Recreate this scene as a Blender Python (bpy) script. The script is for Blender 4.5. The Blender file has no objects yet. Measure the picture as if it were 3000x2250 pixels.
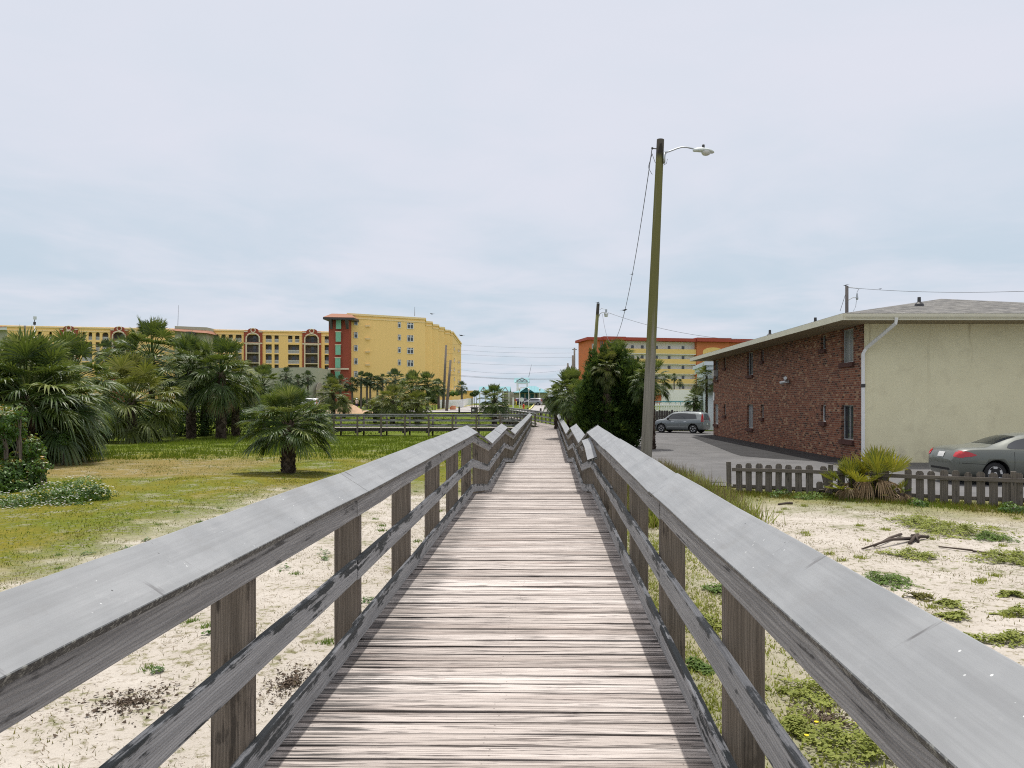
import bpy, bmesh, math, random
import numpy as np
from mathutils import Vector, Matrix
from mathutils.bvhtree import BVHTree
from mathutils import noise as mnoise
R = math.radians
V = Vector
SC = bpy.context.scene
COL = SC.collection
rng = random.Random(7)
# ---------------------------------------------------------------- camera model used for measuring the photograph
F, CX, CY, CZ = 2250.0, 1575.0, 1180.0, 2.3

def pt(px, py, d):
    return V(((px - CX) * d / F, d, CZ - (py - CY) * d / F))

def sstep(a, b, x):
    t = max(0.0, min(1.0, (x - a) / (b - a)))
    return t * t * (3 - 2 * t)

def pl(tab, x):
    if x <= tab[0][0]: return tab[0][1]
    for (x0, y0), (x1, y1) in zip(tab, tab[1:]):
        if x <= x1: return y0 + (y1 - y0) * (x - x0) / (x1 - x0)
    return tab[-1][1]

FAR = [(100, .5), (120, 1.0), (140, 1.1), (176, 1.6), (240, 2.0), (420, 2.0)]
P_C = [(-50, 0), (13, 0), (28, -.42), (62, -.42), (78, -.15)] + FAR
P_L = [(-50, 0), (22, 0), (32, -.12), (62, -.38), (78, -.15)] + FAR
P_R = [(-50, 0), (62, 0), (80, .15)] + FAR

def gz(x, y):
    c = pl(P_C, y)
    l = pl(P_L, y); r = pl(P_R, y)
    wl = sstep(-3, -9, x); wr = sstep(2.4, 4.4, x)
    z = c * (1 - wl) + l * wl
    z = z * (1 - wr) + r * wr
    n = .035 * math.sin(x * .9 + 1.3 * math.sin(y * .33)) * math.sin(y * .71 + .8 * math.sin(x * .5)) + .015 * math.sin(2.3 * x + y * 1.9)
    flat = sstep(3.6, 4.4, x) * sstep(19.0, 21.0, y + max(0, (x - 5) * .53)) * (1 - sstep(62, 64, y))
    return z + n * (1 - flat) - .03 * flat

def ground(px, py):
    d = 20.0
    for _ in range(60):
        x = (px - CX) * d / F
        d = .5 * d + .5 * (CZ - gz(x, d)) * F / max(4.0, py - CY)
        d = min(d, 400)
    x = (px - CX) * d / F
    return V((x, d, gz(x, d)))

# ---------------------------------------------------------------- mesh builder
class MB:
    def __init__(s):
        s.v = []; s.f = []; s.tc = []; s.rn = []
    def add(s, vs, fs, tc=None, rn=None):
        o = len(s.v)
        s.v += [tuple(p) for p in vs]
        s.f += [tuple(i + o for i in f) for f in fs]
        s.tc += [tuple(t) for t in (tc if tc is not None else vs)]
        r = rng.random() if rn is None else rn
        s.rn += [r] * len(vs)
    def box(s, c, size, rz=0.0, rn=None):
        hx, hy, hz = size[0] / 2, size[1] / 2, size[2] / 2
        cs, sn = math.cos(rz), math.sin(rz)
        vs = []
        for dz in (-hz, hz):
            for dx, dy in ((-hx, -hy), (hx, -hy), (hx, hy), (-hx, hy)):
                vs.append((c[0] + dx * cs - dy * sn, c[1] + dx * sn + dy * cs, c[2] + dz))
        s.add(vs, [(3, 2, 1, 0), (4, 5, 6, 7), (0, 1, 5, 4), (1, 2, 6, 5), (2, 3, 7, 6), (3, 0, 4, 7)], None, rn)
    def loft(s, pts, w, h, up=(0, 0, 1), rn=None, wob=0.0):
        # rectangular section (w across, h along up) swept through pts; grain runs along tc.x
        up = V(up); vs = []; tc = []; L = 0
        rn = rng.random() if rn is None else rn
        pts = [V(p) for p in pts]
        for i, p in enumerate(pts):
            a = pts[max(0, i - 1)]; b = pts[min(len(pts) - 1, i + 1)]
            ax = (b - a).normalized()
            sd = ax.cross(up).normalized(); u = sd.cross(ax).normalized()
            if i: L += (p - pts[i - 1]).length
            q = p + sd * rng.uniform(-wob, wob) + u * rng.uniform(-wob, wob)
            for cx, cy in ((-1, -1), (1, -1), (1, 1), (-1, 1)):
                vs.append(q + sd * (cx * w / 2) + u * (cy * h / 2))
                tc.append((L, cx * w / 2, cy * h / 2))
        n = len(pts); fs = [(0, 1, 2, 3), (4 * n - 1, 4 * n - 2, 4 * n - 3, 4 * n - 4)]
        for i in range(n - 1):
            k = 4 * i
            for j in range(4):
                fs.append((k + j, k + 4 + j, k + 4 + (j + 1) % 4, k + (j + 1) % 4))
        s.add(vs, fs, tc, rn)
    def beam(s, a, b, w, h, up=(0, 0, 1), rn=None):
        s.loft([a, b], w, h, up, rn)
    def tube(s, pts, r, n=8, rn=None, cap=True):
        pts = [V(p) for p in pts]
        rs = r if isinstance(r, (list, tuple)) else [r] * len(pts)
        vs = []; tc = []; L = 0; prev = None
        for i, p in enumerate(pts):
            a = pts[max(0, i - 1)]; b = pts[min(len(pts) - 1, i + 1)]
            ax = (b - a).normalized()
            ref = V((0, 0, 1)) if abs(ax.z) < .9 else V((0, 1, 0))
            e1 = ax.cross(ref).normalized(); e2 = e1.cross(ax).normalized()
            if i: L += (p - pts[i - 1]).length
            for j in range(n):
                t = 2 * math.pi * j / n
                vs.append(p + (e1 * math.cos(t) + e2 * math.sin(t)) * rs[i])
                tc.append((L, math.cos(t) * rs[i], math.sin(t) * rs[i]))
        fs = []
        for i in range(len(pts) - 1):
            for j in range(n):
                fs.append((i * n + j, i * n + (j + 1) % n, (i + 1) * n + (j + 1) % n, (i + 1) * n + j))
        if cap:
            fs.append(tuple(range(n - 1, -1, -1))); fs.append(tuple((len(pts) - 1) * n + j for j in range(n)))
        s.add(vs, fs, tc, rn)
    def lathe(s, prof, c, n=16, axis=2, rn=None):
        vs = []; fs = []
        for (r, h) in prof:
            for j in range(n):
                t = 2 * math.pi * j / n
                a, b = r * math.cos(t), r * math.sin(t)
                p = (a, b, h) if axis == 2 else ((a, h, b) if axis == 1 else (h, a, b))
                vs.append((c[0] + p[0], c[1] + p[1], c[2] + p[2]))
        for i in range(len(prof) - 1):
            for j in range(n):
                fs.append((i * n + j, i * n + (j + 1) % n, (i + 1) * n + (j + 1) % n, (i + 1) * n + j))
        fs.append(tuple(range(n - 1, -1, -1))); fs.append(tuple((len(prof) - 1) * n + j for j in range(n)))
        s.add(vs, fs, None, rn)
    def poly(s, pts, rn=None):
        s.add(pts, [tuple(range(len(pts)))], None, rn)
    def prism(s, pts, d, rn=None):
        # polygon pts extruded by vector d
        n = len(pts); d = V(d)
        vs = [V(p) for p in pts] + [V(p) + d for p in pts]
        fs = [tuple(range(n - 1, -1, -1)), tuple(range(n, 2 * n))]
        for i in range(n):
            fs.append((i, (i + 1) % n, n + (i + 1) % n, n + i))
        s.add(vs, fs, None, rn)
    def build(s, name, mat, parent=None, smooth=False, loc=None, bevel=0, fix=False):
        me = bpy.data.meshes.new(name)
        me.from_pydata(s.v, [], s.f)
        if loc is not None:
            me.transform(Matrix.Translation(-V(loc)))
        if s.v:
            a = me.attributes.new('tc', 'FLOAT_VECTOR', 'POINT'); a.data.foreach_set('vector', np.array(s.tc, 'f').ravel())
            a = me.attributes.new('rnd', 'FLOAT', 'POINT'); a.data.foreach_set('value', np.array(s.rn, 'f'))
        if fix:
            bm = bmesh.new(); bm.from_mesh(me); bmesh.ops.recalc_face_normals(bm, faces=bm.faces); bm.to_mesh(me); bm.free()
        if smooth:
            me.polygons.foreach_set('use_smooth', [True] * len(me.polygons))
        if mat is not None: me.materials.append(mat)
        me.update()
        return link(name, me, parent, loc, bevel)

def link(name, me, parent=None, loc=None, bevel=0):
    o = bpy.data.objects.new(name, me)
    COL.objects.link(o)
    if loc is not None: o.location = loc
    if parent is not None:
        o.parent = parent
        if loc is not None: o.location = V(loc) - parent.location
        else: o.matrix_parent_inverse = Matrix.Translation(-parent.location)
    if bevel:
        b = o.modifiers.new('edge', 'BEVEL'); b.width = bevel; b.segments = 2; b.limit_method = 'ANGLE'
    return o

def tag(o, label=None, cat=None, group=None, kind=None):
    if label: o['label'] = label
    if cat: o['category'] = cat
    if group: o['group'] = group
    if kind: o['kind'] = kind
    return o

def empty(name, loc, label, cat, group=None):
    o = bpy.data.objects.new(name, None); COL.objects.link(o)
    o.location = loc; o.empty_display_size = .2
    return tag(o, label, cat, group)

def wall_holes(mb, A, B, z0, z1, holes, thick, nrm):
    # wall face from A to B (xy), with rectangular or arched openings and their reveals going back along -nrm
    A = V((A[0], A[1], 0)); B = V((B[0], B[1], 0)); L = (B - A).length; d = (B - A) / L; nr = V(nrm)
    def P(u, z, k=0): return A + d * u + V((0, 0, z)) - nr * k
    xs = sorted({0, L} | {h[0] for h in holes} | {h[1] for h in holes})
    zs = sorted({z0, z1} | {h[2] for h in holes} | {h[3] for h in holes})
    def q(a, b, c, e, tc): mb.add([a, b, c, e], [(0, 1, 2, 3)], tc, .5)
    for i in range(len(xs) - 1):
        for j in range(len(zs) - 1):
            mx, mz = (xs[i] + xs[i + 1]) / 2, (zs[j] + zs[j + 1]) / 2
            if any(h[0] < mx < h[1] and h[2] < mz < h[3] for h in holes): continue
            q(P(xs[i], zs[j]), P(xs[i + 1], zs[j]), P(xs[i + 1], zs[j + 1]), P(xs[i], zs[j + 1]),
              [(xs[i], zs[j], 0), (xs[i + 1], zs[j], 0), (xs[i + 1], zs[j + 1], 0), (xs[i], zs[j + 1], 0)])
    for h in holes:
        a, b, c, e = h[:4]; arch = len(h) > 4 and h[4]
        rv = [((a, c), (a, e)), ((b, e), (b, c)), ((b, c), (a, c))]
        if arch:
            r = (b - a) / 2; hh = min(r, e - c) * arch; m = (a + b) / 2; n = 8
            cur = [(m - r * math.cos(math.pi * k / n), e - hh + hh * math.sin(math.pi * k / n)) for k in range(n + 1)]
            for (ua, za), (ub, zb) in zip(cur, cur[1:]):
                q(P(ua, za), P(ub, zb), P(ub, e), P(ua, e), [(ua, za, 0), (ub, zb, 0), (ub, e, 0), (ua, e, 0)])
                rv.append(((ua, za), (ub, zb)))
        else:
            rv.append(((a, e), (b, e)))
        for (u0, w0), (u1, w1) in rv:
            q(P(u0, w0), P(u1, w1), P(u1, w1, thick), P(u0, w0, thick), [(u0, w0, 0), (u1, w1, 0), (u1 + thick, w1, 0), (u0 + thick, w0, 0)])

# ---------------------------------------------------------------- materials
class NT:
    def __init__(s, name):
        s.m = bpy.data.materials.new(name); s.m.use_nodes = True
        s.t = s.m.node_tree; s.b = s.t.nodes['Principled BSDF']; s.out = s.t.nodes['Material Output']
    def n(s, typ, **kw):
        x = s.t.nodes.new(typ)
        for k, v in kw.items(): setattr(x, k, v)
        return x
    def put(s, sock, v):
        if v is None: return
        if hasattr(v, 'node'): s.t.links.new(v, sock)
        elif isinstance(v, (tuple, list)) and sock.type == 'RGBA': sock.default_value = (v[0], v[1], v[2], 1)
        else: sock.default_value = v
    def attr(s, name='tc'):
        x = s.n('ShaderNodeAttribute'); x.attribute_name = name
        return x.outputs['Vector'] if name == 'tc' else x.outputs['Fac']
    def pos(s): return s.n('ShaderNodeNewGeometry').outputs['Position']
    def obj(s): return s.n('ShaderNodeTexCoord').outputs['Object']
    def sep(s, v):
        x = s.n('ShaderNodeSeparateXYZ'); s.put(x.inputs[0], v); return x.outputs
    def scale(s, v, sc, off=(0, 0, 0)):
        x = s.n('ShaderNodeMapping'); s.put(x.inputs['Vector'], v); x.inputs['Scale'].default_value = sc; x.inputs['Location'].default_value = off
        return x.outputs[0]
    def noise(s, v, sc, det=4, rough=.55, dist=0):
        x = s.n('ShaderNodeTexNoise'); s.put(x.inputs['Vector'], v); x.inputs['Scale'].default_value = sc
        x.inputs['Detail'].default_value = det; x.inputs['Roughness'].default_value = rough; x.inputs['Distortion'].default_value = dist
        return x.outputs['Fac']
    def voro(s, v, sc, out='Distance'):
        x = s.n('ShaderNodeTexVoronoi'); s.put(x.inputs['Vector'], v); x.inputs['Scale'].default_value = sc
        return x.outputs[out]
    def math(s, op, a, b=0.0, clamp=False):
        x = s.n('ShaderNodeMath', operation=op, use_clamp=clamp); s.put(x.inputs[0], a); s.put(x.inputs[1], b); return x.outputs[0]
    def rng(s, v, a, b, c=0.0, d=1.0, smooth=True):
        x = s.n('ShaderNodeMapRange'); x.interpolation_type = 'SMOOTHSTEP' if smooth else 'LINEAR'
        s.put(x.inputs['Value'], v)
        for k, q in zip(('From Min', 'From Max', 'To Min', 'To Max'), (a, b, c, d)): s.put(x.inputs[k], q)
        return x.outputs[0]
    def mix(s, f, a, b, mode='MIX'):
        x = s.n('ShaderNodeMix', data_type='RGBA', blend_type=mode); s.put(x.inputs[0], f); s.put(x.inputs[6], a); s.put(x.inputs[7], b)
        return x.outputs[2]
    def ramp(s, f, stops):
        x = s.n('ShaderNodeValToRGB'); s.put(x.inputs[0], f); e = x.color_ramp.elements
        while len(e) < len(stops): e.new(.5)
        for i, (p, c) in enumerate(stops):
            e[i].position = p; e[i].color = (c[0], c[1], c[2], 1)
        return x.outputs[0]
    def bump(s, h, st=.3, dist=.01):
        x = s.n('ShaderNodeBump'); s.put(x.inputs['Height'], h); x.inputs['Strength'].default_value = st; x.inputs['Distance'].default_value = dist
        s.t.links.new(x.outputs[0], s.b.inputs['Normal'])
    def fin(s, col, rough=.8, spec=.3, metal=0.0):
        s.put(s.b.inputs['Base Color'], col); s.put(s.b.inputs['Roughness'], rough)
        s.b.inputs['Specular IOR Level'].default_value = spec; s.b.inputs['Metallic'].default_value = metal
        return s.m
    def translucent(s, col, f=.3):
        t = s.n('ShaderNodeBsdfTranslucent'); s.put(t.inputs[0], col)
        x = s.n('ShaderNodeMixShader'); x.inputs[0].default_value = f
        s.t.links.new(s.b.outputs[0], x.inputs[1]); s.t.links.new(t.outputs[0], x.inputs[2]); s.t.links.new(x.outputs[0], s.out.inputs[0])

def plain(name, col, rough=.6, spec=.4, metal=0.0, var=.12, vs=3.0, bump=0.0):
    n = NT(name); p = n.pos()
    f = n.noise(p, vs, 5)
    c = n.mix(f, [x * (1 - var) for x in col], [min(1, x * (1 + var)) for x in col])
    if bump: n.bump(n.noise(p, vs * 8, 3), bump, .02)
    return n.fin(c, rough, spec, metal)

def wood(name, ca, cb, dark, mold=.5, spec=.25, grain=1.0, blotch=1.6, edge=.0):
    # weathered board: fine grain along tc.x, darker cracks, blotches of black mildew
    n = NT(name); t0 = n.attr(); r = n.attr('rnd'); lx, lw, lh = n.sep(t0)
    cmb = n.n('ShaderNodeCombineXYZ'); n.put(cmb.inputs[0], n.math('MULTIPLY', r, 17.0)); n.put(cmb.inputs[1], n.math('MULTIPLY', r, 37.0)); n.put(cmb.inputs[2], n.math('MULTIPLY', r, 71.0))
    ad = n.n('ShaderNodeVectorMath', operation='ADD'); n.put(ad.inputs[0], t0); n.put(ad.inputs[1], cmb.outputs[0]); t = ad.outputs[0]
    g1 = n.noise(n.scale(t, (1.2 * grain, 45, 45)), 1.0, 5, .6, .25)
    low = n.noise(n.scale(t, (1.1, 7, 7)), 1.0, 2, .5)
    ring = n.math('SINE', n.math('ADD', n.math('MULTIPLY', n.math('ADD', lw, lh), 420.0), n.math('MULTIPLY', low, 46.0)))
    g2 = n.noise(n.scale(t, (3, 130, 130)), 1.0, 3, .6)
    base = n.mix(n.rng(g1, .3, .7), ca, cb)
    base = n.mix(n.rng(g2, .5, .75, 0, .45), base, [x * .45 for x in ca])
    base = n.mix(n.rng(ring, .1, .95, 0, .5), base, [x * .42 for x in ca])
    kn = n.voro(n.scale(t, (1.5, 7, 7)), 1.0)
    base = n.mix(n.rng(kn, .035, .09, .8, 0), base, dark)
    w = n.noise(n.scale(t, (blotch, 5, 5)), 1.0, 6, .68)
    st = n.math('ADD', w, n.math('MULTIPLY', n.math('SUBTRACT', g1, .5), .45))
    st = n.math('ADD', st, n.math('MULTIPLY', n.rng(lh, -.02, .075), edge))
    m = n.rng(st, .59, .65, 0, mold)
    base = n.mix(m, base, dark)
    base = n.mix(n.rng(r, 0, 1, 0, .22, False), base, [x * .55 for x in ca])
    n.bump(n.math('ADD', n.math('ADD', n.math('MULTIPLY', g1, .7), n.math('MULTIPLY', ring, -.12)), n.math('MULTIPLY', g2, .3)), .6, .006)
    return n.fin(base, .78, spec)

M = {}
M['rail'] = wood('weathered_rail_wood', (.40, .405, .41), (.25, .255, .262), (.02, .026, .028), .93, edge=.15)
M['side'] = wood('weathered_side_board', (.42, .415, .41), (.23, .225, .225), (.03, .03, .032), .8, blotch=1.1, edge=.09)
M['post'] = wood('weathered_post_wood', (.235, .20, .165), (.115, .096, .078), (.035, .03, .026), .6)
M['darkwood'] = wood('dark_weathered_wood', (.12, .11, .105), (.055, .05, .048), (.012, .012, .013), .6)
M['fence'] = wood('old_picket_wood', (.20, .178, .155), (.105, .093, .08), (.018, .018, .016), .6)

def m_cap():
    n = NT('smooth_grey_cap_board'); t = n.attr(); p = n.pos()
    g = n.noise(n.scale(t, (1.0, 30, 30)), 1.0, 4, .6)
    big = n.noise(p, 2.2, 5, .6)
    c = n.mix(n.rng(big, .3, .7), (.225, .236, .245), (.285, .296, .304))
    c = n.mix(n.rng(g, .42, .7, 0, .35), c, (.16, .165, .17))
    pat = n.noise(n.scale(p, (1, .5, 1)), 5.5, 6, .7); c = n.mix(n.rng(pat, .54, .7, 0, .35), c, (.19, .19, .188)); c = n.mix(n.rng(pat, .40, .3, 0, .3), c, (.36, .37, .375))
    crk = n.noise(n.scale(t, (14, 2.2, 2.2)), 1.0, 3, .6)           # short cross stains
    c = n.mix(n.math('MULTIPLY', n.rng(crk, .64, .70), n.rng(n.noise(p, 1.3, 2), .46, .56)), c, (.10, .098, .10))
    sp = n.voro(p, 26, 'Distance'); spm = n.rng(sp, .07, .10, 1, 0); gate = n.rng(n.noise(p, 3.1, 3), .56, .64)
    c = n.mix(n.math('MULTIPLY', spm, gate), c, (.62, .64, .64))     # bird lime / lichen specks
    sp2 = n.voro(n.scale(p, (1, 1, 1), (5, 3, 1)), 17, 'Distance'); c = n.mix(n.math('MULTIPLY', n.rng(sp2, .05, .08, 1, 0), n.rng(n.noise(p, 2.3, 2), .55, .62)), c, (.05, .05, .05))
    nz = n.sep(n.n('ShaderNodeNewGeometry').outputs['Normal'])[2]
    edge = n.rng(nz, .45, .72, 1, 0)
    lich = n.noise(p, 55, 4, .7)
    ec = n.mix(n.rng(lich, .50, .64), (.03, .032, .032), (.24, .245, .22))
    c = n.mix(edge, c, ec)
    n.bump(n.math('ADD', g, n.math('MULTIPLY', lich, n.math('MULTIPLY', edge, 2.0))), .3, .004)
    return n.fin(c, .5, .4)
M['cap'] = m_cap()

def m_deck(name, boards):
    n = NT(name); t = n.attr(); r = n.attr('rnd')
    s = n.sep(t)
    fine = n.noise(n.scale(t, (1.6, 80, 26)), 1.0, 5, .66, .25)
    mid = n.noise(n.scale(t, (.9, 26, 8)), 1.0, 5, .62, .3)
    sh = n.noise(n.scale(t, (3.2, 34, 8)), 1.0, 4, .6)
    base = n.mix(n.rng(mid, .3, .7), (.66, .605, .57), (.50, .455, .425))
    base = n.mix(n.rng(r, 0, 1, 0, .6, False), base, (.33, .285, .255))
    tint = n.noise(n.scale(t, (.25, 3.2, 90)), 1.0, 2)
    base = n.mix(n.rng(tint, .5, .62, 0, .5), base, (.27, .225, .20))
    base = n.mix(n.rng(tint, .44, .36, 0, .5), base, (.66, .61, .575))
    red = n.noise(n.scale(t, (1.3, 6, 3), (3, 8, 1)), 1.0, 3)
    base = n.mix(n.rng(red, .6, .75, 0, .45), base, (.22, .15, .13))
    base = n.mix(n.rng(fine, .54, .64, 0, .9), base, (.10, .085, .08))
    base = n.mix(n.math('MULTIPLY', n.math('MULTIPLY', n.rng(sh, .55, .64), n.rng(fine, .40, .56)), .8), base, (.035, .03, .03))
    ab = n.math('MAXIMUM', n.math('MULTIPLY', s[0], .94), n.math('MULTIPLY', s[0], -1.28))
    w = n.noise(n.scale(t, (2.2, 5, 2)), 1.0, 4, .6)
    crk = n.noise(n.scale(t, (.9, 100, 30), (7, 3, 2)), 1.0, 3, .6, .4)
    base = n.mix(n.rng(crk, .59, .63, 0, .92), base, (.06, .05, .046))
    f2 = n.noise(n.scale(t, (.8, 52, 16), (1, 5, 2)), 1.0, 4, .62, .3)
    edge = n.math('ADD', n.rng(ab, .45, 1.12, 0, .62), n.math('MULTIPLY', n.math('SUBTRACT', w, .5), .7))
    edge = n.math('ADD', edge, n.math('MULTIPLY', n.math('SUBTRACT', f2, .5), 2.6))
    base = n.mix(n.rng(edge, .50, .72, 0, .88), base, (.040, .040, .041))
    base = n.mix(n.math('MULTIPLY', n.rng(f2, .56, .64), n.rng(n.noise(n.scale(t, (.9, 4, 2), (9, 1, 4)), 1.0, 3), .46, .58)), base, (.075, .062, .056))
    kn = n.voro(n.scale(t, (1.1, 5, 2)), 1.0)
    base = n.mix(n.rng(kn, .03, .07, .8, 0), base, (.07, .05, .045))
    if boards:      # worn dark board edges and three rows of rusty nail heads
        ly = n.math('ABSOLUTE', n.math('SUBTRACT', s[1], n.math('MULTIPLY', r, 60.0)))
        wob = n.math('MULTIPLY', n.math('SUBTRACT', n.noise(n.scale(t, (5, 3, 3)), 1.0, 3), .5), .022)
        base = n.mix(n.rng(n.math('ADD', ly, wob), .058, .069, 0, .38), base, (.09, .078, .07))
        ax = n.math('ABSOLUTE', n.math('ADD', s[0], n.math('MULTIPLY', n.math('SUBTRACT', r, .5), .11))); dx = n.math('MINIMUM', ax, n.math('ABSOLUTE', n.math('SUBTRACT', ax, .96))); dy = n.math('SUBTRACT', ly, .036)
        dd = n.math('SQRT', n.math('ADD', n.math('MULTIPLY', dx, dx), n.math('MULTIPLY', dy, dy)))
        base = n.mix(n.rng(dd, .003, .0065, .65, 0), base, (.05, .035, .03))
    n.bump(n.math('ADD', n.math('MULTIPLY', fine, .6), mid), .6, .006)
    return n.fin(base, .85, .2)
M['deck'] = m_deck('sun_bleached_deck_planks', True); M['deck_side'] = m_deck('bleached_side_walk_planks', False)

def m_ground():
    n = NT('sand_and_dry_grass'); p = n.pos(); x, y, z = n.sep(p)
    nb = n.noise(p, .22, 6, .62); nm = n.noise(p, .9, 6, .66); nf = n.noise(p, 9, 5, .7); nt = n.noise(p, 38, 3, .7)
    sand = n.mix(n.rng(nm, .3, .7), (.50, .465, .415), (.39, .355, .305))
    sand = n.mix(n.rng(nf, .52, .64, 0, .6), sand, (.21, .175, .125))
    deb = n.math('MULTIPLY', n.rng(nt, .56, .66), n.rng(n.noise(p, 1.7, 5, .65), .47, .6))
    sand = n.mix(deb, sand, (.13, .10, .075))
    dry = n.mix(n.rng(nf, .35, .65), (.19, .163, .022), (.12, .12, .014))
    grn = n.mix(n.rng(nf, .35, .65), (.10, .15, .010), (.062, .105, .008))
    tan = n.mix(n.rng(nf, .4, .6), (.27, .19, .085), (.20, .15, .065))
    # where the turf lies: left field, everything past the second ramp, and a sparse rim by the fence
    jit = n.math('MULTIPLY', n.math('SUBTRACT', nm, .5), 6.0)
    bx = n.rng(y, 21, 27, -6.6, -.6)
    left = n.rng(n.math('ADD', n.math('SUBTRACT', bx, x), jit), -1.6, 1.6)
    far = n.rng(n.math('ADD', y, n.math('MULTIPLY', jit, 1.2)), 52, 62)
    midf = n.math('MULTIPLY', n.rng(n.math('ADD', y, jit), 23, 29), n.rng(x, 3.0, 5.5, 1, 0))
    fl = n.math('ADD', y, n.math('MULTIPLY', n.math('SUBTRACT', x, 5.0), .53))
    fen = n.math('MULTIPLY', n.rng(n.math('ADD', fl, n.math('MULTIPLY', jit, .6)), 15.4, 18.8), .8)
    strip = n.math('MULTIPLY', n.math('MULTIPLY', n.rng(n.math('ADD', x, n.math('MULTIPLY', jit, .25)), 3.0, 1.6), n.rng(x, .4, .9)), .55)
    turf = n.math('MAXIMUM', n.math('MAXIMUM', left, far), n.math('MAXIMUM', midf, n.math('MAXIMUM', fen, strip)))
    # holes of bare sand in the turf, wisps of grass on the sand
    hole = n.rng(n.math('ADD', n.math('MULTIPLY', nm, .5), n.math('MULTIPLY', nf, .5)), .52, .60, 0, .6)
    turf = n.math('MULTIPLY', turf, n.math('SUBTRACT', 1.0, n.math('MULTIPLY', hole, n.rng(y, 40, 56, 1, .25))))
    wisp = n.math('MULTIPLY', n.rng(n.math('ADD', n.math('MULTIPLY', nm, .5), n.math('MULTIPLY', nf, .5)), .52, .60), .55)
    turf = n.math('MAXIMUM', turf, wisp)
    gx = n.rng(n.math('ADD', n.math('MULTIPLY', nb, .7), n.math('MULTIPLY', nm, .3)), .42, .58)
    gx = n.math('MAXIMUM', n.math('MULTIPLY', gx, .65), n.math('MULTIPLY', n.rng(n.math('ADD', y, jit), 30, 44), .8))
    g = n.mix(gx, dry, grn)
    lot = n.math('MULTIPLY', n.math('MULTIPLY', n.rng(x, -9.5, -11.5), n.rng(x, -24, -20)), n.math('MULTIPLY', n.rng(n.math('ADD', y, n.math('MULTIPLY', jit, .5)), 23, 25), n.rng(n.math('ADD', y, n.math('MULTIPLY', jit, .5)), 36, 31)))
    g = n.mix(n.math('MULTIPLY', lot, .65), g, tan)
    c = n.mix(turf, sand, g)
    n.bump(n.math('ADD', n.math('ADD', nf, n.math('MULTIPLY', nt, .4)), n.math('MULTIPLY', n.noise(p, 2.6, 3, .5), 2.2)), .8, .035)
    return n.fin(c, .95, .1)
M['ground'] = m_ground()

def m_asphalt(name, a, b):
    n = NT(name); p = n.pos()
    f = n.noise(p, 60, 3, .7); g = n.noise(p, .6, 5, .6); h = n.noise(n.scale(p, (1, .25, 1)), .8, 4, .6)
    c = n.mix(n.rng(g, .3, .7), a, b); c = n.mix(n.rng(f, .35, .7, 0, .35), c, [x * .6 for x in a])
    c = n.mix(n.rng(h, .55, .7, 0, .35), c, [x * .7 for x in a])
    cr = n.voro(p, .45, 'Distance'); c = n.mix(n.rng(n.noise(p, 2, 6, .7), .62, .7, 0, .3), c, [x * 1.35 for x in b])
    n.bump(f, .3, .01)
    return n.fin(c, .85, .25)
M['lot'] = m_asphalt('worn_asphalt', (.115, .115, .116), (.16, .159, .159))
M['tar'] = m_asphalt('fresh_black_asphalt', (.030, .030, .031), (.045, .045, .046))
M['road'] = m_asphalt('pale_concrete_road', (.33, .315, .305), (.41, .39, .38))

def m_brick():
    n = NT('multi_red_brick'); t = n.attr()
    b = n.n('ShaderNodeTexBrick'); n.put(b.inputs['Vector'], t)
    b.inputs['Scale'].default_value = 1.0; b.inputs['Brick Width'].default_value = .24; b.inputs['Row Height'].default_value = .092
    b.inputs['Mortar Size'].default_value = .011; b.inputs['Mortar Smooth'].default_value = .2; b.inputs['Bias'].default_value = 0
    b.offset = .5
    b.inputs['Color1'].default_value = (0, 0, 0, 1); b.inputs['Color2'].default_value = (1, 1, 1, 1); b.inputs['Mortar'].default_value = (.5, .5, .5, 1)
    per = n.ramp(b.outputs['Color'], [(0, (.05, .028, .022)), (.18, (.145, .052, .034)), (.5, (.22, .078, .045)), (.85, (.275, .11, .062)), (.985, (.40, .25, .15))])
    wide = n.noise(t, .5, 4); per = n.mix(n.rng(wide, .45, .7, 0, .35), per, (.19, .085, .06))
    c = n.mix(b.outputs['Fac'], per, (.28, .21, .155))
    d = n.noise(n.scale(t, (1, .35, 1)), .8, 4); c = n.mix(n.rng(d, .55, .75, 0, .35), c, (.07, .045, .04))
    n.bump(n.math('SUBTRACT', 1.0, b.outputs['Fac']), .5, .01)
    return n.fin(c, .85, .2)
M['brick'] = m_brick()

def m_stucco():
    n = NT('cream_stucco'); p = n.pos(); x, y, z = n.sep(p)
    g = n.noise(p, .6, 5, .6); f = n.noise(p, 45, 3)
    c = n.mix(n.rng(g, .3, .7), (.80, .755, .52), (.74, .695, .475))
    st = n.noise(n.scale(p, (2.2, 2, .18)), 1.0, 4, .65)
    c = n.mix(n.math('MULTIPLY', n.rng(st, .54, .70), n.rng(z, 2.5, 5.3, .10, .6)), c, (.33, .28, .17))
    c = n.mix(n.rng(n.noise(p, 1.3, 6, .7), .52, .66, 0, .16), c, (.45, .40, .28))
    lo = n.math('MULTIPLY', n.rng(z, .0, 1.0, .55, 0), n.rng(n.noise(p, 1.6, 5, .7), .42, .62))
    c = n.mix(lo, c, (.34, .31, .24))
    n.bump(f, .35, .01)
    return n.fin(c, .9, .15)
M['stucco'] = m_stucco()

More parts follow.
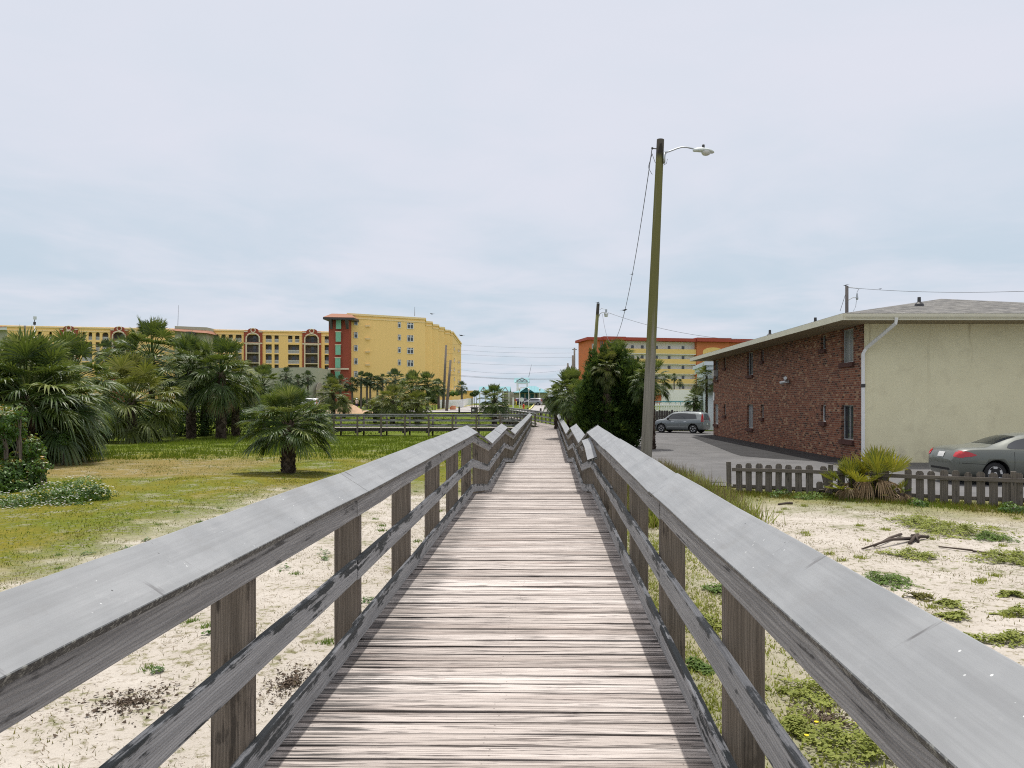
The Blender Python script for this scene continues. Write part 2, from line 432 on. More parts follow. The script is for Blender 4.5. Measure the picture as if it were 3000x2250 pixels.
def m_shingle():
    n = NT('asphalt_shingles'); t = n.attr()
    b = n.n('ShaderNodeTexBrick'); n.put(b.inputs['Vector'], t); b.inputs['Scale'].default_value = 1
    b.inputs['Brick Width'].default_value = .33; b.inputs['Row Height'].default_value = .15; b.inputs['Mortar Size'].default_value = .012
    b.inputs['Color1'].default_value = (.085, .085, .083, 1); b.inputs['Color2'].default_value = (.25, .245, .23, 1); b.inputs['Mortar'].default_value = (.09, .09, .088, 1)
    k = n.noise(n.scale(t, (.8, 3, 1)), 1.0, 5, .7)
    c = n.mix(n.rng(k, .5, .68, 0, .6), b.outputs['Color'], (.15, .155, .16))
    n.bump(n.math('SUBTRACT', 1.0, b.outputs['Fac']), .5, .015)
    return n.fin(c, .9, .15)
M['shingle'] = m_shingle()

def leafmat(name, a, b, hi, rough=.42, spec=.5, tr=.25, trc=None):
    n = NT(name); r = n.attr('rnd'); p = n.pos()
    c = n.ramp(r, [(0, a), (.6, b), (1, hi)])
    c = n.mix(n.rng(n.noise(p, 3, 3), .35, .7, 0, .45), c, [x * .6 for x in a])
    m = n.fin(c, rough, spec)
    n.translucent(n.mix(.5, c, trc or [x * 1.5 for x in hi]), tr)
    return m
M['palm'] = leafmat('palm_frond_green', (.03, .066, .015), (.08, .13, .022), (.28, .31, .095), .45, .42, .28, (.22, .27, .04))  # pale ramp end puts sun glints into the colour of some segments
M['palmyel'] = leafmat('palm_frond_yellow_green', (.055, .085, .014), (.13, .16, .028), (.33, .32, .10), .45, .42, .28, (.28, .30, .04))
M['palmfar'] = leafmat('palm_frond_dusky', (.035, .065, .03), (.06, .095, .035), (.12, .15, .06), .5, .4, .2, (.13, .18, .03))
M['palmetto'] = leafmat('palmetto_yellow_green', (.10, .15, .02), (.20, .22, .025), (.36, .32, .035), .4, .5, .3, (.36, .34, .03))
M['dead'] = leafmat('dead_frond_straw', (.22, .15, .085), (.30, .22, .13), (.42, .33, .21), .7, .2, .15)
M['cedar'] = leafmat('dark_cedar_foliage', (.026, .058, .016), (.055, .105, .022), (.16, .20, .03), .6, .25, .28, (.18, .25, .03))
M['shrub'] = leafmat('shrub_leaves', (.04, .10, .015), (.09, .18, .025), (.2, .29, .04), .42, .5, .3, (.20, .32, .03))
M['rust'] = leafmat('orange_tipped_leaves', (.07, .14, .015), (.18, .20, .02), (.42, .17, .03), .4, .45, .3, (.4, .3, .03))
M['mat'] = leafmat('pale_beach_plant_leaves', (.20, .24, .05), (.34, .38, .08), (.46, .46, .16), .6, .25, .35, (.38, .42, .06))
M['matg'] = leafmat('green_beach_plant_leaves', (.08, .15, .03), (.16, .25, .05), (.28, .35, .10), .6, .25, .35, (.26, .36, .05))
M['grass'] = leafmat('grass_blades', (.10, .105, .018), (.17, .15, .03), (.25, .20, .06), .6, .2, .3, (.24, .22, .03))
M['grassg'] = leafmat('green_grass_blades', (.075, .13, .01), (.13, .19, .015), (.22, .26, .03), .6, .2, .3, (.24, .30, .02))
M['weed'] = leafmat('dry_weed_stalks', (.14, .085, .07), (.20, .15, .09), (.26, .24, .07), .7, .2, .2)
M['flower'] = plain('white_petals', (.85, .85, .82), .7, .2, var=.03)
M['yellowfl'] = plain('yellow_petals', (.8, .6, .03), .7, .2, var=.03)

def m_trunk():
    n = NT('palm_trunk_boots'); p = n.obj(); r = n.attr('rnd')
    c = n.mix(n.rng(r, 0, 1), (.055, .04, .03), (.17, .13, .105))
    f = n.noise(n.scale(p, (9, 9, 3)), 3, 4, .7)
    c = n.mix(n.rng(f, .5, .7, 0, .5), c, (.02, .017, .015))
    n.bump(f, .8, .03)
    return n.fin(c, .9, .15)
M['trunk'] = m_trunk()
M['bark'] = plain('grey_palm_bark', (.15, .125, .105), .9, .1, var=.35, vs=6)

def m_pole():
    n = NT('mossy_treated_pole'); t = n.attr(); p = n.pos(); z = n.sep(p)[2]
    f = n.noise(n.scale(t, (.6, 30, 30)), 1.0, 5, .65)
    c = n.mix(n.rng(f, .3, .7), (.30, .28, .235), (.19, .18, .15))
    mo = n.math('ADD', n.rng(z, 1.5, 6.0), n.math('MULTIPLY', n.math('SUBTRACT', n.noise(n.scale(t, (.5, 8, 8)), 1.0, 4), .5), 1.6))
    c = n.mix(n.rng(mo, .35, .9, 0, .85), c, (.135, .135, .035))
    c = n.mix(n.rng(z, 10.15, 10.45), c, (.035, .032, .025))
    n.bump(f, .5, .01)
    return n.fin(c, .9, .15)
M['pole'] = m_pole()
M['polefar'] = wood('old_utility_pole_wood', (.22, .19, .16), (.13, .11, .095), (.05, .045, .03), .5)
M['galv'] = plain('galvanised_metal', (.42, .45, .47), .45, .5, .6)
M['lampbody'] = plain('pale_lamp_housing', (.62, .68, .68), .4, .5)
M['black'] = plain('black_rubber', (.02, .02, .021), .6, .3)
M['iron'] = plain('dark_iron', (.05, .05, .052), .5, .4)
def m_glass(name, col, rough=.05):
    n = NT(name); return n.fin(col, rough, .8)
M['lens'] = m_glass('clear_lamp_lens', (.55, .56, .54), .15)
M['glass'] = m_glass('dark_window_glass', (.03, .038, .045), .06)
M['carglass'] = m_glass('tinted_car_glass', (.012, .018, .026), .04)
def m_curtain(name, a, b):
    n = NT(name); y = n.sep(n.pos())[1]
    w = n.math('SINE', n.math('MULTIPLY', y, 95.0)); return n.fin(n.mix(n.rng(w, -1, 1), a, b), .35, .6)
M['curtain'] = m_curtain('curtain_behind_glass', (.12, .14, .145), (.34, .36, .34))
def m_blind():
    n = NT('blinds_behind_glass'); z = n.sep(n.pos())[2]
    w = n.math('SINE', n.math('MULTIPLY', z, 120.0)); return n.fin(n.mix(n.rng(w, -1, 1), (.10, .11, .12), (.40, .42, .43)), .3, .6)
M['blind'] = m_blind()
M['white'] = plain('white_paint', (.78, .79, .78), .5, .4, var=.06)
M['alu'] = plain('aluminium_frame', (.52, .54, .54), .4, .5, .3)
M['fascia'] = plain('cream_fascia_paint', (.72, .70, .56), .55, .35, var=.10, vs=2)
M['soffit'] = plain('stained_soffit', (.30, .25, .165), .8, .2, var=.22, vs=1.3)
M['brickdark'] = plain('dark_brick_sill', (.10, .05, .042), .85, .2, var=.35, vs=14)
M['hotel'] = plain('ochre_stucco', (.96, .665, .27), .85, .15, var=.05, vs=.12)
M['hotel2'] = plain('ochre_trim', (.90, .70, .38), .85, .15, var=.05, vs=.2)
M['tower'] = plain('brick_red_stucco', (.33, .085, .055), .85, .15, var=.08, vs=.3)
M['tile'] = plain('terracotta_roof_tiles', (.30, .15, .10), .8, .2, var=.25, vs=1.5)
M['shutter'] = plain('sea_green_shutters', (.20, .47, .33), .6, .3, var=.05)
M['trim'] = plain('cream_trim', (.72, .64, .48), .8, .2, var=.06)
M['balc'] = plain('grey_tan_balcony_wall', (.34, .30, .26), .85, .15, var=.15, vs=.5)  # plain grey tan of the balcony back walls and floors
M['garage'] = plain('grey_green_stucco', (.42, .42, .33), .85, .15, var=.08, vs=.2)
M['orange'] = plain('orange_stucco', (.60, .205, .09), .85, .15, var=.07, vs=.2)
M['redroof'] = plain('maroon_parapet', (.40, .08, .055), .7, .25, var=.1, vs=.4)
M['yellow'] = plain('yellow_balcony_band', (.86, .62, .23), .8, .2, var=.05, vs=.2)
M['pale'] = plain('off_white_stucco', (.84, .83, .80), .85, .15, var=.08, vs=.3)
M['bluewhite'] = plain('pale_blue_white_paint', (.66, .74, .79), .7, .25, var=.05, vs=.4)
def m_teal():
    n = NT('teal_standing_seam_metal'); x = n.sep(n.pos())[0]
    w = n.math('FRACT', n.math('MULTIPLY', x, 1.25)); c = n.mix(n.rng(w, .0, .14, 1, 0), (.13, .33, .37), (.07, .21, .25))
    return n.fin(c, .4, .5)
M['teal'] = m_teal()
M['tealdark'] = plain('dark_teal_paint', (.03, .13, .15), .6, .3)
M['block'] = plain('pale_block_wall', (.62, .57, .48), .85, .15, var=.15, vs=1.2)
M['tan'] = plain('tan_dirt_heap', (.42, .29, .19), .95, .1, var=.3, vs=2, bump=.5)
def carpaint(name, col, rough=.28):
    n = NT(name); p = n.obj(); d = n.noise(p, 4, 4)
    m = n.fin(n.mix(d, [x * .9 for x in col], col), n.rng(d, .3, .7, rough, rough + .12), .5, .35); n.b.inputs['Coat Weight'].default_value = .5; n.b.inputs['Coat Roughness'].default_value = .08; return m
M['car_grey'] = carpaint('green_grey_car_paint', (.145, .158, .14), .36)
M['car_silver'] = carpaint('blue_grey_car_paint', (.20, .225, .235))
M['car_white'] = carpaint('white_car_paint', (.72, .73, .74))
M['car_plum'] = carpaint('dark_plum_car_paint', (.035, .03, .055))
M['car_black'] = carpaint('black_car_paint', (.015, .015, .017))
M['car_pewter'] = carpaint('pewter_car_paint', (.30, .31, .34))
M['tail'] = m_glass('red_tail_light', (.45, .008, .015), .12)
M['plate'] = plain('white_number_plate', (.62, .63, .62), .5, .4)
M['rim'] = plain('silver_wheel_rim', (.62, .63, .65), .3, .5, .5)
M['orangepl'] = plain('faded_orange_barrel', (.62, .26, .14), .6, .3, var=.2, vs=5)
M['red'] = plain('red_hydrant_paint', (.60, .06, .035), .5, .4)
M['bird'] = plain('dark_grey_feathers', (.06, .06, .065), .8, .2)
M['skin'] = plain('skin', (.45, .28, .20), .6, .3)
M['shirt'] = plain('pale_tan_shirt', (.66, .52, .44), .9, .1)
M['shorts'] = plain('navy_purple_shorts', (.05, .035, .09), .9, .1)
M['log'] = wood('charred_driftwood', (.13, .10, .08), (.05, .04, .035), (.01, .01, .01), .6)
# ================================================================ camera, light, sky
cam = bpy.data.cameras.new('camera'); co = bpy.data.objects.new('camera', cam); COL.objects.link(co)
co.location = (0, 0, CZ); co.rotation_euler = (R(90), 0, 0)
cam.sensor_width = 36; cam.lens = F / 3000 * 36; cam.shift_x = -(CX - 1500) / 3000; cam.shift_y = (CY - 1125) / 3000
cam.clip_start = .05; cam.clip_end = 6000
SC.camera = co
SUN = V((.03, .26, .95)).normalized()
sl = bpy.data.lights.new('sun', 'SUN'); so = bpy.data.objects.new('sun', sl); COL.objects.link(so)
sl.energy = 3.8; sl.angle = R(.6); sl.color = (1, .955, .89)
so.rotation_euler = SUN.to_track_quat('Z', 'Y').to_euler()
so.location = (0, 0, 30)
w = bpy.data.worlds.new('World'); SC.world = w; w.use_nodes = True
nt = w.node_tree; bg = nt.nodes['Background']
def wn(t, **k):
    x = nt.nodes.new(t)
    for a, b in k.items(): setattr(x, a, b)
    return x
sky = wn('ShaderNodeTexSky', sky_type='NISHITA'); sky.sun_disc = False
sky.sun_elevation = math.asin(SUN.z); sky.sun_rotation = math.atan2(SUN.x, SUN.y); sky.air_density = 1.0; sky.dust_density = 2.5; sky.ozone_density = 1.0
sk = wn('ShaderNodeMix', data_type='RGBA', blend_type='MULTIPLY'); sk.inputs[0].default_value = 1
nt.links.new(sky.outputs[0], sk.inputs[6]); sk.inputs[7].default_value = (.8, .8, .8, 1)
tcn = wn('ShaderNodeTexCoord'); sp = wn('ShaderNodeSeparateXYZ'); nt.links.new(tcn.outputs['Generated'], sp.inputs[0])
def wm(op, a, b, c=False):
    x = wn('ShaderNodeMath', operation=op, use_clamp=c)
    for s_, q in zip(x.inputs, (a, b)):
        if hasattr(q, 'node'): nt.links.new(q, s_)
        else: s_.default_value = q
    return x.outputs[0]
zz = wm('MAXIMUM', wm('ADD', sp.outputs[2], .10), .02)
cmb = wn('ShaderNodeCombineXYZ'); nt.links.new(wm('DIVIDE', sp.outputs[0], zz), cmb.inputs[0]); nt.links.new(wm('DIVIDE', sp.outputs[1], zz), cmb.inputs[1])
def wnoise(sc, det, dist=0.0, ro=.55):
    x = wn('ShaderNodeTexNoise'); nt.links.new(cmb.outputs[0], x.inputs['Vector']); x.inputs['Scale'].default_value = sc
    x.inputs['Detail'].default_value = det; x.inputs['Distortion'].default_value = dist; x.inputs['Roughness'].default_value = ro
    return x.outputs['Fac']
cl = wm('ADD', wm('MULTIPLY', wnoise(.55, 6, .4), .7), wm('MULTIPLY', wnoise(1.7, 5, .6), .3))
mr = wn('ShaderNodeMapRange'); mr.interpolation_type = 'SMOOTHSTEP'; nt.links.new(cl, mr.inputs[0])
mr.inputs[1].default_value = .36; mr.inputs[2].default_value = .62; mr.inputs[3].default_value = .0; mr.inputs[4].default_value = .85
hz = wn('ShaderNodeMapRange'); hz.interpolation_type = 'SMOOTHSTEP'; nt.links.new(sp.outputs[2], hz.inputs[0])
hz.inputs[1].default_value = .05; hz.inputs[2].default_value = .40; hz.inputs[3].default_value = .0; hz.inputs[4].default_value = 1
# thin high overcast: brighter cloud veil over a paler veil, both over the blue sky
veil = wn('ShaderNodeMix', data_type='RGBA'); nt.links.new(hz.outputs[0], veil.inputs[0]); veil.inputs[6].default_value = (5.6, 6.85, 7.95, 1); veil.inputs[7].default_value = (7.5, 7.95, 8.85, 1)
bright = wn('ShaderNodeMix', data_type='RGBA'); nt.links.new(mr.outputs[0], bright.inputs[0]); nt.links.new(veil.outputs[2], bright.inputs[6]); bright.inputs[7].default_value = (8.1, 8.2, 9.1, 1)
zen = wn('ShaderNodeMapRange'); zen.interpolation_type = 'SMOOTHSTEP'; nt.links.new(sp.outputs[2], zen.inputs[0])
zen.inputs[1].default_value = .47; zen.inputs[2].default_value = .85; zen.inputs[3].default_value = 0.0; zen.inputs[4].default_value = 1.0   # warm glow added to the unseen upper sky, brightens walls facing the camera
zg = wn('ShaderNodeVectorMath', operation='SCALE'); zg.inputs[0].default_value = (4.6, 3.7, 2.6); nt.links.new(zen.outputs[0], zg.inputs[3])
zb = wn('ShaderNodeVectorMath', operation='ADD'); nt.links.new(bright.outputs[2], zb.inputs[0]); nt.links.new(zg.outputs[0], zb.inputs[1])
fm = wn('ShaderNodeMix', data_type='RGBA'); fm.inputs[0].default_value = .90
nt.links.new(sk.outputs[2], fm.inputs[6]); nt.links.new(zb.outputs[0], fm.inputs[7])
nt.links.new(fm.outputs[2], bg.inputs[0]); bg.inputs[1].default_value = .1
SC.view_settings.view_transform = 'Standard'; SC.view_settings.look = 'None'; SC.view_settings.gamma = 1; SC.view_settings.exposure = 0.0
SC.render.engine = 'CYCLES'
cy = SC.cycles; cy.max_bounces = 6; cy.diffuse_bounces = 4; cy.glossy_bounces = 3; cy.transmission_bounces = 4; cy.transparent_max_bounces = 6
cy.use_denoising = False; cy.filter_width = 1.1; cy.use_adaptive_sampling = True; cy.adaptive_threshold = .015; cy.caustics_reflective = False; cy.caustics_refractive = False

# ================================================================ terrain, lot, roads, sea
def grid_axis(segs):
    out = []
    for a, b, st in segs:
        n = max(1, round((b - a) / st)); out += [a + (b - a) * i / n for i in range(n)]
    return out + [segs[-1][1]]
xs = grid_axis([(-900, -200, 60), (-200, -60, 10), (-60, -20, 2), (-20, 20, .5), (20, 60, 2), (60, 200, 10), (200, 900, 60)])
ys = grid_axis([(-30, 0, 2), (0, 66, .5), (66, 130, 2), (130, 260, 6), (260, 420, 20)])
mb = MB()
vs = [(x, y, gz(x, y)) for y in ys for x in xs]; nx = len(xs)
mb.add(vs, [(j * nx + i, j * nx + i + 1, (j + 1) * nx + i + 1, (j + 1) * nx + i) for j in range(len(ys) - 1) for i in range(nx - 1)])
tag(mb.build('ground', M['ground'], None, True), 'white sand and dry grass ground around the boardwalk', None, None, 'structure')
mb = MB(); mb.add([(-5000, 419, .5), (5000, 419, .5), (5000, 5000, .5), (-5000, 5000, .5)], [(0, 1, 2, 3)])
tag(mb.build('sea', plain('sea_water', (.10, .20, .26), .25, .5)), 'blue sea behind the beach', None, None, 'structure')

def sheet(name, mat, poly_xy, dz, label, step=2.0):
    # sheet draped over the ground inside a quad given as two edges (x0(y), x1(y))
    mb = MB(); (ya, yb, xa, xb) = poly_xy; ny = max(1, int((yb - ya) / step)); nxx = 10
    g = []
    for j in range(ny + 1):
        y = ya + (yb - ya) * j / ny; x0, x1 = xa(y), xb(y)
        for i in range(nxx + 1):
            x = x0 + (x1 - x0) * i / nxx; g.append((x, y, gz(x, y) + dz))
    mb.add(g, [(j * (nxx + 1) + i, j * (nxx + 1) + i + 1, (j + 1) * (nxx + 1) + i + 1, (j + 1) * (nxx + 1) + i) for j in range(ny) for i in range(nxx)])
    return tag(mb.build(name, mat, None, True), label, None, None, 'structure')
mb = MB()
lot = [(4.35, 23.2), (4.6, 21.4), (5.6, 20.9), (9, 19.0), (14, 16.6), (22, 13.6), (40, 12), (60, 30), (60, 62.0), (6.0, 62.0), (5.2, 56), (4.5, 40), (4.25, 30)]
mb.poly([(x, y, .012) for x, y in lot])
tag(mb.build('parking_lot', M['lot']), 'worn grey asphalt lot beside the brick building', None, None, 'structure')
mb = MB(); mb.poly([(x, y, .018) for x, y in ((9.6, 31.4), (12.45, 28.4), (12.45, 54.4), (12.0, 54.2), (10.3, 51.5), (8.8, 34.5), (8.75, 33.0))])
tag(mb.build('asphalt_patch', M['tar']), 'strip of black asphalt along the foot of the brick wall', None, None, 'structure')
sheet('road', M['road'], (112, 119, lambda y: -140, lambda y: 90), .16, 'pale street crossing before the beach', 1.0)
sheet('driveway', M['road'], (119, 182, lambda y: -1.2 + (y - 119) * .01, lambda y: 12 + (y - 119) * .05), .17, 'pale concrete drive and parking area before the beach pavilion', 3.0)
sheet('driveway', M['road'], (119, 176, lambda y: -15.5 + (y - 119) * .02, lambda y: -8.2 + (y - 119) * .03), .17, 'pale curved drive beside the hotel fence', 3.0)
mb = MB()
for a, b in (((-15.7, 119), (-14.6, 176)), ((-1.4, 119.2), (-.8, 182)), ((-8, 119), (-6.4, 176))):
    n = 12; P = []
    for i in range(n + 1):
        x = a[0] + (b[0] - a[0]) * i / n; y = a[1] + (b[1] - a[1]) * i / n; P.append((x, y, gz(x, y) + .2))
    mb.loft(P, .18, .2)
tag(mb.build('kerb', plain('yellow_painted_kerb', (.70, .62, .25), .8)), 'faded yellow kerbs along the far driveways', None, None, 'structure')

# ================================================================ boardwalks
DECK = [(-4, .57), (5.2, .60), (13.5, .69), (17.1, .31), (23.6, .44), (29, .02), (60, .27), (66, .28)]
KINKS = [-3.0, 13.5, 17.1, 23.6, 29.0, 60.4]
def cx(s): return -.27 + .0131 * s
def dz(s): return pl(DECK, s)
def bp(s, lat, h): return V((cx(s) + lat, s - .0131 * lat, dz(s) + h))
bw = empty('boardwalk', (cx(0), 0, .0), 'long weathered grey boardwalk with slanted railings running straight away from the viewer', 'boardwalk')
r2 = random.Random(3)
mb = MB()
s = -3.0
while s < 63.2:
    wd = .139 if s < 40 else .145
    h0 = r2.uniform(-.004, .003); yw = r2.uniform(-.0025, .0025); ov = r2.uniform(-.012, .012)
    ex = 1.14 if s < 60.5 else 1.14
    a0 = bp(s + wd / 2, -ex - ov * .5, -.019 + h0); b0 = bp(s + wd / 2, ex + ov, -.019 + h0 + r2.uniform(-.002, .002))
    a0.y += yw; b0.y -= yw
    rn = r2.random(); gp_ = r2.choice((.003, .004, .005, .008, .011)); off = (0, rn * 60, rn * 90)
    up = V((0, -(dz(s + .1) - dz(s)) / .1, 1)).normalized()
    ax = (b0 - a0).normalized(); sd = ax.cross(up).normalized()
    vs = []; tc = []
    N = 6 if s < 12 else 1
    for k in range(N + 1):
        t = k / N; p = a0.lerp(b0, t) + up * (.0025 * math.sin(5 * t + off[1]))
        e1 = r2.uniform(-.0022, .0022); e2 = r2.uniform(-.0022, .0022)
        for c1, c2 in ((-1, -1), (1, -1), (1, 1), (-1, 1)):
            vs.append(p + sd * (c1 * (wd / 2 - gp_) + (e1 if c1 < 0 else e2)) + up * (c2 * .019))
            tc.append((-ex + 2 * ex * t, c1 * wd / 2 + off[1], c2 * .019 + off[2]))
    fs = [(0, 1, 2, 3), (4 * N + 3, 4 * N + 2, 4 * N + 1, 4 * N)]
    for k in range(N):
        for j in range(4): fs.append((4 * k + j, 4 * k + 4 + j, 4 * k + 4 + (j + 1) % 4, 4 * k + (j + 1) % 4))
    mb.add(vs, fs, tc, rn); s += wd
mb.build('deck', M['deck'], bw, fix=True)
for lat in (-1.02, 0, 1.02):
    mb = MB(); mb.loft([bp(q, lat, -.17) for q in (-3, 5.2, 13.5, 17.1, 23.6, 29, 45, 63)], .05, .24)
    mb.build('stringer', M['darkwood'], bw)
th = R(33)
def rail_run(sd, a, b, first):
    # boards of one side between two kinks
    n = max(1, round((b - a) / 3.9)); st = [a + (b - a) * i / n for i in range(n + 1)]
    for i in range(n):
        s0, s1 = st[i], st[i + 1] - .006
        m = [s0 + (s1 - s0) * k / 5 for k in range(6)]
        lift = r2.uniform(-.008, .008)
        dx, dy = .235 * math.cos(th), .235 * math.sin(th)
        nrm = V((-sd * math.sin(th), 0, math.cos(th)))
        mb = MB(); mb.loft([bp(q, sd * (.965 + dx / 2), 1.075 + dy / 2 + lift + r2.uniform(-.004, .004)) for q in m], .235, .038, nrm)
        mb.build('cap_board', M['cap'], bw, bevel=.005)
        for nm, h, mat, tk in (('side_board', .985, 'side', .14), ('middle_rail', .55, 'rail', .138), ('bottom_rail', .115, 'rail', .138)):
            mb = MB(); j = r2.uniform(-.012, .012); g = r2.uniform(0, .02)
            mb.loft([bp(q, sd * (1.049 + r2.uniform(-.004, .004)), h + j + r2.uniform(-.005, .005)) for q in [x - g if k == 5 else x for k, x in enumerate(m)]], .038, tk)
            mb.build(nm, M[mat], bw, bevel=.004)
for sd in (-1, 1):
    for a, b in zip(KINKS, KINKS[1:]): rail_run(sd, a, b, a < 0)
    s = 1.5
    while s < 61:
        mb = MB(); g = gz(cx(s) + sd * 1.15, s) - .3; tl = r2.uniform(-.02, .02)
        b0 = V((cx(s) + sd * 1.16, s, g)); t0 = bp(s, sd * (1.16 + tl * .2), 1.045); t0.y = s + tl
        mb.loft([b0, t0], .175, .09, (0, -1, 0)); mb.build('post', M['post'], bw, bevel=.005)
        s += 2.0
# short extra grab board on the inside of the right rail at the head of the ramp
mb = MB(); mb.loft([bp(11.3, .93, .80), bp(12.2, .93, .93), bp(13.2, .93, .97), bp(14.2, .93, .93), bp(16.6, .93, 1.0)], .15, .04, (-.35, 0, 1))
mb.build('cap_board', M['cap'], bw, bevel=.004)

def side_walk(name, label, A, B, za, zb, wd=1.9, rails=(True, True), sp=1.9, skip0=0.0):
    A = V((A[0], A[1], za)); B = V((B[0], B[1], zb)); d = (B - A); L = d.length; d /= L
    n = V((-d.y, d.x, 0)).normalized()
    rt = empty(name, A, label, 'boardwalk')
    mb = MB(); q = 0.0
    while q < L:
        p = A + d * (q + .07); mb.beam(p - n * wd / 2, p + n * wd / 2, .136, .038); q += .145
    # grain attribute: planks run across
    mb.build('deck', M['deck_side'], rt)
    for k in (-.85, .85):
        mb = MB(); mb.beam(A + n * k * wd / 2 - V((0, 0, .15)), B + n * k * wd / 2 - V((0, 0, .15)), .05, .22); mb.build('stringer', M['darkwood'], rt)
    for sgn, on in zip((-1, 1), rails):
        if not on: continue
        e = n * sgn * (wd / 2 + .02); st = A + d * skip0
        up = V((0, 0, 1))
        for nm, h, w_, t_, mat in (('cap_board', 1.08, .2, .04, 'rail'), ('side_board', .98, .04, .14, 'rail'), ('middle_rail', .6, .04, .14, 'rail'), ('bottom_rail', .2, .04, .14, 'rail')):
            mb = MB(); mb.beam(st + e + up * h, B + e + up * h, w_, t_); mb.build(nm, M[mat], rt)
        k = .3 + skip0
        while k < L:
            p = A + d * k + e * 1.07; mb = MB(); g = gz(p.x, p.y) - .2
            mb.beam((p.x, p.y, g), (p.x, p.y, p.z + 1.05), .13, .1, (0, -1, 0)); mb.build('post', M['post'], rt); k += sp
    k = .5 + skip0
    while k < L:      # cross bearers and short knee braces under the deck
        p = A + d * k; mb = MB(); mb.beam(p - n * wd * .5 - V((0, 0, .32)), p + n * wd * .5 - V((0, 0, .32)), .09, .16); mb.build('bearer', M['darkwood'], rt); k += sp
    return rt
side_walk('boardwalk', 'dark weathered side boardwalk crossing the grass to the left of the main walk', (-.75, 62.0), (-19.5, 62.4), .28, .28, 1.9, (True, True))
side_walk('boardwalk', 'short far boardwalk slanting from the end of the main walk towards the street', (1.15, 63.4), (-6.2, 104), .30, .72, 1.9, (True, True), 2.0, 1.6)
# ================================================================ palms
def fan_leaf(mb, base, d, Lp, Rr, r, rn, droop, nseg=28, half=2.25, wig=.35, thick=.012, stalk=True):
    up = V((0, 0, 1)); d = d.normalized()
    sag = .16 if d.z < .8 else .03
    P = [base + d * Lp * t - up * sag * Lp * t * t for t in (0, .5, 1)]
    if stalk:
        mb.tube(P, [thick * 1.5, thick, thick * .8], 3, rn, False)
    tip = P[2]; f = (d - up * 2 * sag).normalized()
    rt = f.cross(up)
    rt = V((1, 0, 0)) if rt.length < .05 else rt.normalized()
    rt = (Matrix.Rotation(r.uniform(-wig, wig), 3, f) @ rt).normalized(); n = rt.cross(f).normalized()
    for i in range(nseg):
        th = -half + 2 * half * (i + .5) / nseg + r.uniform(-.03, .03)
        c, s_ = math.cos(th), math.sin(th)
        dv = (f * c + rt * s_ + n * (.30 * abs(s_))).normalized()
        sd = (rt * c - f * s_).normalized()
        L = Rr * (1 - .30 * (abs(th) / half) ** 2) * r.uniform(.9, 1.06)
        dr = droop * r.uniform(.6, 1.5)
        tw = r.uniform(-.5, .5)
        def q(t): return tip + dv * (L * t * (1 - .12 * dr * t)) - up * (L * dr * t ** 2.8)
        w = L * .47 * (2 * half / nseg) * 1.05
        k = n * (w * (.55 if i % 2 else -.55))
        q1, q2, q3 = q(.46), q(.76), q(1.0)
        kk = n * (w * .3 * tw)
        mb.add([tip, q1 - sd * w / 2 - k * .5, q1 + sd * w / 2 + k * .5, q2 - sd * w * .36 - kk, q2 + sd * w * .36 + kk, q3],
               [(0, 1, 2), (1, 3, 4, 2), (3, 5, 4)], None, max(0, min(1, rn + r.uniform(-.28, .30))))

def crown_mesh(name, seed, nleaf, lo=-50, mat=None, nseg=28, droop=(.12, .6), skirt=0, Lp=.48, Rb=.62):
    r = random.Random(seed); mb = MB(); az = r.random() * 6
    for i in range(nleaf):
        t = i / (nleaf - 1); el = R(86 + (lo - 86) * t ** .85 + r.uniform(-8, 8)); az += 2.39996 + r.uniform(-.3, .3)
        d = V((math.cos(az) * math.cos(el), math.sin(az) * math.cos(el), math.sin(el)))
        fan_leaf(mb, V((0, 0, r.uniform(-.06, .06) - .1 * t)) + d * .06, d, Lp * r.uniform(.85, 1.15), Rb * r.uniform(.85, 1.12), r, min(1, max(0, .55 - .35 * t + r.uniform(-.3, .4))), droop[0] + (droop[1] - droop[0]) * t, nseg)
    o = mb.build(name, mat); me = o.data; bpy.data.objects.remove(o)
    return me
def skirt_mesh(name, seed, n, Lp=.35, Rb=.45):
    r = random.Random(seed); mb = MB()
    for i in range(n):
        az = r.random() * 6.283; el = R(r.uniform(-82, -55)); d = V((math.cos(az) * math.cos(el), math.sin(az) * math.cos(el), math.sin(el)))
        fan_leaf(mb, V((0, 0, -.12)), d, Lp * r.uniform(.8, 1.2), Rb, r, r.random(), .5, 14, 1.1)
    o = mb.build(name, M['dead']); me = o.data; bpy.data.objects.remove(o)
    return me
CR = [crown_mesh('crown', 11 + i, 58, -42, M['palm'], 34, (.12, .62), 0, .64, .42) for i in range(4)]
CRB = crown_mesh('crown', 17, 84, -42, M['palm'], 32, (.12, .7), 0, .62, .44)
CRS = crown_mesh('crown', 22, 66, -30, M['palm'], 36, (.10, .55), 0, .62, .44)
CRL = [crown_mesh('crown', 41 + i, 58, -48, M['palmyel'], 34, (.15, .75), 0, .64, .42) for i in range(2)]      # loose drooping heads
CRF = [crown_mesh('crown', 61 + i, 34, -50, M['palmfar'], 16, (.12, .6), 0, .58, .48) for i in range(3)]                           # distant heads
SK = [skirt_mesh('dead_fronds', 81 + i, 12) for i in range(2)]

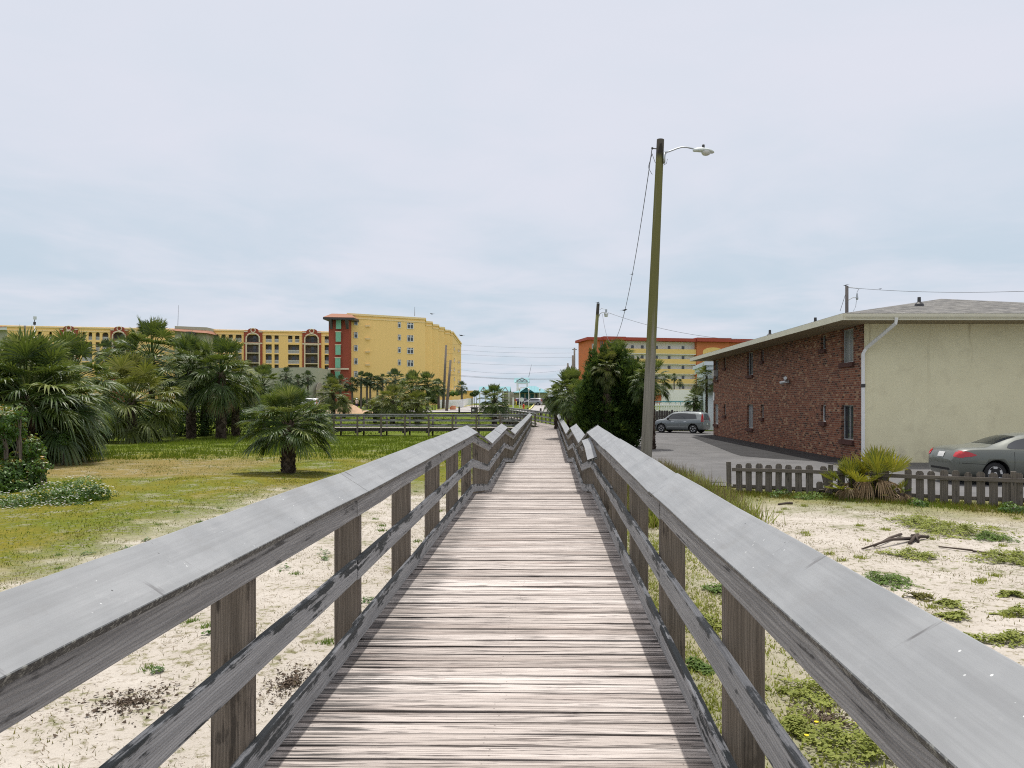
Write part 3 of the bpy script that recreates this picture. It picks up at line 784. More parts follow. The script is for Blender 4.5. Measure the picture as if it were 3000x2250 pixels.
def trunk(mb, base, top, r0, r1, boots, r):
    base, top = V(base), V(top); n = 7
    pts = [base.lerp(top, i / n) + V((r.uniform(-.02, .02), r.uniform(-.02, .02), 0)) for i in range(n + 1)]
    mb.tube(pts, [r0 + (r1 - r0) * i / n for i in range(n + 1)], 10, .25)
    if boots:
        L = (top - base).length; rows = max(4, int(L / .13)); ax = (top - base).normalized()
        for j in range(rows):
            t = (j + .5) / rows; rad = r0 + (r1 - r0) * t; c = base.lerp(top, t)
            for k in range(7):
                a = 2 * math.pi * (k + .5 * (j % 2)) / 7 + r.uniform(-.12, .12)
                o = V((math.cos(a), math.sin(a), 0)); s_ = V((-math.sin(a), math.cos(a), 0))
                p = c + o * rad * .93; l = .17 * r.uniform(.8, 1.3); w_ = rad * .52
                e = p + o * (.075 * r.uniform(.6, 1.4)) + ax * l
                mb.add([p - s_ * w_, p + s_ * w_, e + s_ * w_ * .35, e - s_ * w_ * .35, p - ax * .05, e - o * .05 + ax * .01],
                       [(0, 1, 2, 3), (0, 3, 5, 4), (1, 4, 5, 2), (3, 2, 5), (0, 4, 1)], None, r.random())

PG = 'fan palms growing around the field'
def palm(px, d, top_y, rad_px, label, crown=None, base=None, boots=True, rt=.2, skirt=False, lean=0.0, far=False, dcy=.0, group=PG, sq=1.0):
    # px, d: where it stands; top_y: pixel row of the highest frond tips; rad_px: half width of the head in the photo
    r = random.Random(int(px * 13 + d))
    x = (px - CX) * d / F; rad = rad_px * d / F; g = gz(x, d)
    ztop = CZ - (top_y - CY) * d / F; zc = ztop - rad * .92 * sq
    t = empty('palm_tree', (x, d, g), label, 'palm tree', group)
    mb = MB(); cxx = x + lean
    trunk(mb, (x, d, g - .1), (cxx, d, zc), rt * 1.15, rt * .85, boots and not far, r)
    mb.build('trunk', M['trunk'] if boots else M['bark'], t, loc=(x, d, g))
    me = crown or (CRF if far else CR)[r.randrange(3)]
    o = link('crown', me, t, (cxx, d, zc)); o.scale = (rad, rad, rad * sq); o.rotation_euler = (0, 0, r.random() * 6.28)
    if skirt:
        k = link('dead_fronds', SK[r.randrange(2)], t, (cxx, d, zc)); k.scale = (rad,) * 3; k.rotation_euler = (0, 0, r.random() * 6.28)
    return t
palm(845, 25.9, 1134, 134, 'small stout fan palm with a short booted trunk alone on the grass', CRS, rt=.18, sq=.86)
palm(80, 29.5, 985, 205, 'huge shaggy fan palm at the left edge behind the flowering shrub', CRB, rt=.26, sq=.95)
palm(20, 31, 1005, 165, 'dense drooping fan palm head left of the huge shaggy one', CRB, rt=.24)
palm(150, 32, 1055, 150, 'lower fan palm head merging with the right side of the huge shaggy one', CRB, rt=.24)
palm(205, 36, 985, 140, 'tall fan palm close behind the huge shaggy one', CR[2], rt=.22)
palm(-60, 33, 1010, 150, 'fan palm cut off by the left edge of the picture', CR[3], rt=.22)
palm(386, 50, 1050, 148, 'yellowish fan palm with loose arching fronds on the brown grass', CRL[0], rt=.27, sq=.9)
palm(445, 62, 940, 118, 'tallest dark fan palm of the left group, rising above the hotel wall', CR[0], rt=.22)
palm(375, 66, 985, 85, 'fan palm head half hidden left of the tallest one', CR[1], rt=.2)
palm(560, 56, 985, 100, 'dark fan palm in the thick clump, leftmost of its four trunks', CR[2], rt=.28)
palm(648, 55, 990, 112, 'dark fan palm in the thick clump with the widest head', CR[3], rt=.3, skirt=True)
palm(690, 60, 1050, 75, 'lower fan palm on the right side of the thick clump', CRL[1], rt=.24)
palm(600, 63, 1060, 95, 'dark fan palm deep inside the thick clump', CR[1], rt=.26)
palm(770, 70, 1072, 62, 'pale fan palm just right of the thick clump in front of the low garage', CR[0], rt=.2)
palm(976, 92, 1110, 50, 'bushy fan palm beside the standing person', CRL[0], rt=.22, sq=.95)
palm(1008, 96, 1160, 26, 'small low palm at the foot of the bushy one', CRL[1], rt=.15)
palm(838, 150, 1074, 27, 'slim palm in front of the garage wall, left of three', far=True, boots=False, rt=.2)
palm(872, 148, 1095, 22, 'slim palm in front of the garage wall, middle of three', far=True, boots=False, rt=.2)
palm(902, 150, 1085, 23, 'slim palm in front of the garage wall, right of three', far=True, boots=False, rt=.2)
for px_, ty, rp, wh in ((967, 1092, 26, 'left of the red tower foot'), (997, 1096, 27, 'under the red tower'), (1032, 1104, 22, 'with the darkest head by the tower corner'),
                    (1058, 1086, 23, 'with the tallest bare trunk by the ochre wall'), (1075, 1090, 20, 'second along the ochre wall'), (1085, 1092, 20, 'third along the ochre wall'), (1106, 1100, 24, 'with a forked looking head by the ochre wall'), (1121, 1094, 16, 'last of the slim row along the ochre wall')):
    palm(px_, 146, ty, rp, 'slim street palm ' + wh, far=True, boots=False, rt=.2, group='slim palms in front of the ochre hotel')
palm(1158, 128, 1078, 36, 'tall palm where the ochre wall turns, left head of the bushy group', far=True, boots=False, rt=.22)
palm(1208, 120, 1088, 52, 'bushy palm with brown hanging fronds before the ochre wall', rt=.22, skirt=True, crown=CR[2])
palm(1252, 122, 1090, 42, 'bushy palm beside the two leaning poles', crown=CR[3], rt=.22)
palm(1285, 126, 1108, 26, 'narrow palm head just left of the leaning poles', far=True, boots=False, rt=.2)
palm(1150, 84, 1130, 62, 'low spreading palm behind the side boardwalk', CRL[0], rt=.22, sq=.75)
palm(1098, 86, 1170, 40, 'lowest yellowish palm tuft behind the side boardwalk', CRL[1], rt=.16, sq=.7)
palm(1222, 84, 1148, 48, 'low palm behind the side boardwalk with dead fronds on the ground', CRL[1], rt=.2, skirt=True, sq=.8)
palm(1353, 152, 1116, 20, 'small upright palm against the sky by the white fence', far=True, boots=False, rt=.22)
palm(1448, 73, 1128, 52, 'round grey green palm right beside the end of the boardwalk', CR[0], rt=.2, sq=.9)
palm(1672, 46, 1082, 76, 'palm with sunlit drooping fronds right of the boardwalk end', CRB, rt=.2, skirt=True)
palm(1700, 43, 1112, 62, 'shadowed palm leaning by the right railing', CR[1], rt=.2, lean=-.1)
palm(1632, 60, 1125, 44, 'low dark palm at the far end of the right railing', CRB, rt=.18)
palm(1808, 60, 997, 62, 'tallest palm head above the dark cedar', CR[3], rt=.22)
palm(1905, 38, 1050, 66, 'palm showing on both sides of the wooden lamp pole', CR[1], rt=.2)
palm(1778, 39.4, 1030, 50, 'sunlit palm head inside the dark cedar clump', CRL[1], rt=.2)
palm(2075, 64, 1062, 48, 'palm against the pale blue house wall', CRL[0], rt=.2)
palm(2038, 68, 1138, 38, 'low bushy palm behind the parked hatchback', CR[0], rt=.2, sq=.9)
palm(1975, 205, 1093, 12, 'tiny palm in front of the orange hotel, the taller', far=True, boots=False, rt=.18)
palm(1992, 205, 1110, 11, 'tiny palm in front of the orange hotel, the shorter', far=True, boots=False, rt=.18)
palm(312, 150, 992, 42, 'feathery palm in front of the hotel arches', far=True, boots=False, rt=.25)

# ================================================================ cedar, shrubs, hedges
def spray(mb, p, d, L, r, rn, nb=6, w=.03, spread=.55):
    d = d.normalized()
    for i in range(nb):
        e = (d + V((r.uniform(-1, 1), r.uniform(-1, 1), r.uniform(-1, 1))) * spread).normalized()
        s_ = e.cross(V((r.uniform(-1, 1), r.uniform(-1, 1), r.uniform(-1, 1)))).normalized() * w
        l = L * r.uniform(.5, 1.1); m = p + e * l * .5
        mb.add([p, m + s_, p + e * l, m - s_], [(0, 1, 2, 3)], None, max(0, min(1, rn + r.uniform(-.15, .15))))
def cedar(px, d, by, lobes, n, label):
    r = random.Random(5); x = (px - CX) * d / F; g = gz(x, d)
    t = empty('cedar_tree', (x, d, g), label, 'tree')
    mb = MB(); mb.tube([(x, d, g - .2), (x + .1, d, g + 1.4), (x - .1, d + .1, g + 3.2)], [.16, .12, .05], 8)
    for (lx, ly, rx, rz) in lobes:
        c = pt(lx, ly, d); mb.tube([(x, d, g + .5), (c.x * .6 + x * .4, d, c.z - rz * d / F * .5), (c.x, d, c.z)], [.07, .05, .02], 5)
    mb.build('trunk', M['bark'], t, loc=(x, d, g))
    mb = MB(); tot = sum(l[2] * l[3] for l in lobes)
    for (lx, ly, rx, rz) in lobes:
        ax_, az_ = rx * d / F, rz * d / F; c = pt(lx, ly, d + r.uniform(-.7, .7)); ay = min(ax_, 1.5) * 1.1
        for k in range(int(n * rx * rz / tot)):
            o = V((r.gauss(0, 1), r.gauss(0, 1), r.gauss(0, 1))).normalized(); rad = r.uniform(.45, 1.0) ** .5
            wv = .94 + .30 * math.sin(7 * o.x + 3 * o.z + lx) + .16 * math.sin(11 * o.z + ly) + (r.uniform(0, .3) if r.random() < .12 else 0)
            p = c + V((o.x * ax_, o.y * ay, o.z * az_)) * rad * wv
            if p.z < g + .05: continue
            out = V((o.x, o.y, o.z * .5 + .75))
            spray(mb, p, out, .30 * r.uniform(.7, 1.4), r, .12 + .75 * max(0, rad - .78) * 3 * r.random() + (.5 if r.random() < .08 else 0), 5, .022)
    mb.build('foliage', M['cedar'], t, loc=(x, d, g)); return t
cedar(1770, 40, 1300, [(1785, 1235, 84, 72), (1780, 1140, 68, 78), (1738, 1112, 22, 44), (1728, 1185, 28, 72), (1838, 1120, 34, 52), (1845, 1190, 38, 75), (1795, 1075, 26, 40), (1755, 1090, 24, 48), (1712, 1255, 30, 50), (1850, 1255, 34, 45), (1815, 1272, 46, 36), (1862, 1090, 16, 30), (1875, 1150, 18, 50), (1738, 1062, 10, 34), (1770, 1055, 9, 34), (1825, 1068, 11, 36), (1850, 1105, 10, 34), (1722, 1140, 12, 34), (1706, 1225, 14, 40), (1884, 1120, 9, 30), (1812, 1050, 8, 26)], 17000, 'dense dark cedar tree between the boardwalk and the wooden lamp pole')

def leafy(mb, p, o, size, r, rn):
    n = (o + V((r.uniform(-1, 1), r.uniform(-1, 1), r.uniform(-.3, 1))) * .8).normalized()
    a = n.cross(V((r.uniform(-1, 1), r.uniform(-1, 1), r.uniform(-1, 1)))).normalized(); b = n.cross(a)
    l = size * r.uniform(.7, 1.3)
    mb.add([p - a * l * .5, p + b * l * .28 - n * l * .05, p + a * l * .5, p - b * l * .28 - n * l * .05], [(0, 1, 2, 3)], None, rn)
def bush(name, label, cat, lobes, n, size, mat, group=None, seed=1, stems=True, flowers=None, kind=None, topmat=None):
    # lobes: (x, y, z_center, rx, ry, rz) in metres
    r = random.Random(seed); bx, by = lobes[0][0], lobes[0][1]; g = gz(bx, by)
    t = empty(name, (bx, by, g), label, cat, group)
    tot = sum(l[3] * l[4] * l[5] for l in lobes)
    mb = MB(); mt = MB()
    for (x, y, z, rx, ry, rz) in lobes:
        for k in range(int(n * rx * ry * rz / tot)):
            o = V((r.gauss(0, 1), r.gauss(0, 1), r.gauss(0, 1))).normalized(); rad = r.uniform(.35, 1) ** .45 * (1 + .2 * math.sin(5 * o.x + x * 7) + .18 * math.sin(7 * o.z + 4 * o.y))
            p = V((x, y, z)) + V((o.x * rx, o.y * ry, o.z * rz)) * rad
            if p.z < gz(p.x, p.y): continue
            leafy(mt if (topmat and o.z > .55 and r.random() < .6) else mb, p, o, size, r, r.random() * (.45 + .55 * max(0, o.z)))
    mb.build('foliage', mat, t, loc=(bx, by, g))
    if topmat: mt.build('new_growth', topmat, t, loc=(bx, by, g))
    if stems:
        ms = MB()
        for (x, y, z, rx, ry, rz) in lobes:
            for k in range(4):
                ms.tube([(x + r.uniform(-.1, .1), y + r.uniform(-.1, .1), gz(x, y) - .05), (x + r.uniform(-.3, .3) * rx, y, z * .6 + gz(x, y) * .4), (x + r.uniform(-.7, .7) * rx, y + r.uniform(-.5, .5) * ry, z + rz * .5)], [.03, .02, .008], 5)
        ms.build('stem', M['bark'], t, loc=(bx, by, g))
    if flowers:
        mf = MB()
        for k in range(flowers):
            x, y, z, rx, ry, rz = lobes[r.randrange(len(lobes))]
            o = V((r.gauss(0, 1), r.gauss(0, 1) - .5, abs(r.gauss(0, 1)) + .25)).normalized(); p = V((x, y, z)) + V((o.x * rx, o.y * ry, o.z * rz)) * r.uniform(1.0, 1.2)
            for q in range(5):
                a = q * 1.2566; e = V((math.cos(a), math.sin(a), .3)) * .016; s_ = V((-math.sin(a), math.cos(a), 0)) * .008
                mf.add([p, p + e + s_, p + e * 1.5, p + e - s_], [(0, 1, 2, 3)])
        mf.build('flowers', M['flower'], t, loc=(bx, by, g))
    return t
def L3(px, py, d, rpx, rpz, ry):
    p = pt(px, py, d); return (p.x, p.y, p.z, rpx * d / F, ry, rpz * d / F)
bush('shrub', 'dark leafy shrub with orange tipped top branches at the left edge', 'shrub',
     [L3(15, 1235, 20, 42, 42, .45), L3(-20, 1290, 20, 45, 60, .5), L3(50, 1265, 20.1, 22, 26, .3), L3(95, 1310, 20.4, 28, 34, .35), L3(70, 1345, 20.4, 34, 36, .4), L3(35, 1375, 20, 48, 40, .5), L3(120, 1368, 20.2, 26, 26, .3), L3(90, 1400, 20.2, 44, 34, .4), L3(0, 1405, 19.6, 50, 50, .5), L3(125, 1330, 20.5, 12, 18, .2), L3(60, 1205, 20, 14, 22, .2), L3(45, 1425, 19.8, 60, 26, .4)], 8000, .095, M['shrub'], seed=4, topmat=M['rust'])
bush('shrub', 'low green shrub dotted with small white flowers at the left edge', 'shrub',
     [L3(60, 1490, 17.4, 85, 48, .5), L3(150, 1462, 17.6, 80, 45, .5), L3(230, 1440, 18.2, 75, 42, .5), L3(285, 1450, 18.2, 45, 30, .4), L3(0, 1500, 17.2, 70, 55, .5), L3(200, 1480, 17.3, 60, 25, .4), L3(40, 1525, 16.8, 80, 32, .4), L3(110, 1505, 17.0, 80, 30, .4)], 13000, .055, M['shrub'], seed=6, flowers=420, stems=False)
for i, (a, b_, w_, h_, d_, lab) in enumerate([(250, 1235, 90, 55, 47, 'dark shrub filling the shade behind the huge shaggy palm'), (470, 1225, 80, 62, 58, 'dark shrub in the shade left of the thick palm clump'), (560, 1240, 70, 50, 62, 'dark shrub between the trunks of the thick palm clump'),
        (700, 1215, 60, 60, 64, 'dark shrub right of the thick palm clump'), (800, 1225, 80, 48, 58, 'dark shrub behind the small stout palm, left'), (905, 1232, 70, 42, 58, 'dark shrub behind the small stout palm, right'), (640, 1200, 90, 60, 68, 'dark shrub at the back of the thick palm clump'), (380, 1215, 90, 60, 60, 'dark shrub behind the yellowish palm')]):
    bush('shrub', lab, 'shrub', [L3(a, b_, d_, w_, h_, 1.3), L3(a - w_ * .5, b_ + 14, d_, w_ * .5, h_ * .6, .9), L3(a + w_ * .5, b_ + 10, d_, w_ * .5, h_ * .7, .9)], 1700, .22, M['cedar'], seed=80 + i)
bush('shrub', 'small dark shrub under the yellowish palm fronds', 'shrub', [L3(190, 1290, 29, 30, 22, .4)], 900, .09, M['shrub'], seed=9)
bush('hedge', 'clipped dark hedge along the foot of the ochre hotel wall', 'hedge', [L3(x, 1178, 150, 22, 12, 1.2) for x in range(1040, 1170, 14)], 5000, .28, M['cedar'], seed=12, stems=False)
bush('bush', 'bright green rounded bush behind the white fence', 'bush', [L3(1325, 1153, 160, 10, 7, 1), L3(1340, 1152, 160, 10, 7, 1), L3(1312, 1158, 160, 8, 5, 1)], 1500, .3, M['matg'], seed=13, stems=False)
bush('bush', 'dark round bush between the drive and the left pole', 'bush', [L3(1268, 1168, 128, 12, 14, .9), L3(1275, 1176, 128, 10, 9, .8)], 1200, .22, M['cedar'], seed=14)
bush('small_tree', 'small round dark tree on the bank beside the hotel drive', 'tree', [L3(1390, 1153, 150, 11, 8, .8), L3(1396, 1150, 150, 8, 7, .7), L3(1383, 1156, 150, 7, 6, .6)], 1300, .25, M['cedar'], seed=15)
bush('bush', 'leafy bush at the foot of the cedar beside the railing', 'bush', [L3(1700, 1275, 44, 30, 35, .7), L3(1670, 1290, 46, 22, 24, .6)], 2200, .12, M['cedar'], seed=16)

# saw palmettos standing in front of the picket fence
def palmetto(px, py, d, rad, n, label, seed, lo=5):
    r = random.Random(seed); b = ground(px, py); b = V(((px - CX) * d / F, d, gz((px - CX) * d / F, d)))
    t = empty('saw_palmetto', b, label, 'plant')
    mb = MB(); md = MB()
    for i in range(n):
        az = r.random() * 6.283; el = R(r.uniform(lo, 80)); dd = V((math.cos(az) * math.cos(el), .6 * math.sin(az) * math.cos(el), math.sin(el)))
        fan_leaf(mb, b + V((0, 0, .1)), dd, rad * r.uniform(.5, .7), rad * r.uniform(.5, .62), r, r.random() ** .8, .03, 20, 1.35, .5)
    for i in range(14):
        az = r.random() * 6.283; el = R(r.uniform(-35, 20)); dd = V((math.cos(az) * math.cos(el), math.sin(az) * math.cos(el), math.sin(el)))
        fan_leaf(md, b + V((r.uniform(-.2, .2), 0, rad * .42)), dd, rad * .25, rad * .42, r, r.random(), .9, 12, .9)
    mt = MB(); mt.tube([b - V((0, 0, .1)), b + V((.03, 0, rad * .5))], [.09, .07], 8)
    mt.build('trunk', M['trunk'], t, loc=b); mb.build('fronds', M['palmetto'], t, loc=b); md.build('dead_fronds', M['dead'], t, loc=b)
    return t
palmetto(2570, 1455, 18.35, 1.12, 12, 'saw palmetto with tall upright fan leaves in front of the picket fence', 3, 42)
palmetto(2500, 1455, 18.5, .86, 12, 'saw palmetto with yellow leaves leaning left along the picket fence', 8, 12)
palmetto(2635, 1460, 18.0, .42, 6, 'small ragged palmetto with brown dead leaves by the fence', 14, 5)

# ================================================================ low plants on the sand
def mound(px, py, wpx, hpx, mat, label, seed, group=None, cat='plant', n=None, fl=0):
    wpx *= 1.22; hpx *= 1.2
    b = ground(px, py); d = b.y; r = random.Random(seed)
    rx = wpx / 2 * d / F; ry = max(.12, hpx * .9 * d * d / (F * CZ) * .5); rz = min(.20, .06 + rx * .2)
    ry = min(ry, rx * 1.3)
    t = empty('beach_plant', b, label, cat, group); mb = MB(); n = n or int(2000 + 16000 * rx * ry)
    for k in range(n):
        a = r.random() * 6.283; q0 = math.sqrt(r.random()) * 1.35; q = q0 * (1 + .22 * math.sin(3 * a + seed) + .15 * math.sin(5 * a + 2 * seed))
        x, y = b.x + rx * q * math.cos(a), b.y + ry * q * math.sin(a)
        nz_ = mnoise.noise((x * 5, y * 5, seed)) * .5 + mnoise.noise((x * 14, y * 14, seed)) * .35
        if q0 > .62 + nz_ * 1.1 + r.gauss(0, .12): continue
        clump = .55 + .45 * math.sin(x * 17 + seed) * math.sin(y * 13 + seed * 2)
        z = gz(x, y) + rz * max(0, 1 - q * q) * clump * r.uniform(.3, 1.1) + .008
        leafy(mb, V((x, y, z)), V((math.cos(a) * .3, math.sin(a) * .3, 1.6)), .034 * (1 + d * .02), r, r.random() * r.uniform(.4, 1))
    mb.build('foliage', mat, t, loc=b)
    if fl:
        for k in range(fl):
            mf = MB()
            a = r.random() * 6.28; q = math.sqrt(r.random()) * .9; x, y = b.x + rx * q * math.cos(a), b.y + ry * q * math.sin(a); mf.lathe([(.004, 0), (.016, .01), (.006, .013)], (x, y, gz(x, y) + rz * .5 + .02), 7)
            mf.build('flower', M['yellowfl'], t, loc=b)
    return t
GP = 'low plants growing on the bare sand'
for i, (a, b_, w_, h_, m_, lab, fl) in enumerate([
    (2602, 1708, 165, 46, 'matg', 'deep green low mound on the sand beyond the right railing', 0),
    (2670, 1632, 150, 34, 'mat', 'pale mat plant just behind the deep green mound', 0), (2690, 1535, 170, 30, 'mat', 'long pale mat plant nearest the driftwood', 0),
    (2800, 1560, 260, 36, 'mat', 'widest pale mat plant spreading below the fence', 0), (2905, 1580, 120, 26, 'matg', 'greyish mat plant right of the widest one', 0),
    (2950, 1640, 200, 40, 'mat', 'pale mat plant at the right edge, upper', 0), (2990, 1800, 110, 40, 'mat', 'pale tuft at the right edge, middle', 0),
    (2970, 1880, 150, 50, 'mat', 'pale tuft at the right edge, lower', 0), (2790, 1775, 80, 24, 'mat', 'small thin tuft alone on white sand', 0), (2790, 1812, 95, 28, 'mat', 'small thin tuft directly below another', 0),
    (2850, 1880, 130, 34, 'mat', 'tuft half hidden by the right cap board', 0), (2960, 1745, 70, 18, 'mat', 'faint sparse tuft near the right edge', 0), (2690, 1752, 80, 22, 'grass', 'dry brown tuft touching the deep green mound', 0),
    (2110, 1735, 110, 50, 'matg', 'green mound seen between the right posts', 0), (2060, 1830, 120, 60, 'mat', 'pale mat seen between the right posts', 0),
    (2390, 2050, 230, 130, 'mat', 'large pale mat under the right railing', 0), (2520, 2190, 330, 160, 'mat', 'large yellow flowered mat at the foot of the right railing', 5), (2440, 1930, 150, 90, 'matg', 'grey green mat between two right posts near the viewer', 0), (2330, 2140, 120, 80, 'mat', 'small mat in the gap beside the nearest right post', 1), (2150, 1850, 110, 60, 'mat', 'yellowish mat behind the second right post', 0), (2000, 1780, 60, 40, 'matg', 'small green tuft between far right posts', 0), (2620, 2120, 140, 80, 'matg', 'green mat against the outer edge of the right cap board', 0), (2200, 2010, 90, 80, 'mat', 'pale tuft in the bare sand beside the deck on the right', 0), (2040, 1960, 90, 90, 'matg', 'reddish green tuft beside the deck edge on the right', 0)]):
    mound(a, b_, w_, h_, M[m_], lab, 31 + i, GP, fl=fl)
bush('shrub', 'grey green round shrub at the foot of the picket fence', 'shrub', [L3(2405, 1465, 18.6, 55, 22, .45), L3(2350, 1462, 18.6, 35, 16, .4)], 2400, .05, M['matg'], seed=41)
bush('shrub', 'bright small weed clump under the broken pickets', 'shrub', [L3(2290, 1452, 19.2, 28, 18, .3), L3(2270, 1458, 19.0, 20, 12, .3)], 900, .055, M['shrub'], seed=42)
bush('shrub', 'bright green weed at the foot of the fence near the parked saloon', 'shrub', [L3(2690, 1478, 17.2, 26, 16, .3)], 700, .05, M['shrub'], seed=43)
bush('shrub', 'bright green weed at the right end of the fence', 'shrub', [L3(2965, 1495, 16.4, 40, 20, .3)], 900, .05, M['shrub'], seed=44)
for i, (a, b_, w_, lab) in enumerate([(460, 1970, 45, 'bright green sprig alone on the sand by the left post'), (345, 1885, 40, 'green sprig just above the lone one'), (610, 1860, 45, 'green sprig close to the first left post'),
    (955, 1620, 40, 'sprig below the left middle rail'), (830, 1668, 45, 'sprig with dark leaves between two left posts'), (950, 1640, 28, 'tiny sprig beside another below the left rail'), (255, 1625, 40, 'sprig on the sand left of the cap board, the lower'), (375, 1608, 45, 'sprig on the sand left of the cap board, the upper'),
    (1075, 1760, 40, 'sprig beside the deck edge on the left'), (430, 1585, 26, 'faint sprig on the edge of the dry grass')]):
    mound(a, b_, w_, w_ * .6, M['shrub'], lab, 61 + i, 'green sprigs on the sand left of the boardwalk', n=160)

# dark crumbly litter patches and driftwood on the sand
def litter(px, py, wx, wy, label, seed, n=420):
    b = ground(px, py); r = random.Random(seed); mb = MB()
    for k in range(n):
        a = r.random() * 6.283; q = abs(r.gauss(0, .5)); x, y = b.x + wx * q * math.cos(a), b.y + wy * q * math.sin(a); s_ = r.uniform(.006, .024)
        c = V((x, y, gz(x, y) + s_ * .3)); v = [c + V((r.uniform(-1, 1), r.uniform(-1, 1), r.uniform(-.3, 1))) * s_ for _ in range(4)]
        mb.add(v, [(0, 1, 2), (0, 2, 3), (0, 3, 1), (1, 3, 2)])
    return tag(mb.build('litter', plain('dark_plant_litter', (.11, .085, .065), .95, .1, var=.4, vs=30)) if 'litter_m' not in M else mb.build('litter', M['litter_m']), label, 'plant litter', None, 'stuff')
M['litter_m'] = plain('dark_plant_litter', (.11, .085, .065), .95, .1, var=.4, vs=30)
litter(380, 2060, .42, .45, 'dark crumbly plant litter on the sand left of the boardwalk', 1, 600)
litter(850, 2000, .22, .5, 'dark crumbs of litter beside the left deck edge', 2, 500)
litter(2420, 2110, .35, .3, 'brown bare litter in the middle of the right mats', 3, 500)
litter(2330, 1620, .5, .5, 'scattered twigs and crumbs on the right sand', 4, 260)
b = ground(2620, 1600)
mb = MB(); r5 = random.Random(2)
def br(px0, py0, px1, py1, r0, r1, hz=.05):
    a = ground(px0, py0); c = ground(px1, py1); m = (a + c) / 2 + V((r5.uniform(-.05, .05), r5.uniform(-.05, .05), hz))
    mb.tube([a + V((0, 0, .02)), m, c + V((0, 0, .03))], [r0, (r0 + r1) / 2, r1], 6)
br(2525, 1612, 2680, 1582, .012, .035, .08); br(2680, 1582, 2720, 1578, .04, .025, .06); br(2560, 1605, 2640, 1570, .01, .025, .06); br(2665, 1595, 2690, 1570, .03, .02, .08); br(2690, 1590, 2672, 1575, .025, .03, .08)
tag(mb.build('driftwood', M['log'], None, True, loc=b), 'charred driftwood branch lying on the sand by the mats', 'branch')
mb = MB(); b = ground(2790, 1612); br(2750, 1605, 2850, 1618, .012, .016, .03); br(2850, 1618, 3000, 1640, .016, .008, .03)
tag(mb.build('driftwood', M['log'], None, True, loc=b), 'thin dead stick on the sand at the right edge', 'branch')
mb = MB(); b = ground(2340, 1525); br(2280, 1480, 2322, 1478, .02, .03, .03)
tag(mb.build('driftwood', M['log'], None, True, loc=b), 'short dark stick below the picket fence', 'branch')

# ================================================================ grass (uncountable)
def grass(name, label, mat, n, pick, h, w, seed, lean=.5):
    g = np.random.default_rng(seed); pts = pick(g, n); k = len(pts)
    z = np.array([gz(a, b) for a, b in pts]); a = g.uniform(0, 6.283, k); hh = g.uniform(h[0], h[1], k); ww = g.uniform(w[0], w[1], k)
    ln = g.uniform(0, lean, k) * hh; b2 = g.uniform(0, 6.283, k)
    base = np.stack([pts[:, 0], pts[:, 1], z - .005], 1); s = np.stack([np.cos(a), np.sin(a), 0 * a], 1) * ww[:, None]
    tip = base + np.stack([np.cos(b2) * ln, np.sin(b2) * ln, hh], 1)
    v = np.empty((k * 3, 3), 'f'); v[0::3] = base - s; v[1::3] = base + s; v[2::3] = tip
    me = bpy.data.meshes.new(name); me.vertices.add(k * 3); me.vertices.foreach_set('co', v.ravel())
    me.loops.add(k * 3); me.loops.foreach_set('vertex_index', np.arange(k * 3, dtype='i')); me.polygons.add(k)
    me.polygons.foreach_set('loop_start', np.arange(0, k * 3, 3, dtype='i')); me.polygons.foreach_set('loop_total', np.full(k, 3, 'i'))
    me.update(); at = me.attributes.new('rnd', 'FLOAT', 'POINT'); at.data.foreach_set('value', np.repeat(g.random(k), 3).astype('f'))
    me.materials.append(mat); return tag(link(name, me), label, 'grass', None, 'stuff')
def clumps(g, n, region, spread, per):
    c = region(g, max(1, n // per)); i = g.integers(0, len(c), n); r = g.normal(0, 1, (n, 2)) * spread; return c[i] + r
def field(g, n):
    y = 9 + 45 * g.random(n * 3) ** 1.5; x = g.uniform(-26, 0, n * 3); edge = np.where(y < 22, -6.8, np.where(y < 28, -6.8 + (y - 22) * 1.0, -1.3)) + g.normal(0, .8, n * 3)
    return np.stack([x, y], 1)[x < edge][:n]
grass('grass', 'short dry grass over the left field', M['grass'], 60000, lambda g, n: clumps(g, n, field, .2, 14), (.012, .05), (.004, .010), 1, 1.2)
grass('grass', 'greener grass tufts over the left field', M['grassg'], 45000, lambda g, n: clumps(g, n, field, .35, 60), (.015, .06), (.005, .012), 2, 1.2)
def under(g, n):
    y = g.uniform(33, 60, n); x = -24 + 22 * g.random(n); return np.stack([x, y], 1)
grass('grass', 'bright green grass in the shade of the palms', M['grassg'], 26000, lambda g, n: clumps(g, n, under, .5, 50), (.05, .22), (.012, .03), 3)
def sandl(g, n):
    y = g.uniform(3, 24, n); x = g.uniform(-8, -1.35, n); return np.stack([x, y], 1)
grass('grass', 'sparse dry wisps on the left sand', M['grass'], 22000, lambda g, n: clumps(g, n, sandl, .13, 26), (.010, .045), (.002, .006), 4, 1.4)
grass('grass', 'brown dead twigs and stems strewn over the left sand', M['weed'], 9000, lambda g, n: clumps(g, n, sandl, .18, 18), (.008, .05), (.002, .005), 14, 2.6)
def sandr(g, n):
    y = g.uniform(3, 19, n); x = g.uniform(1.1, 14, n); k = (y + (x - 5) * .53) < 19.5; return np.stack([x, y], 1)[k]
grass('grass', 'sparse dry wisps on the right sand', M['grass'], 20000, lambda g, n: clumps(g, n, sandr, .15, 26), (.010, .05), (.003, .007), 5, 1.4)
grass('grass', 'small pale green tufts dotted over the right sand', M['mat'], 9000, lambda g, n: clumps(g, n, sandr, .045, 70), (.02, .07), (.004, .010), 16, 1.0)
grass('grass', 'small green tufts dotted over the left sand', M['matg'], 4000, lambda g, n: clumps(g, n, sandl, .04, 60), (.02, .06), (.004, .010), 17, 1.0)
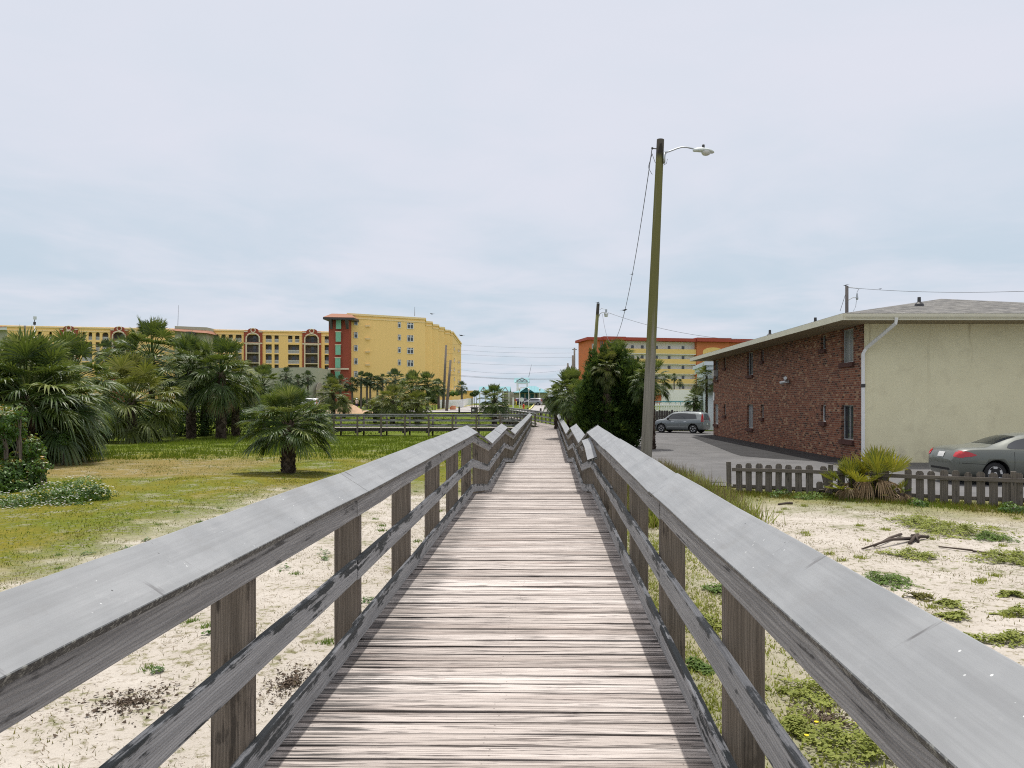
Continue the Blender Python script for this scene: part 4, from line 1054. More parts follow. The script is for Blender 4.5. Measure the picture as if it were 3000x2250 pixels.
grass('grass', 'brown dead twigs and stems strewn over the right sand', M['weed'], 9000, lambda g, n: clumps(g, n, sandr, .2, 18), (.008, .06), (.002, .006), 15, 2.6)
def fence_rim(g, n):
    x = g.uniform(3.0, 15, n); y = 20.05 - (x - 5) * .53 - np.abs(g.normal(0, .75, n)) + .25; return np.stack([x, y], 1)
grass('grass', 'mixed weeds and grass along the foot of the fence', M['grass'], 12000, lambda g, n: clumps(g, n, fence_rim, .2, 40), (.03, .14), (.004, .009), 6, .9)
grass('grass', 'green weeds along the foot of the fence', M['grassg'], 9000, lambda g, n: clumps(g, n, fence_rim, .22, 60), (.03, .12), (.005, .011), 7, .9)
def berm(g, n):
    y = g.uniform(14.5, 27, n); x = 1.6 + g.uniform(0, 1, n) * np.clip(2.9 - np.abs(y - 21) * .06, .5, 3); return np.stack([x, y], 1)
grass('grass', 'tall yellow green grass between the right railing and the lot', M['grassg'], 16000, lambda g, n: clumps(g, n, berm, .2, 50), (.10, .42), (.006, .014), 8, .6)
grass('grass', 'pale yellow weeds between the right railing and the lot', M['mat'], 16000, lambda g, n: clumps(g, n, berm, .28, 70), (.08, .40), (.008, .018), 18, .9)
grass('grass', 'dry reddish weed stalks between the right railing and the lot', M['weed'], 12000, lambda g, n: clumps(g, n, berm, .22, 60), (.2, .6), (.004, .009), 9, .7)
def strip(g, n):
    y = g.uniform(3, 14, n); x = 1.15 + np.abs(g.normal(0, .7, n)); return np.stack([x, y], 1)
grass('grass', 'low green plants beside the right edge of the deck', M['mat'], 16000, lambda g, n: clumps(g, n, strip, .13, 50), (.012, .06), (.005, .012), 10, 1.2)
def farlawn(g, n):
    y = g.uniform(64, 108, n); x = g.uniform(-34, 4, n); return np.stack([x, y], 1)
grass('grass', 'grass on the far lawn before the street', M['grassg'], 16000, lambda g, n: clumps(g, n, farlawn, .8, 40), (.05, .25), (.02, .05), 11, .7)
# ================================================================ brick motel block
X0, X1, Y0, Y1, ZT = 12.5, 25.0, 29.4, 54.6, 5.32
bt = empty('brick_building', (X0, Y0, 0), 'two storey brick motel block with a blank cream end wall and low hip roof', 'building')
WIN = []
for y, up_m, lo_m in ((31.0, 'curtain', 'glass'), (45.2, 'glass', 'blind'), (53.75, 'glass', 'curtain')):
    WIN += [(y, 1.2, 3.92, 5.28, up_m), (y, 1.2, .80, 2.2, lo_m)]
for y in (33.6, 42.75, 51.3):
    WIN += [(y, .55, 4.64, 5.28, 'glass'), (y, .55, 1.47, 2.2, 'glass')]
holes = [(Y1 - (y + w_ / 2), Y1 - (y - w_ / 2), a, b) for y, w_, a, b, m in WIN]
mb = MB(); wall_holes(mb, (X0, Y1), (X0, Y0), -.3, ZT, holes, .16, (-1, 0, 0))
mb.build('wall', M['brick'], bt)
mb = MB(); mb.poly([(X0, Y0 - .03, -.3), (X1, Y0 - .03, -.3), (X1, Y0 - .03, ZT), (X0, Y0 - .03, ZT)])
mb.poly([(X0, Y0 - .03, -.3), (X0, Y0 - .03, ZT), (X0, Y0, ZT), (X0, Y0, -.3)])
o = mb.build('wall', M['stucco'], bt); o['label'] = 'blank cream stucco end wall'
mb = MB(); mb.poly([(X1, Y0, -.3), (X1, Y1, -.3), (X1, Y1, ZT), (X1, Y0, ZT)]); mb.poly([(X1, Y1, -.3), (X0, Y1, -.3), (X0, Y1, ZT), (X1, Y1, ZT)]); mb.build('wall', M['stucco'], bt)
for y, w_, a, b, m in WIN:
    x = X0 + .13; mb = MB()
    for (yy, zz, sy, sz) in ((y - w_ / 2 + .02, (a + b) / 2, .04, b - a), (y + w_ / 2 - .02, (a + b) / 2, .04, b - a), (y, a + .02, w_ - .08, .04), (y, b - .02, w_ - .08, .04)):
        mb.box((x, yy, zz), (.05, sy, sz))
    if w_ > 1: mb.box((x + .004, y, (a + b) / 2), (.05, .045, b - a - .08))
    fr = mb.build('window', M['white'] if (w_ > 1 and y > 50 and a < 2) or (w_ < 1 and y < 34 and a < 2) else M['alu'], bt, loc=(X0, y, a))
    mb = MB(); mb.box((x + .012, y, (a + b) / 2), (.012, w_ - .05, b - a - .05)); p = mb.build('pane', M[m]); p.parent = fr; p.matrix_parent_inverse = Matrix.Translation(-V((X0, y, a)))
    mb = MB(); mb.box((X0 - .03, y, a - .09), (.14, w_ + .16, .17)); s_ = mb.build('sill', M['brickdark']); s_.parent = fr; s_.matrix_parent_inverse = Matrix.Translation(-V((X0, y, a)))
# hip roof, soffit, fascia, gutter
EX0, EX1, EY0, EY1 = 11.1, 26.4, 28.0, 56.0; ze = ZT + .24; hw = (EX1 - EX0) / 2; zr = ze + hw * .205; xm = (EX0 + EX1) / 2
mb = MB()
def roofq(pts, u, vv):
    o_ = V(pts[0]); u = V(u); vv = V(vv); mb.add(pts, [tuple(range(len(pts)))], [((V(p) - o_).dot(u), (V(p) - o_).dot(vv), 0) for p in pts])
a, b, c, d_ = (EX0, EY0, ze), (EX1, EY0, ze), (EX1, EY1, ze), (EX0, EY1, ze); r1, r2_ = (xm, EY0 + hw, zr), (xm, EY1 - hw, zr)
roofq([a, b, r1], (1, 0, 0), (0, .98, .2)); roofq([b, c, r2_, r1], (0, 1, 0), (-.98, 0, .2)); roofq([c, d_, r2_], (-1, 0, 0), (0, -.98, .2)); roofq([d_, a, r1, r2_], (0, -1, 0), (.98, 0, .2))
rf = mb.build('roof', M['shingle'], bt)
mb = MB(); mb.box((xm, (EY0 + EY1) / 2, ZT + .011), (EX1 - EX0 - .06, EY1 - EY0 - .06, .02)); mb.build('soffit', M['soffit'], bt)
mb = MB()
mb.box((EX0 + .015, (EY0 + EY1) / 2, ZT + .115), (.04, EY1 - EY0, .235)); mb.box((EX1 - .015, (EY0 + EY1) / 2, ZT + .115), (.04, EY1 - EY0, .235))
mb.box((xm, EY0 + .015, ZT + .115), (EX1 - EX0 - .09, .04, .235)); mb.box((xm, EY1 - .015, ZT + .115), (EX1 - EX0 - .09, .04, .235)); mb.build('fascia', M['fascia'], bt)
mb = MB(); gp = [(0, -.012), (0, -.15), (-.07, -.15), (-.10, -.09), (-.115, -.02), (-.115, -.012)]
mb.prism([(EX0 + .1, EY0 - .006 + p[0], ze - .02 + p[1] + .01) for p in gp], (EX1 - EX0 - .1, 0, 0)); mb.build('gutter', M['fascia'], bt)
mb = MB(); xd = 12.40
mb.loft([(13.05, EY0 - .06, ZT + .08), (13.05, EY0 - .02, ZT - .12), (xd + .1, Y0 - .16, ZT - .95), (xd, Y0 - .14, ZT - 1.15), (xd, Y0 - .14, .02)], .11, .09, (0, -1, 0)); mb.build('downpipe', M['white'], bt, bevel=.008)
mb = MB(); mb.box((xd, Y0 - .14, 2.95), (.135, .115, .13)); mb.build('pipe_strap', M['iron'], bt)
for (x, y) in ((15.6, 31.4), (13.2, 36.5), (12.4, 41)):
    zb = ze + (min(x - EX0, y - EY0)) * .205; mb = MB(); mb.lathe([(.20, -.06), (.17, .08), (.07, .18), (.065, .36)], (x, y, zb), 10); mb.build('vent_pipe', M['iron'], bt)
mb = MB(); mb.box((X0 - .08, 38.2, 3.36), (.12, .2, .16)); mb.tube([(X0 - .1, 38.2, 3.4), (X0 - .28, 37.9, 3.52)], [.07, .09], 8); mb.tube([(X0 - .1, 38.3, 3.36), (X0 - .28, 38.6, 3.3)], [.07, .09], 8); mb.build('floodlight', M['alu'], bt)
mb = MB(); mb.box((X0 - .03, 54.35, 2.75), (.05, .3, .55)); mb.build('meter_box', M['white'], bt)
mb = MB(); mb.box((X0 - .12, 53.6, 4.35), (.3, .6, .42)); mb.build('air_conditioner', M['alu'], bt)

# ================================================================ hotels
def hit(px, A, B):
    k = (px - CX) / F; (ax, ay), (bx, by) = A, B
    t = (k * ay - ax) / ((bx - ax) - k * (by - ay)); return t, ay + (by - ay) * t
def xy(px, d): return ((px - CX) * d / F, d)
def zat(py, d): return CZ - (py - CY) * d / F
def outn(A, B):
    d = V((B[0] - A[0], B[1] - A[1], 0)).normalized(); return V((d.y, -d.x, 0))
GH = 1.6
ht = empty('hotel', (*xy(1150, 185), GH), 'ochre yellow hotel block with a brick red corner tower and stepped end', 'building')
zt = 22.9
foot = [xy(1016, 177), xy(1245, 187), xy(1246, 194), xy(1265, 195.5), xy(1266, 201.5), xy(1284, 203), xy(1285, 208.5), xy(1301, 210), xy(1302, 216.5), xy(1318, 218), xy(1319, 222), xy(1326, 222.6), xy(1351, 266)]
mb = MB()
for a, b in zip(foot, foot[1:]): mb.poly([(a[0], a[1], 0), (b[0], b[1], 0), (b[0], b[1], zt), (a[0], a[1], zt)])
back = [xy(1351, 266), (xy(1351, 266)[0] - 24, 270), (xy(1016, 177)[0], 205), foot[0]]
for a, b in zip(back, back[1:]): mb.poly([(a[0], a[1], 0), (b[0], b[1], 0), (b[0], b[1], zt), (a[0], a[1], zt)])
mb.poly([(p[0], p[1], zt) for p in foot + back[1:3]]); mb.build('wall', M['hotel'], ht)
mb = MB()
for a, b in zip(foot, foot[1:]):
    n = outn(a, b); L = V((b[0] - a[0], b[1] - a[1], 0)); 
    for z_, h_, p_ in ((zt - .15, .45, .25), (zt - 1.0, .25, .12), (6.2, .5, .15)):
        q = [(a[0], a[1], z_ - h_ / 2), (b[0], b[1], z_ - h_ / 2), (b[0], b[1], z_ + h_ / 2), (a[0], a[1], z_ + h_ / 2)]
        mb.prism([V(p) + n * .004 for p in q], n * p_)
mb.build('cornice', M['hotel2'], ht)
def facade_win(par, A, B, p0, p1, y0, y1, mull, glass='glass', frame='white', grp=True, depth=.12):
    t0, d0 = hit(p0, A, B); t1, d1 = hit(p1, A, B); n = outn(A, B)
    P = lambda t: V((A[0] + (B[0] - A[0]) * t, A[1] + (B[1] - A[1]) * t, 0))
    dm = (d0 + d1) / 2; za, zb = zat(y1, dm), zat(y0, dm); a, b = P(t0), P(t1); L = b - a; ln = L.length; u = L / ln
    def rect(mbx, u0, u1, z0, z1, k, th_):
        mbx.prism([a + u * u0 + V((0, 0, z0)) + n * k, a + u * u1 + V((0, 0, z0)) + n * k, a + u * u1 + V((0, 0, z1)) + n * k, a + u * u0 + V((0, 0, z1)) + n * k], n * th_)
    mb = MB(); f_ = .13
    rect(mb, 0, f_, za, zb, .01, depth); rect(mb, ln - f_, ln, za, zb, .01, depth); rect(mb, f_, ln - f_, za, za + f_, .01, depth)
    if mull == 2: rect(mb, ln / 2 - f_ / 2, ln / 2 + f_ / 2, za + f_, zb, .01, depth)
    zl = zb - (zb - za) * .3
    segs = [(f_, ln - f_)] if mull < 2 else [(f_, ln / 2 - f_ / 2), (ln / 2 + f_ / 2, ln - f_)]
    for s0, s1 in segs:
        rect(mb, s0, s1, zl - .06, zl + .06, .02, depth * .8); m_ = (s0 + s1) / 2; rect(mb, m_ - .06, m_ + .06, zl + .06, zb, .02, depth * .8)
    fr = mb.build('window', M[frame], par)
    mb = MB(); rect(mb, .05, ln - .05, za + .05, zb - .02, .015, depth * .45); p = mb.build('pane', M[glass]); p.parent = fr
    return fr
A, B = foot[0], foot[1]
for i, (ya, yb) in enumerate(((935.5, 953), (973, 991), (1011, 1029), (1049.5, 1067.5), (1087, 1105))):
    facade_win(ht, A, B, 1036.5, 1048, ya, yb, 1)
for i in range(4):
    ya = 943 + 36.6 * i; facade_win(ht, A, B, 1165, 1174.4, ya + .4, ya + 17.5, 1); facade_win(ht, A, B, 1192, 1211, ya + 2.4, ya + 21, 2)
facade_win(ht, A, B, 1192, 1211, 1092, 1110, 2)
for i, yb in enumerate((1016, 1049, 1077, 1105, 1130)):
    for (a_, b_) in ((1329, 1331.5), (1340.5, 1342.8), (1345.2, 1347)):
        facade_win(ht, foot[-2], foot[-1], a_, b_, yb - (0 if a_ < 1335 else -7) - 1, yb + 12 + (0 if a_ < 1335 else 5), 1, 'glass', 'hotel2')
for i in range(4):
    t_, d_ = hit(1078, A, B); c = V((A[0] + (B[0] - A[0]) * t_, d_ - .25, zat(955 + 38 * i, d_))); mb = MB(); mb.box(c, (1.1, .5, .4)); mb.build('wall_lamp', M['hotel2'], ht)
# red tower with tiled hip roof and green shutters
tA, tB = xy(963, 174.5), xy(1022, 175.2); tn = outn(tA, tB)
mb = MB(); zz_ = zat(934, 175)
mb.prism([(tA[0], tA[1], 0), (tB[0], tB[1], 0), (tB[0], tB[1] + 9, 0), (tA[0], tA[1] + 9, 0)], (0, 0, zz_ - .25)); tw = mb.build('tower', M['tower'], ht)
mb = MB(); e0, e1 = xy(946, 172.5), xy(1037, 173.5); zi, zo = zat(916, 175), zat(929.5, 173)
p = [(e0[0], e0[1], zo), (e1[0], e1[1], zo), (e1[0], e1[1] + 13, zo), (e0[0], e0[1] + 13, zo)]; q = [(xy(966, 175)[0], e0[1] + 4.2, zi), (xy(1020, 175)[0], e1[1] + 4.2, zi), (xy(1020, 175)[0], e1[1] + 9, zi), (xy(966, 175)[0], e0[1] + 9, zi)]
mb.add(p + q, [(0, 1, 5, 4), (1, 2, 6, 5), (2, 3, 7, 6), (3, 0, 4, 7), (4, 5, 6, 7)]); mb.build('tower_roof', M['tile'], ht)
mb = MB(); mb.prism([(x_, y_, z_ - .5) for x_, y_, z_ in p], (0, 0, .45)); mb.build('tower_eave', M['iron'], ht)
for pxb in (967, 1014):
    c = xy(pxb + 3, 173.9); mb = MB(); mb.prism([(c[0] - .3, 174.2, zz_ - .3), (c[0] - .3, 172.8, zz_ - .3), (c[0] - .3, 174.2, zz_ - 2.4)], (.6, 0, 0)); mb.build('roof_bracket', M['iron'], ht)
for i, (y0, y1) in enumerate(((935.5, 964), (973, 1001), (1011, 1039.5), (1049, 1077.5), (1088, 1110))):
    x0_, x1_ = 984.5 - i * .7, 999.5 - i * .7; d_ = 174.4
    mb = MB(); mb.prism([pt(x0_, y1, d_), pt(x1_, y1, d_), pt(x1_, y0, d_), pt(x0_, y0, d_)], (0, -.12, 0)); mb.build('shutter', M['shutter'], ht)
    mb = MB(); mb.prism([pt(x0_ - 1.5, y0, d_), pt(x1_ + 1.5, y0, d_), pt(x1_ + 1.5, y0 - 2, d_), pt(x0_ - 1.5, y0 - 2, d_)], (0, -.2, 0)); mb.build('lintel', M['trim'], ht)
mb = MB(); mb.prism([pt(962, 1083, 174.5), pt(1022, 1083, 175), pt(1022, 1078.5, 175), pt(962, 1078.5, 174.5)], (0, -.3, 0)); mb.build('string_course', M['trim'], ht)
mb = MB(); c = pt(1215, 926, 192); mb.tube([c, pt(1215, 899, 192)], [.07, .03], 5); mb.build('aerial', M['iron'], ht)

# ---- long wing with red arched bays
wA, wB = xy(-70, 217.5), xy(985, 238.5)
wg = empty('hotel_wing', (*xy(500, 228), GH), 'long low ochre hotel wing with arched balconies and brick red bays', 'building')
wn_ = outn(wA, wB); wL = (V((wB[0] - wA[0], wB[1] - wA[1], 0))).length
def wu(px): return hit(px, wA, wB)[0] * wL
def wz(px, py): return zat(py, hit(px, wA, wB)[1])
ztop = 24.4; holes = []; opens = []
bays = [(176, 229, 187.6, 218), (324.5, 377, 333, 365.5), (715, 769, 724, 758.5), (886, 941, 895, 931)]
cols = [(110, 121), (144, 152), (240, 251), (259, 270), (280, 292), (299.5, 317.6), (383, 395), (624, 641), (649, 661), (670, 682), (690, 708), (778, 796), (804, 816.5), (844, 856.7), (864, 877), (951, 963), (968, 976)]
def off(px): return (px - 740) * .0125
for (a, b) in cols:
    o_ = off((a + b) / 2)
    h = (wu(a), wu(b), wz(a, 1002 + o_), wz(a, 979 + o_), .8); holes.append(h); opens.append((h, a, b))
pairs = [(110, 121), (144, 152), (240, 270), (280, 292), (299.5, 317.6), (383, 395), (624, 641), (649, 661), (670, 682), (690, 708), (778, 796), (804, 816.5), (844, 877), (951, 963), (968, 976)]
for (a, b) in pairs:
    o_ = off((a + b) / 2)
    for (y0, y1) in ((1008, 1034), (1037, 1064), (1067, 1092)):
        h = (wu(a), wu(b), wz(a, y1 + o_), wz(a, y0 + o_), 0); holes.append(h); opens.append((h, a, b))
for b0, b1, o0, o1 in bays: holes.append((wu(b0), wu(b1), 1.0, wz(b0, 972 + off(b0)), 0))
mb = MB(); wall_holes(mb, wA, wB, .5, ztop, holes, .5, wn_)
C = V((wA[0], wA[1], 0)) - wn_ * 14; D = V((wB[0], wB[1], 0)) - wn_ * 14
mb.poly([(wA[0], wA[1], ztop), (wB[0], wB[1], ztop), (D.x, D.y, ztop), (C.x, C.y, ztop)]); mb.poly([(wA[0], wA[1], .5), (wA[0], wA[1], ztop), (C.x, C.y, ztop), (C.x, C.y, .5)]); mb.poly([(wB[0], wB[1], .5), (D.x, D.y, .5), (D.x, D.y, ztop), (wB[0], wB[1], ztop)])
mb.build('wall', M['hotel'], wg)
wu_ = V((wB[0] - wA[0], wB[1] - wA[1], 0)).normalized(); W0 = V((wA[0], wA[1], 0))
def WP(u, z, k): return W0 + wu_ * u + V((0, 0, z)) + wn_ * k
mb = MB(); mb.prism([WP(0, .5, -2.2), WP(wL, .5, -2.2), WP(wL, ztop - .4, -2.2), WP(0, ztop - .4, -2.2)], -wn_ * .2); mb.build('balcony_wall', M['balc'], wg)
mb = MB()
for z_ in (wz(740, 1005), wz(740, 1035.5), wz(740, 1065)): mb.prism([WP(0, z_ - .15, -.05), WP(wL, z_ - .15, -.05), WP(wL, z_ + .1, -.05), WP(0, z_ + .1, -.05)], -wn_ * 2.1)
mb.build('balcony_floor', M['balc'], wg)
mb = MB(); mb.prism([WP(0, ztop - .5, .004), WP(wL, ztop - .5, .004), WP(wL, ztop - .1, .004), WP(0, ztop - .1, .004)], wn_ * .3); mb.prism([WP(0, ztop - 1.5, .004), WP(wL, ztop - 1.5, .004), WP(wL, ztop - 1.25, .004), WP(0, ztop - 1.25, .004)], wn_ * .15); mb.build('cornice', M['hotel2'], wg)
for (h, a, b) in opens:
    if a < 100 or (360 < a < 620): continue
    u0, u1, z0, z1 = h[:4]; mb = MB(); rh = min(1.05, (z1 - z0) * .42)
    mb.prism([WP(u0, z0 + rh - .1, -.1), WP(u1, z0 + rh - .1, -.1), WP(u1, z0 + rh, -.1), WP(u0, z0 + rh, -.1)], -wn_ * .1)
    mb.prism([WP(u0, z0, -.1), WP(u1, z0, -.1), WP(u1, z0 + .1, -.1), WP(u0, z0 + .1, -.1)], -wn_ * .1)
    n_ = max(4, int((u1 - u0) / .22))
    for k in range(n_):
        uu = u0 + (u1 - u0) * (k + .5) / n_; mb.prism([WP(uu - .05, z0 + .1, -.12), WP(uu + .05, z0 + .1, -.12), WP(uu + .05, z0 + rh - .1, -.12), WP(uu - .05, z0 + rh - .1, -.12)], -wn_ * .06)
    mb.build('balcony_rail', M['white'], wg)
    if h[4] == 0 and u1 - u0 > 1.2:
        mb = MB(); m_ = u0 + (u1 - u0) * .3; mb.prism([WP(m_, z0 + .2, -2.19), WP(m_ + 1.0, z0 + .2, -2.19), WP(m_ + 1.0, z1 - .5, -2.19), WP(m_, z1 - .5, -2.19)], wn_ * .05); mb.build('door', M['glass'], wg)
for b0, b1, o0, o1 in bays:
    o_ = off((b0 + b1) / 2); u0, u1 = wu(b0), wu(b1); zt_ = wz(b0, 972 + o_); h1 = (wu(o0) - u0, wu(o1) - u0, wz(b0, 1002 + o_), wz(b0, 978 + o_), .75)
    hs = [h1] + [(wu(o0) - u0, wu(o1) - u0, wz(b0, y1 + o_), wz(b0, y0 + o_), 0) for y0, y1 in ((1009, 1033), (1035, 1062), (1064, 1092))]
    a_, c_ = WP(u0, 0, .35), WP(u1, 0, .35); mb = MB(); wall_holes(mb, (a_.x, a_.y), (c_.x, c_.y), .5, zt_, hs, .6, wn_)
    mb.prism([WP(u0, .5, -.1), WP(u0, zt_, -.1), WP(u0, zt_, .35), WP(u0, .5, .35)], wu_ * .01); mb.prism([WP(u1, .5, -.1), WP(u1, zt_, -.1), WP(u1, zt_, .35), WP(u1, .5, .35)], -wu_ * .01)
    m_ = (u0 + u1) / 2; w_ = u1 - u0; zp = wz(b0, 961 + o_)
    prof = [WP(u0, zt_, -.1), WP(u1, zt_, -.1), WP(u1, zt_ + .35, -.1), WP(m_ + w_ * .3, zt_ + .4, -.1)] + [WP(m_ + w_ * .28 * math.cos(k * math.pi / 8), zt_ + .5 + (zp - zt_ - .5) * math.sin(k * math.pi / 8), -.1) for k in range(9)] + [WP(m_ - w_ * .3, zt_ + .4, -.1), WP(u0, zt_ + .35, -.1)]
    mb.prism(prof, wn_ * .45); by_ = mb.build('red_bay', M['tower'], wg)
    mb = MB(); cc = WP(m_, zt_ + (zp - zt_) * .42, .4)
    ring = [cc + wu_ * (.62 * math.cos(k * math.pi / 8)) + V((0, 0, .62 * math.sin(k * math.pi / 8))) for k in range(17)]; mb.tube(ring, .16, 6, cap=False)
    def strip_(ua, ub, za, zb): mb.prism([WP(ua, za, .354), WP(ub, za, .354), WP(ub, zb, .354), WP(ua, zb, .354)], wn_ * .12)
    x0_, x1_ = u0 + h1[0], u0 + h1[1]; rr = (x1_ - x0_) / 2; hh = min(rr, h1[3] - h1[2]) * .75
    strip_(x0_ - .4, x0_, h1[2], h1[3] - hh); strip_(x1_, x1_ + .4, h1[2], h1[3] - hh)
    arc = [WP((x0_ + x1_) / 2 - (rr + .2) * math.cos(k * math.pi / 10), h1[3] - hh + (hh + .2) * math.sin(k * math.pi / 10), .42) for k in range(11)]; mb.tube(arc, .22, 6)
    strip_(u0, u1, h1[2] - .55, h1[2] - .15); zb_ = wz(b0, 1092 + o_); strip_(x0_ - .4, x0_, zb_, hs[1][3] + .2); strip_(x1_, x1_ + .4, zb_, hs[1][3] + .2); strip_(x0_, x1_, hs[1][3], hs[1][3] + .3)
    strip_(x0_, x1_, hs[2][3] - .02, hs[2][3] + .22); strip_(x0_, x1_, hs[3][3] - .02, hs[3][3] + .22)
    strip_(u0, u0 + w_ * .2, zt_ - .1, zt_ + .2); strip_(u1 - w_ * .2, u1, zt_ - .1, zt_ + .2)
    mb.build('bay_trim', M['trim'], wg)
    for hq in hs:
        mb = MB(); a0, a1, z0, z1 = u0 + hq[0], u0 + hq[1], hq[2], hq[3]
        mb.prism([WP(a0, z0 + 1.1, -.3), WP(a1, z0 + 1.1, -.3), WP(a1, z0 + 1.2, -.3), WP(a0, z0 + 1.2, -.3)], -wn_ * .08)
        for k in range(14):
            uu = a0 + (a1 - a0) * (k + .5) / 14; mb.prism([WP(uu - .03, z0, -.32), WP(uu + .03, z0, -.32), WP(uu + .03, z0 + 1.1, -.32), WP(uu - .03, z0 + 1.1, -.32)], -wn_ * .04)
        mb.build('balcony_rail', M['iron'], wg)
        mb = MB(); mm = a0 + (a1 - a0) * .42; mb.prism([WP(mm, z0 + .1, -2.19), WP(mm + .9, z0 + .1, -2.19), WP(mm + .9, z0 + 2.2, -2.19), WP(mm, z0 + 2.2, -2.19)], wn_ * .06); mb.build('door', M['glass'], wg)
# pale projecting block with tiled eave in the middle of the wing
mb = MB(); c0, c1 = xy(512, 222), xy(606, 226); z1_ = zat(957, 224)
mb.prism([(c0[0], c0[1], .5), (c1[0], c1[1], .5), (c1[0], c1[1] + 6, .5), (c0[0], c0[1] + 6, .5)], (0, 0, z1_ - .5)); mb.build('stair_block', M['garage'], wg)
mb = MB(); e = [(xy(500, 221)[0], 220, zat(970, 222)), (xy(612, 225)[0], 224, zat(976, 224)), (xy(612, 225)[0], 231, zat(976, 224)), (xy(500, 221)[0], 228, zat(970, 222))]
i_ = [(c0[0], c0[1] + .1, zat(962, 222)), (c1[0], c1[1] + .1, zat(966, 224)), (c1[0], c1[1] + 5, zat(966, 224)), (c0[0], c0[1] + 5, zat(962, 222))]
mb.add(e + i_, [(0, 1, 5, 4), (1, 2, 6, 5), (3, 0, 4, 7), (0, 3, 2, 1)]); mb.build('tiled_eave', M['tile'], wg)
mb = MB(); mb.box((xy(566, 223)[0], 221.6, zat(982, 223)), (1.6, 3.2, 1.6)); mb.build('eave_bracket', M['iron'], wg)
mb = MB(); mb.tube([pt(521, 954, 226), pt(523, 894, 226)], [.07, .03], 5); mb.build('aerial', M['iron'], wg)
# grey green garage in front
gt = empty('garage', (*xy(830, 160), GH), 'low grey green parking garage with rounded corner in front of the hotel wing', 'building')
ga, gb, gc = xy(640, 170), xy(918, 158), xy(968, 172); zg = zat(1075, 158); zg2 = zg
mb = MB(); bl = V((gb[0] - ga[0], gb[1] - ga[1], 0)); rr = 6
pts = [ga]; 
for k in range(9):
    t = k / 8; p0 = V((*gb, 0)) - bl.normalized() * 6; p1 = V((*gb, 0)); p2 = p1 + V((gc[0] - gb[0], gc[1] - gb[1], 0)).normalized() * 6
    q = p0 * (1 - t) ** 2 + p1 * 2 * t * (1 - t) + p2 * t * t; pts.append((q.x, q.y))
pts.append(gc)
for a, b in zip(pts, pts[1:]):
    mb.poly([(a[0], a[1], .5), (b[0], b[1], .5), (b[0], b[1], zg), (a[0], a[1], zg)])
mb.poly([(x_, y_, zg) for x_, y_ in pts + [(gc[0], 185), (ga[0], 185)]]); mb.build('wall', M['garage'], gt)
mb = MB(); n = outn(ga, gb)
for (p0, p1) in ((690, 760), (770, 838), (850, 905)):
    t0, _ = hit(p0, ga, gb); t1, _ = hit(p1, ga, gb); q = lambda t, z_: V((ga[0] + (gb[0] - ga[0]) * t, ga[1] + (gb[1] - ga[1]) * t, z_)) + n * .01
    mb.prism([q(t0, 1.5), q(t1, 1.5), q(t1, 3.4), q(t0, 3.4)], n * .05)
mb.build('garage_opening', M['iron'], gt)
mb = MB(); n2 = outn(gb, gc); t0, d0 = hit(925, gb, gc); t1, d1 = hit(948, gb, gc)
q0 = V((gb[0] + (gc[0] - gb[0]) * t0, gb[1] + (gc[1] - gb[1]) * t0, 0)) + n2 * .02; q1 = V((gb[0] + (gc[0] - gb[0]) * t1, gb[1] + (gc[1] - gb[1]) * t1, 0)) + n2 * .02
ar = [q0 + V((0, 0, 1)), q1 + V((0, 0, 1))] + [q0.lerp(q1, .5 + .5 * math.cos(k * math.pi / 8)) + V((0, 0, 4.2 + 2.4 * math.sin(k * math.pi / 8))) for k in range(9)]
mb.prism(ar, n2 * .06); mb.build('blind_arch', M['balc'], gt)

# ---- orange hotel beyond the trees
og = empty('hotel', (*xy(1950, 225), GH), 'orange seven storey hotel with yellow balcony bands behind the trees', 'building')
oA, oB = xy(1727, 222), xy(2330, 236); on = outn(oA, oB); ou = V((oB[0] - oA[0], oB[1] - oA[1], 0)); oL = ou.length; ou /= oL; O0 = V((*oA, 0))
def OP(u, z_, k=0): return O0 + ou * u + V((0, 0, z_)) + on * k
def ouu(px): return hit(px, oA, oB)[0] * oL
zo_ = zat(997, 223)
mb = MB()
def blk(p0, p1, z0, z1, k0, k1): 
    a_, b_ = ouu(p0), ouu(p1); mb.prism([OP(a_, z0, k0), OP(b_, z0, k0), OP(b_, z0, k1), OP(a_, z0, k1)], (0, 0, z1 - z0))
blk(1727, 1818, .5, zo_, -12, 0); blk(2040, 2135, .5, zo_, -12, .4); blk(1818, 2040, .5, 4.6, -12, -1.3); blk(2135, 2330, .5, zo_, -12, 0); blk(1818, 2040, .5, 3.6, -1.3, .1); mb.build('wall', M['orange'], og)
mb = MB(); blk(1818, 2040, 4.62, zo_ - .01, -11.9, -1.3); mb.build('gallery_wall', M['pale'], og)
mb = MB(); blk(1718, 1776, zo_ + .02, zat(989, 223), -12.5, 1.0); blk(1764, 1829, zo_ + .06, zat(986.5, 223), -12.4, 1.5); blk(1830, 2036, zo_ + .02, zat(990, 226), -12.5, 1.0); blk(2037, 2136, zo_ + .05, zat(990, 229), -12.4, 1.6); blk(2137, 2330, zo_ + .02, zat(992, 230), -12.5, 1.0); mb.build('parapet', M['redroof'], og)
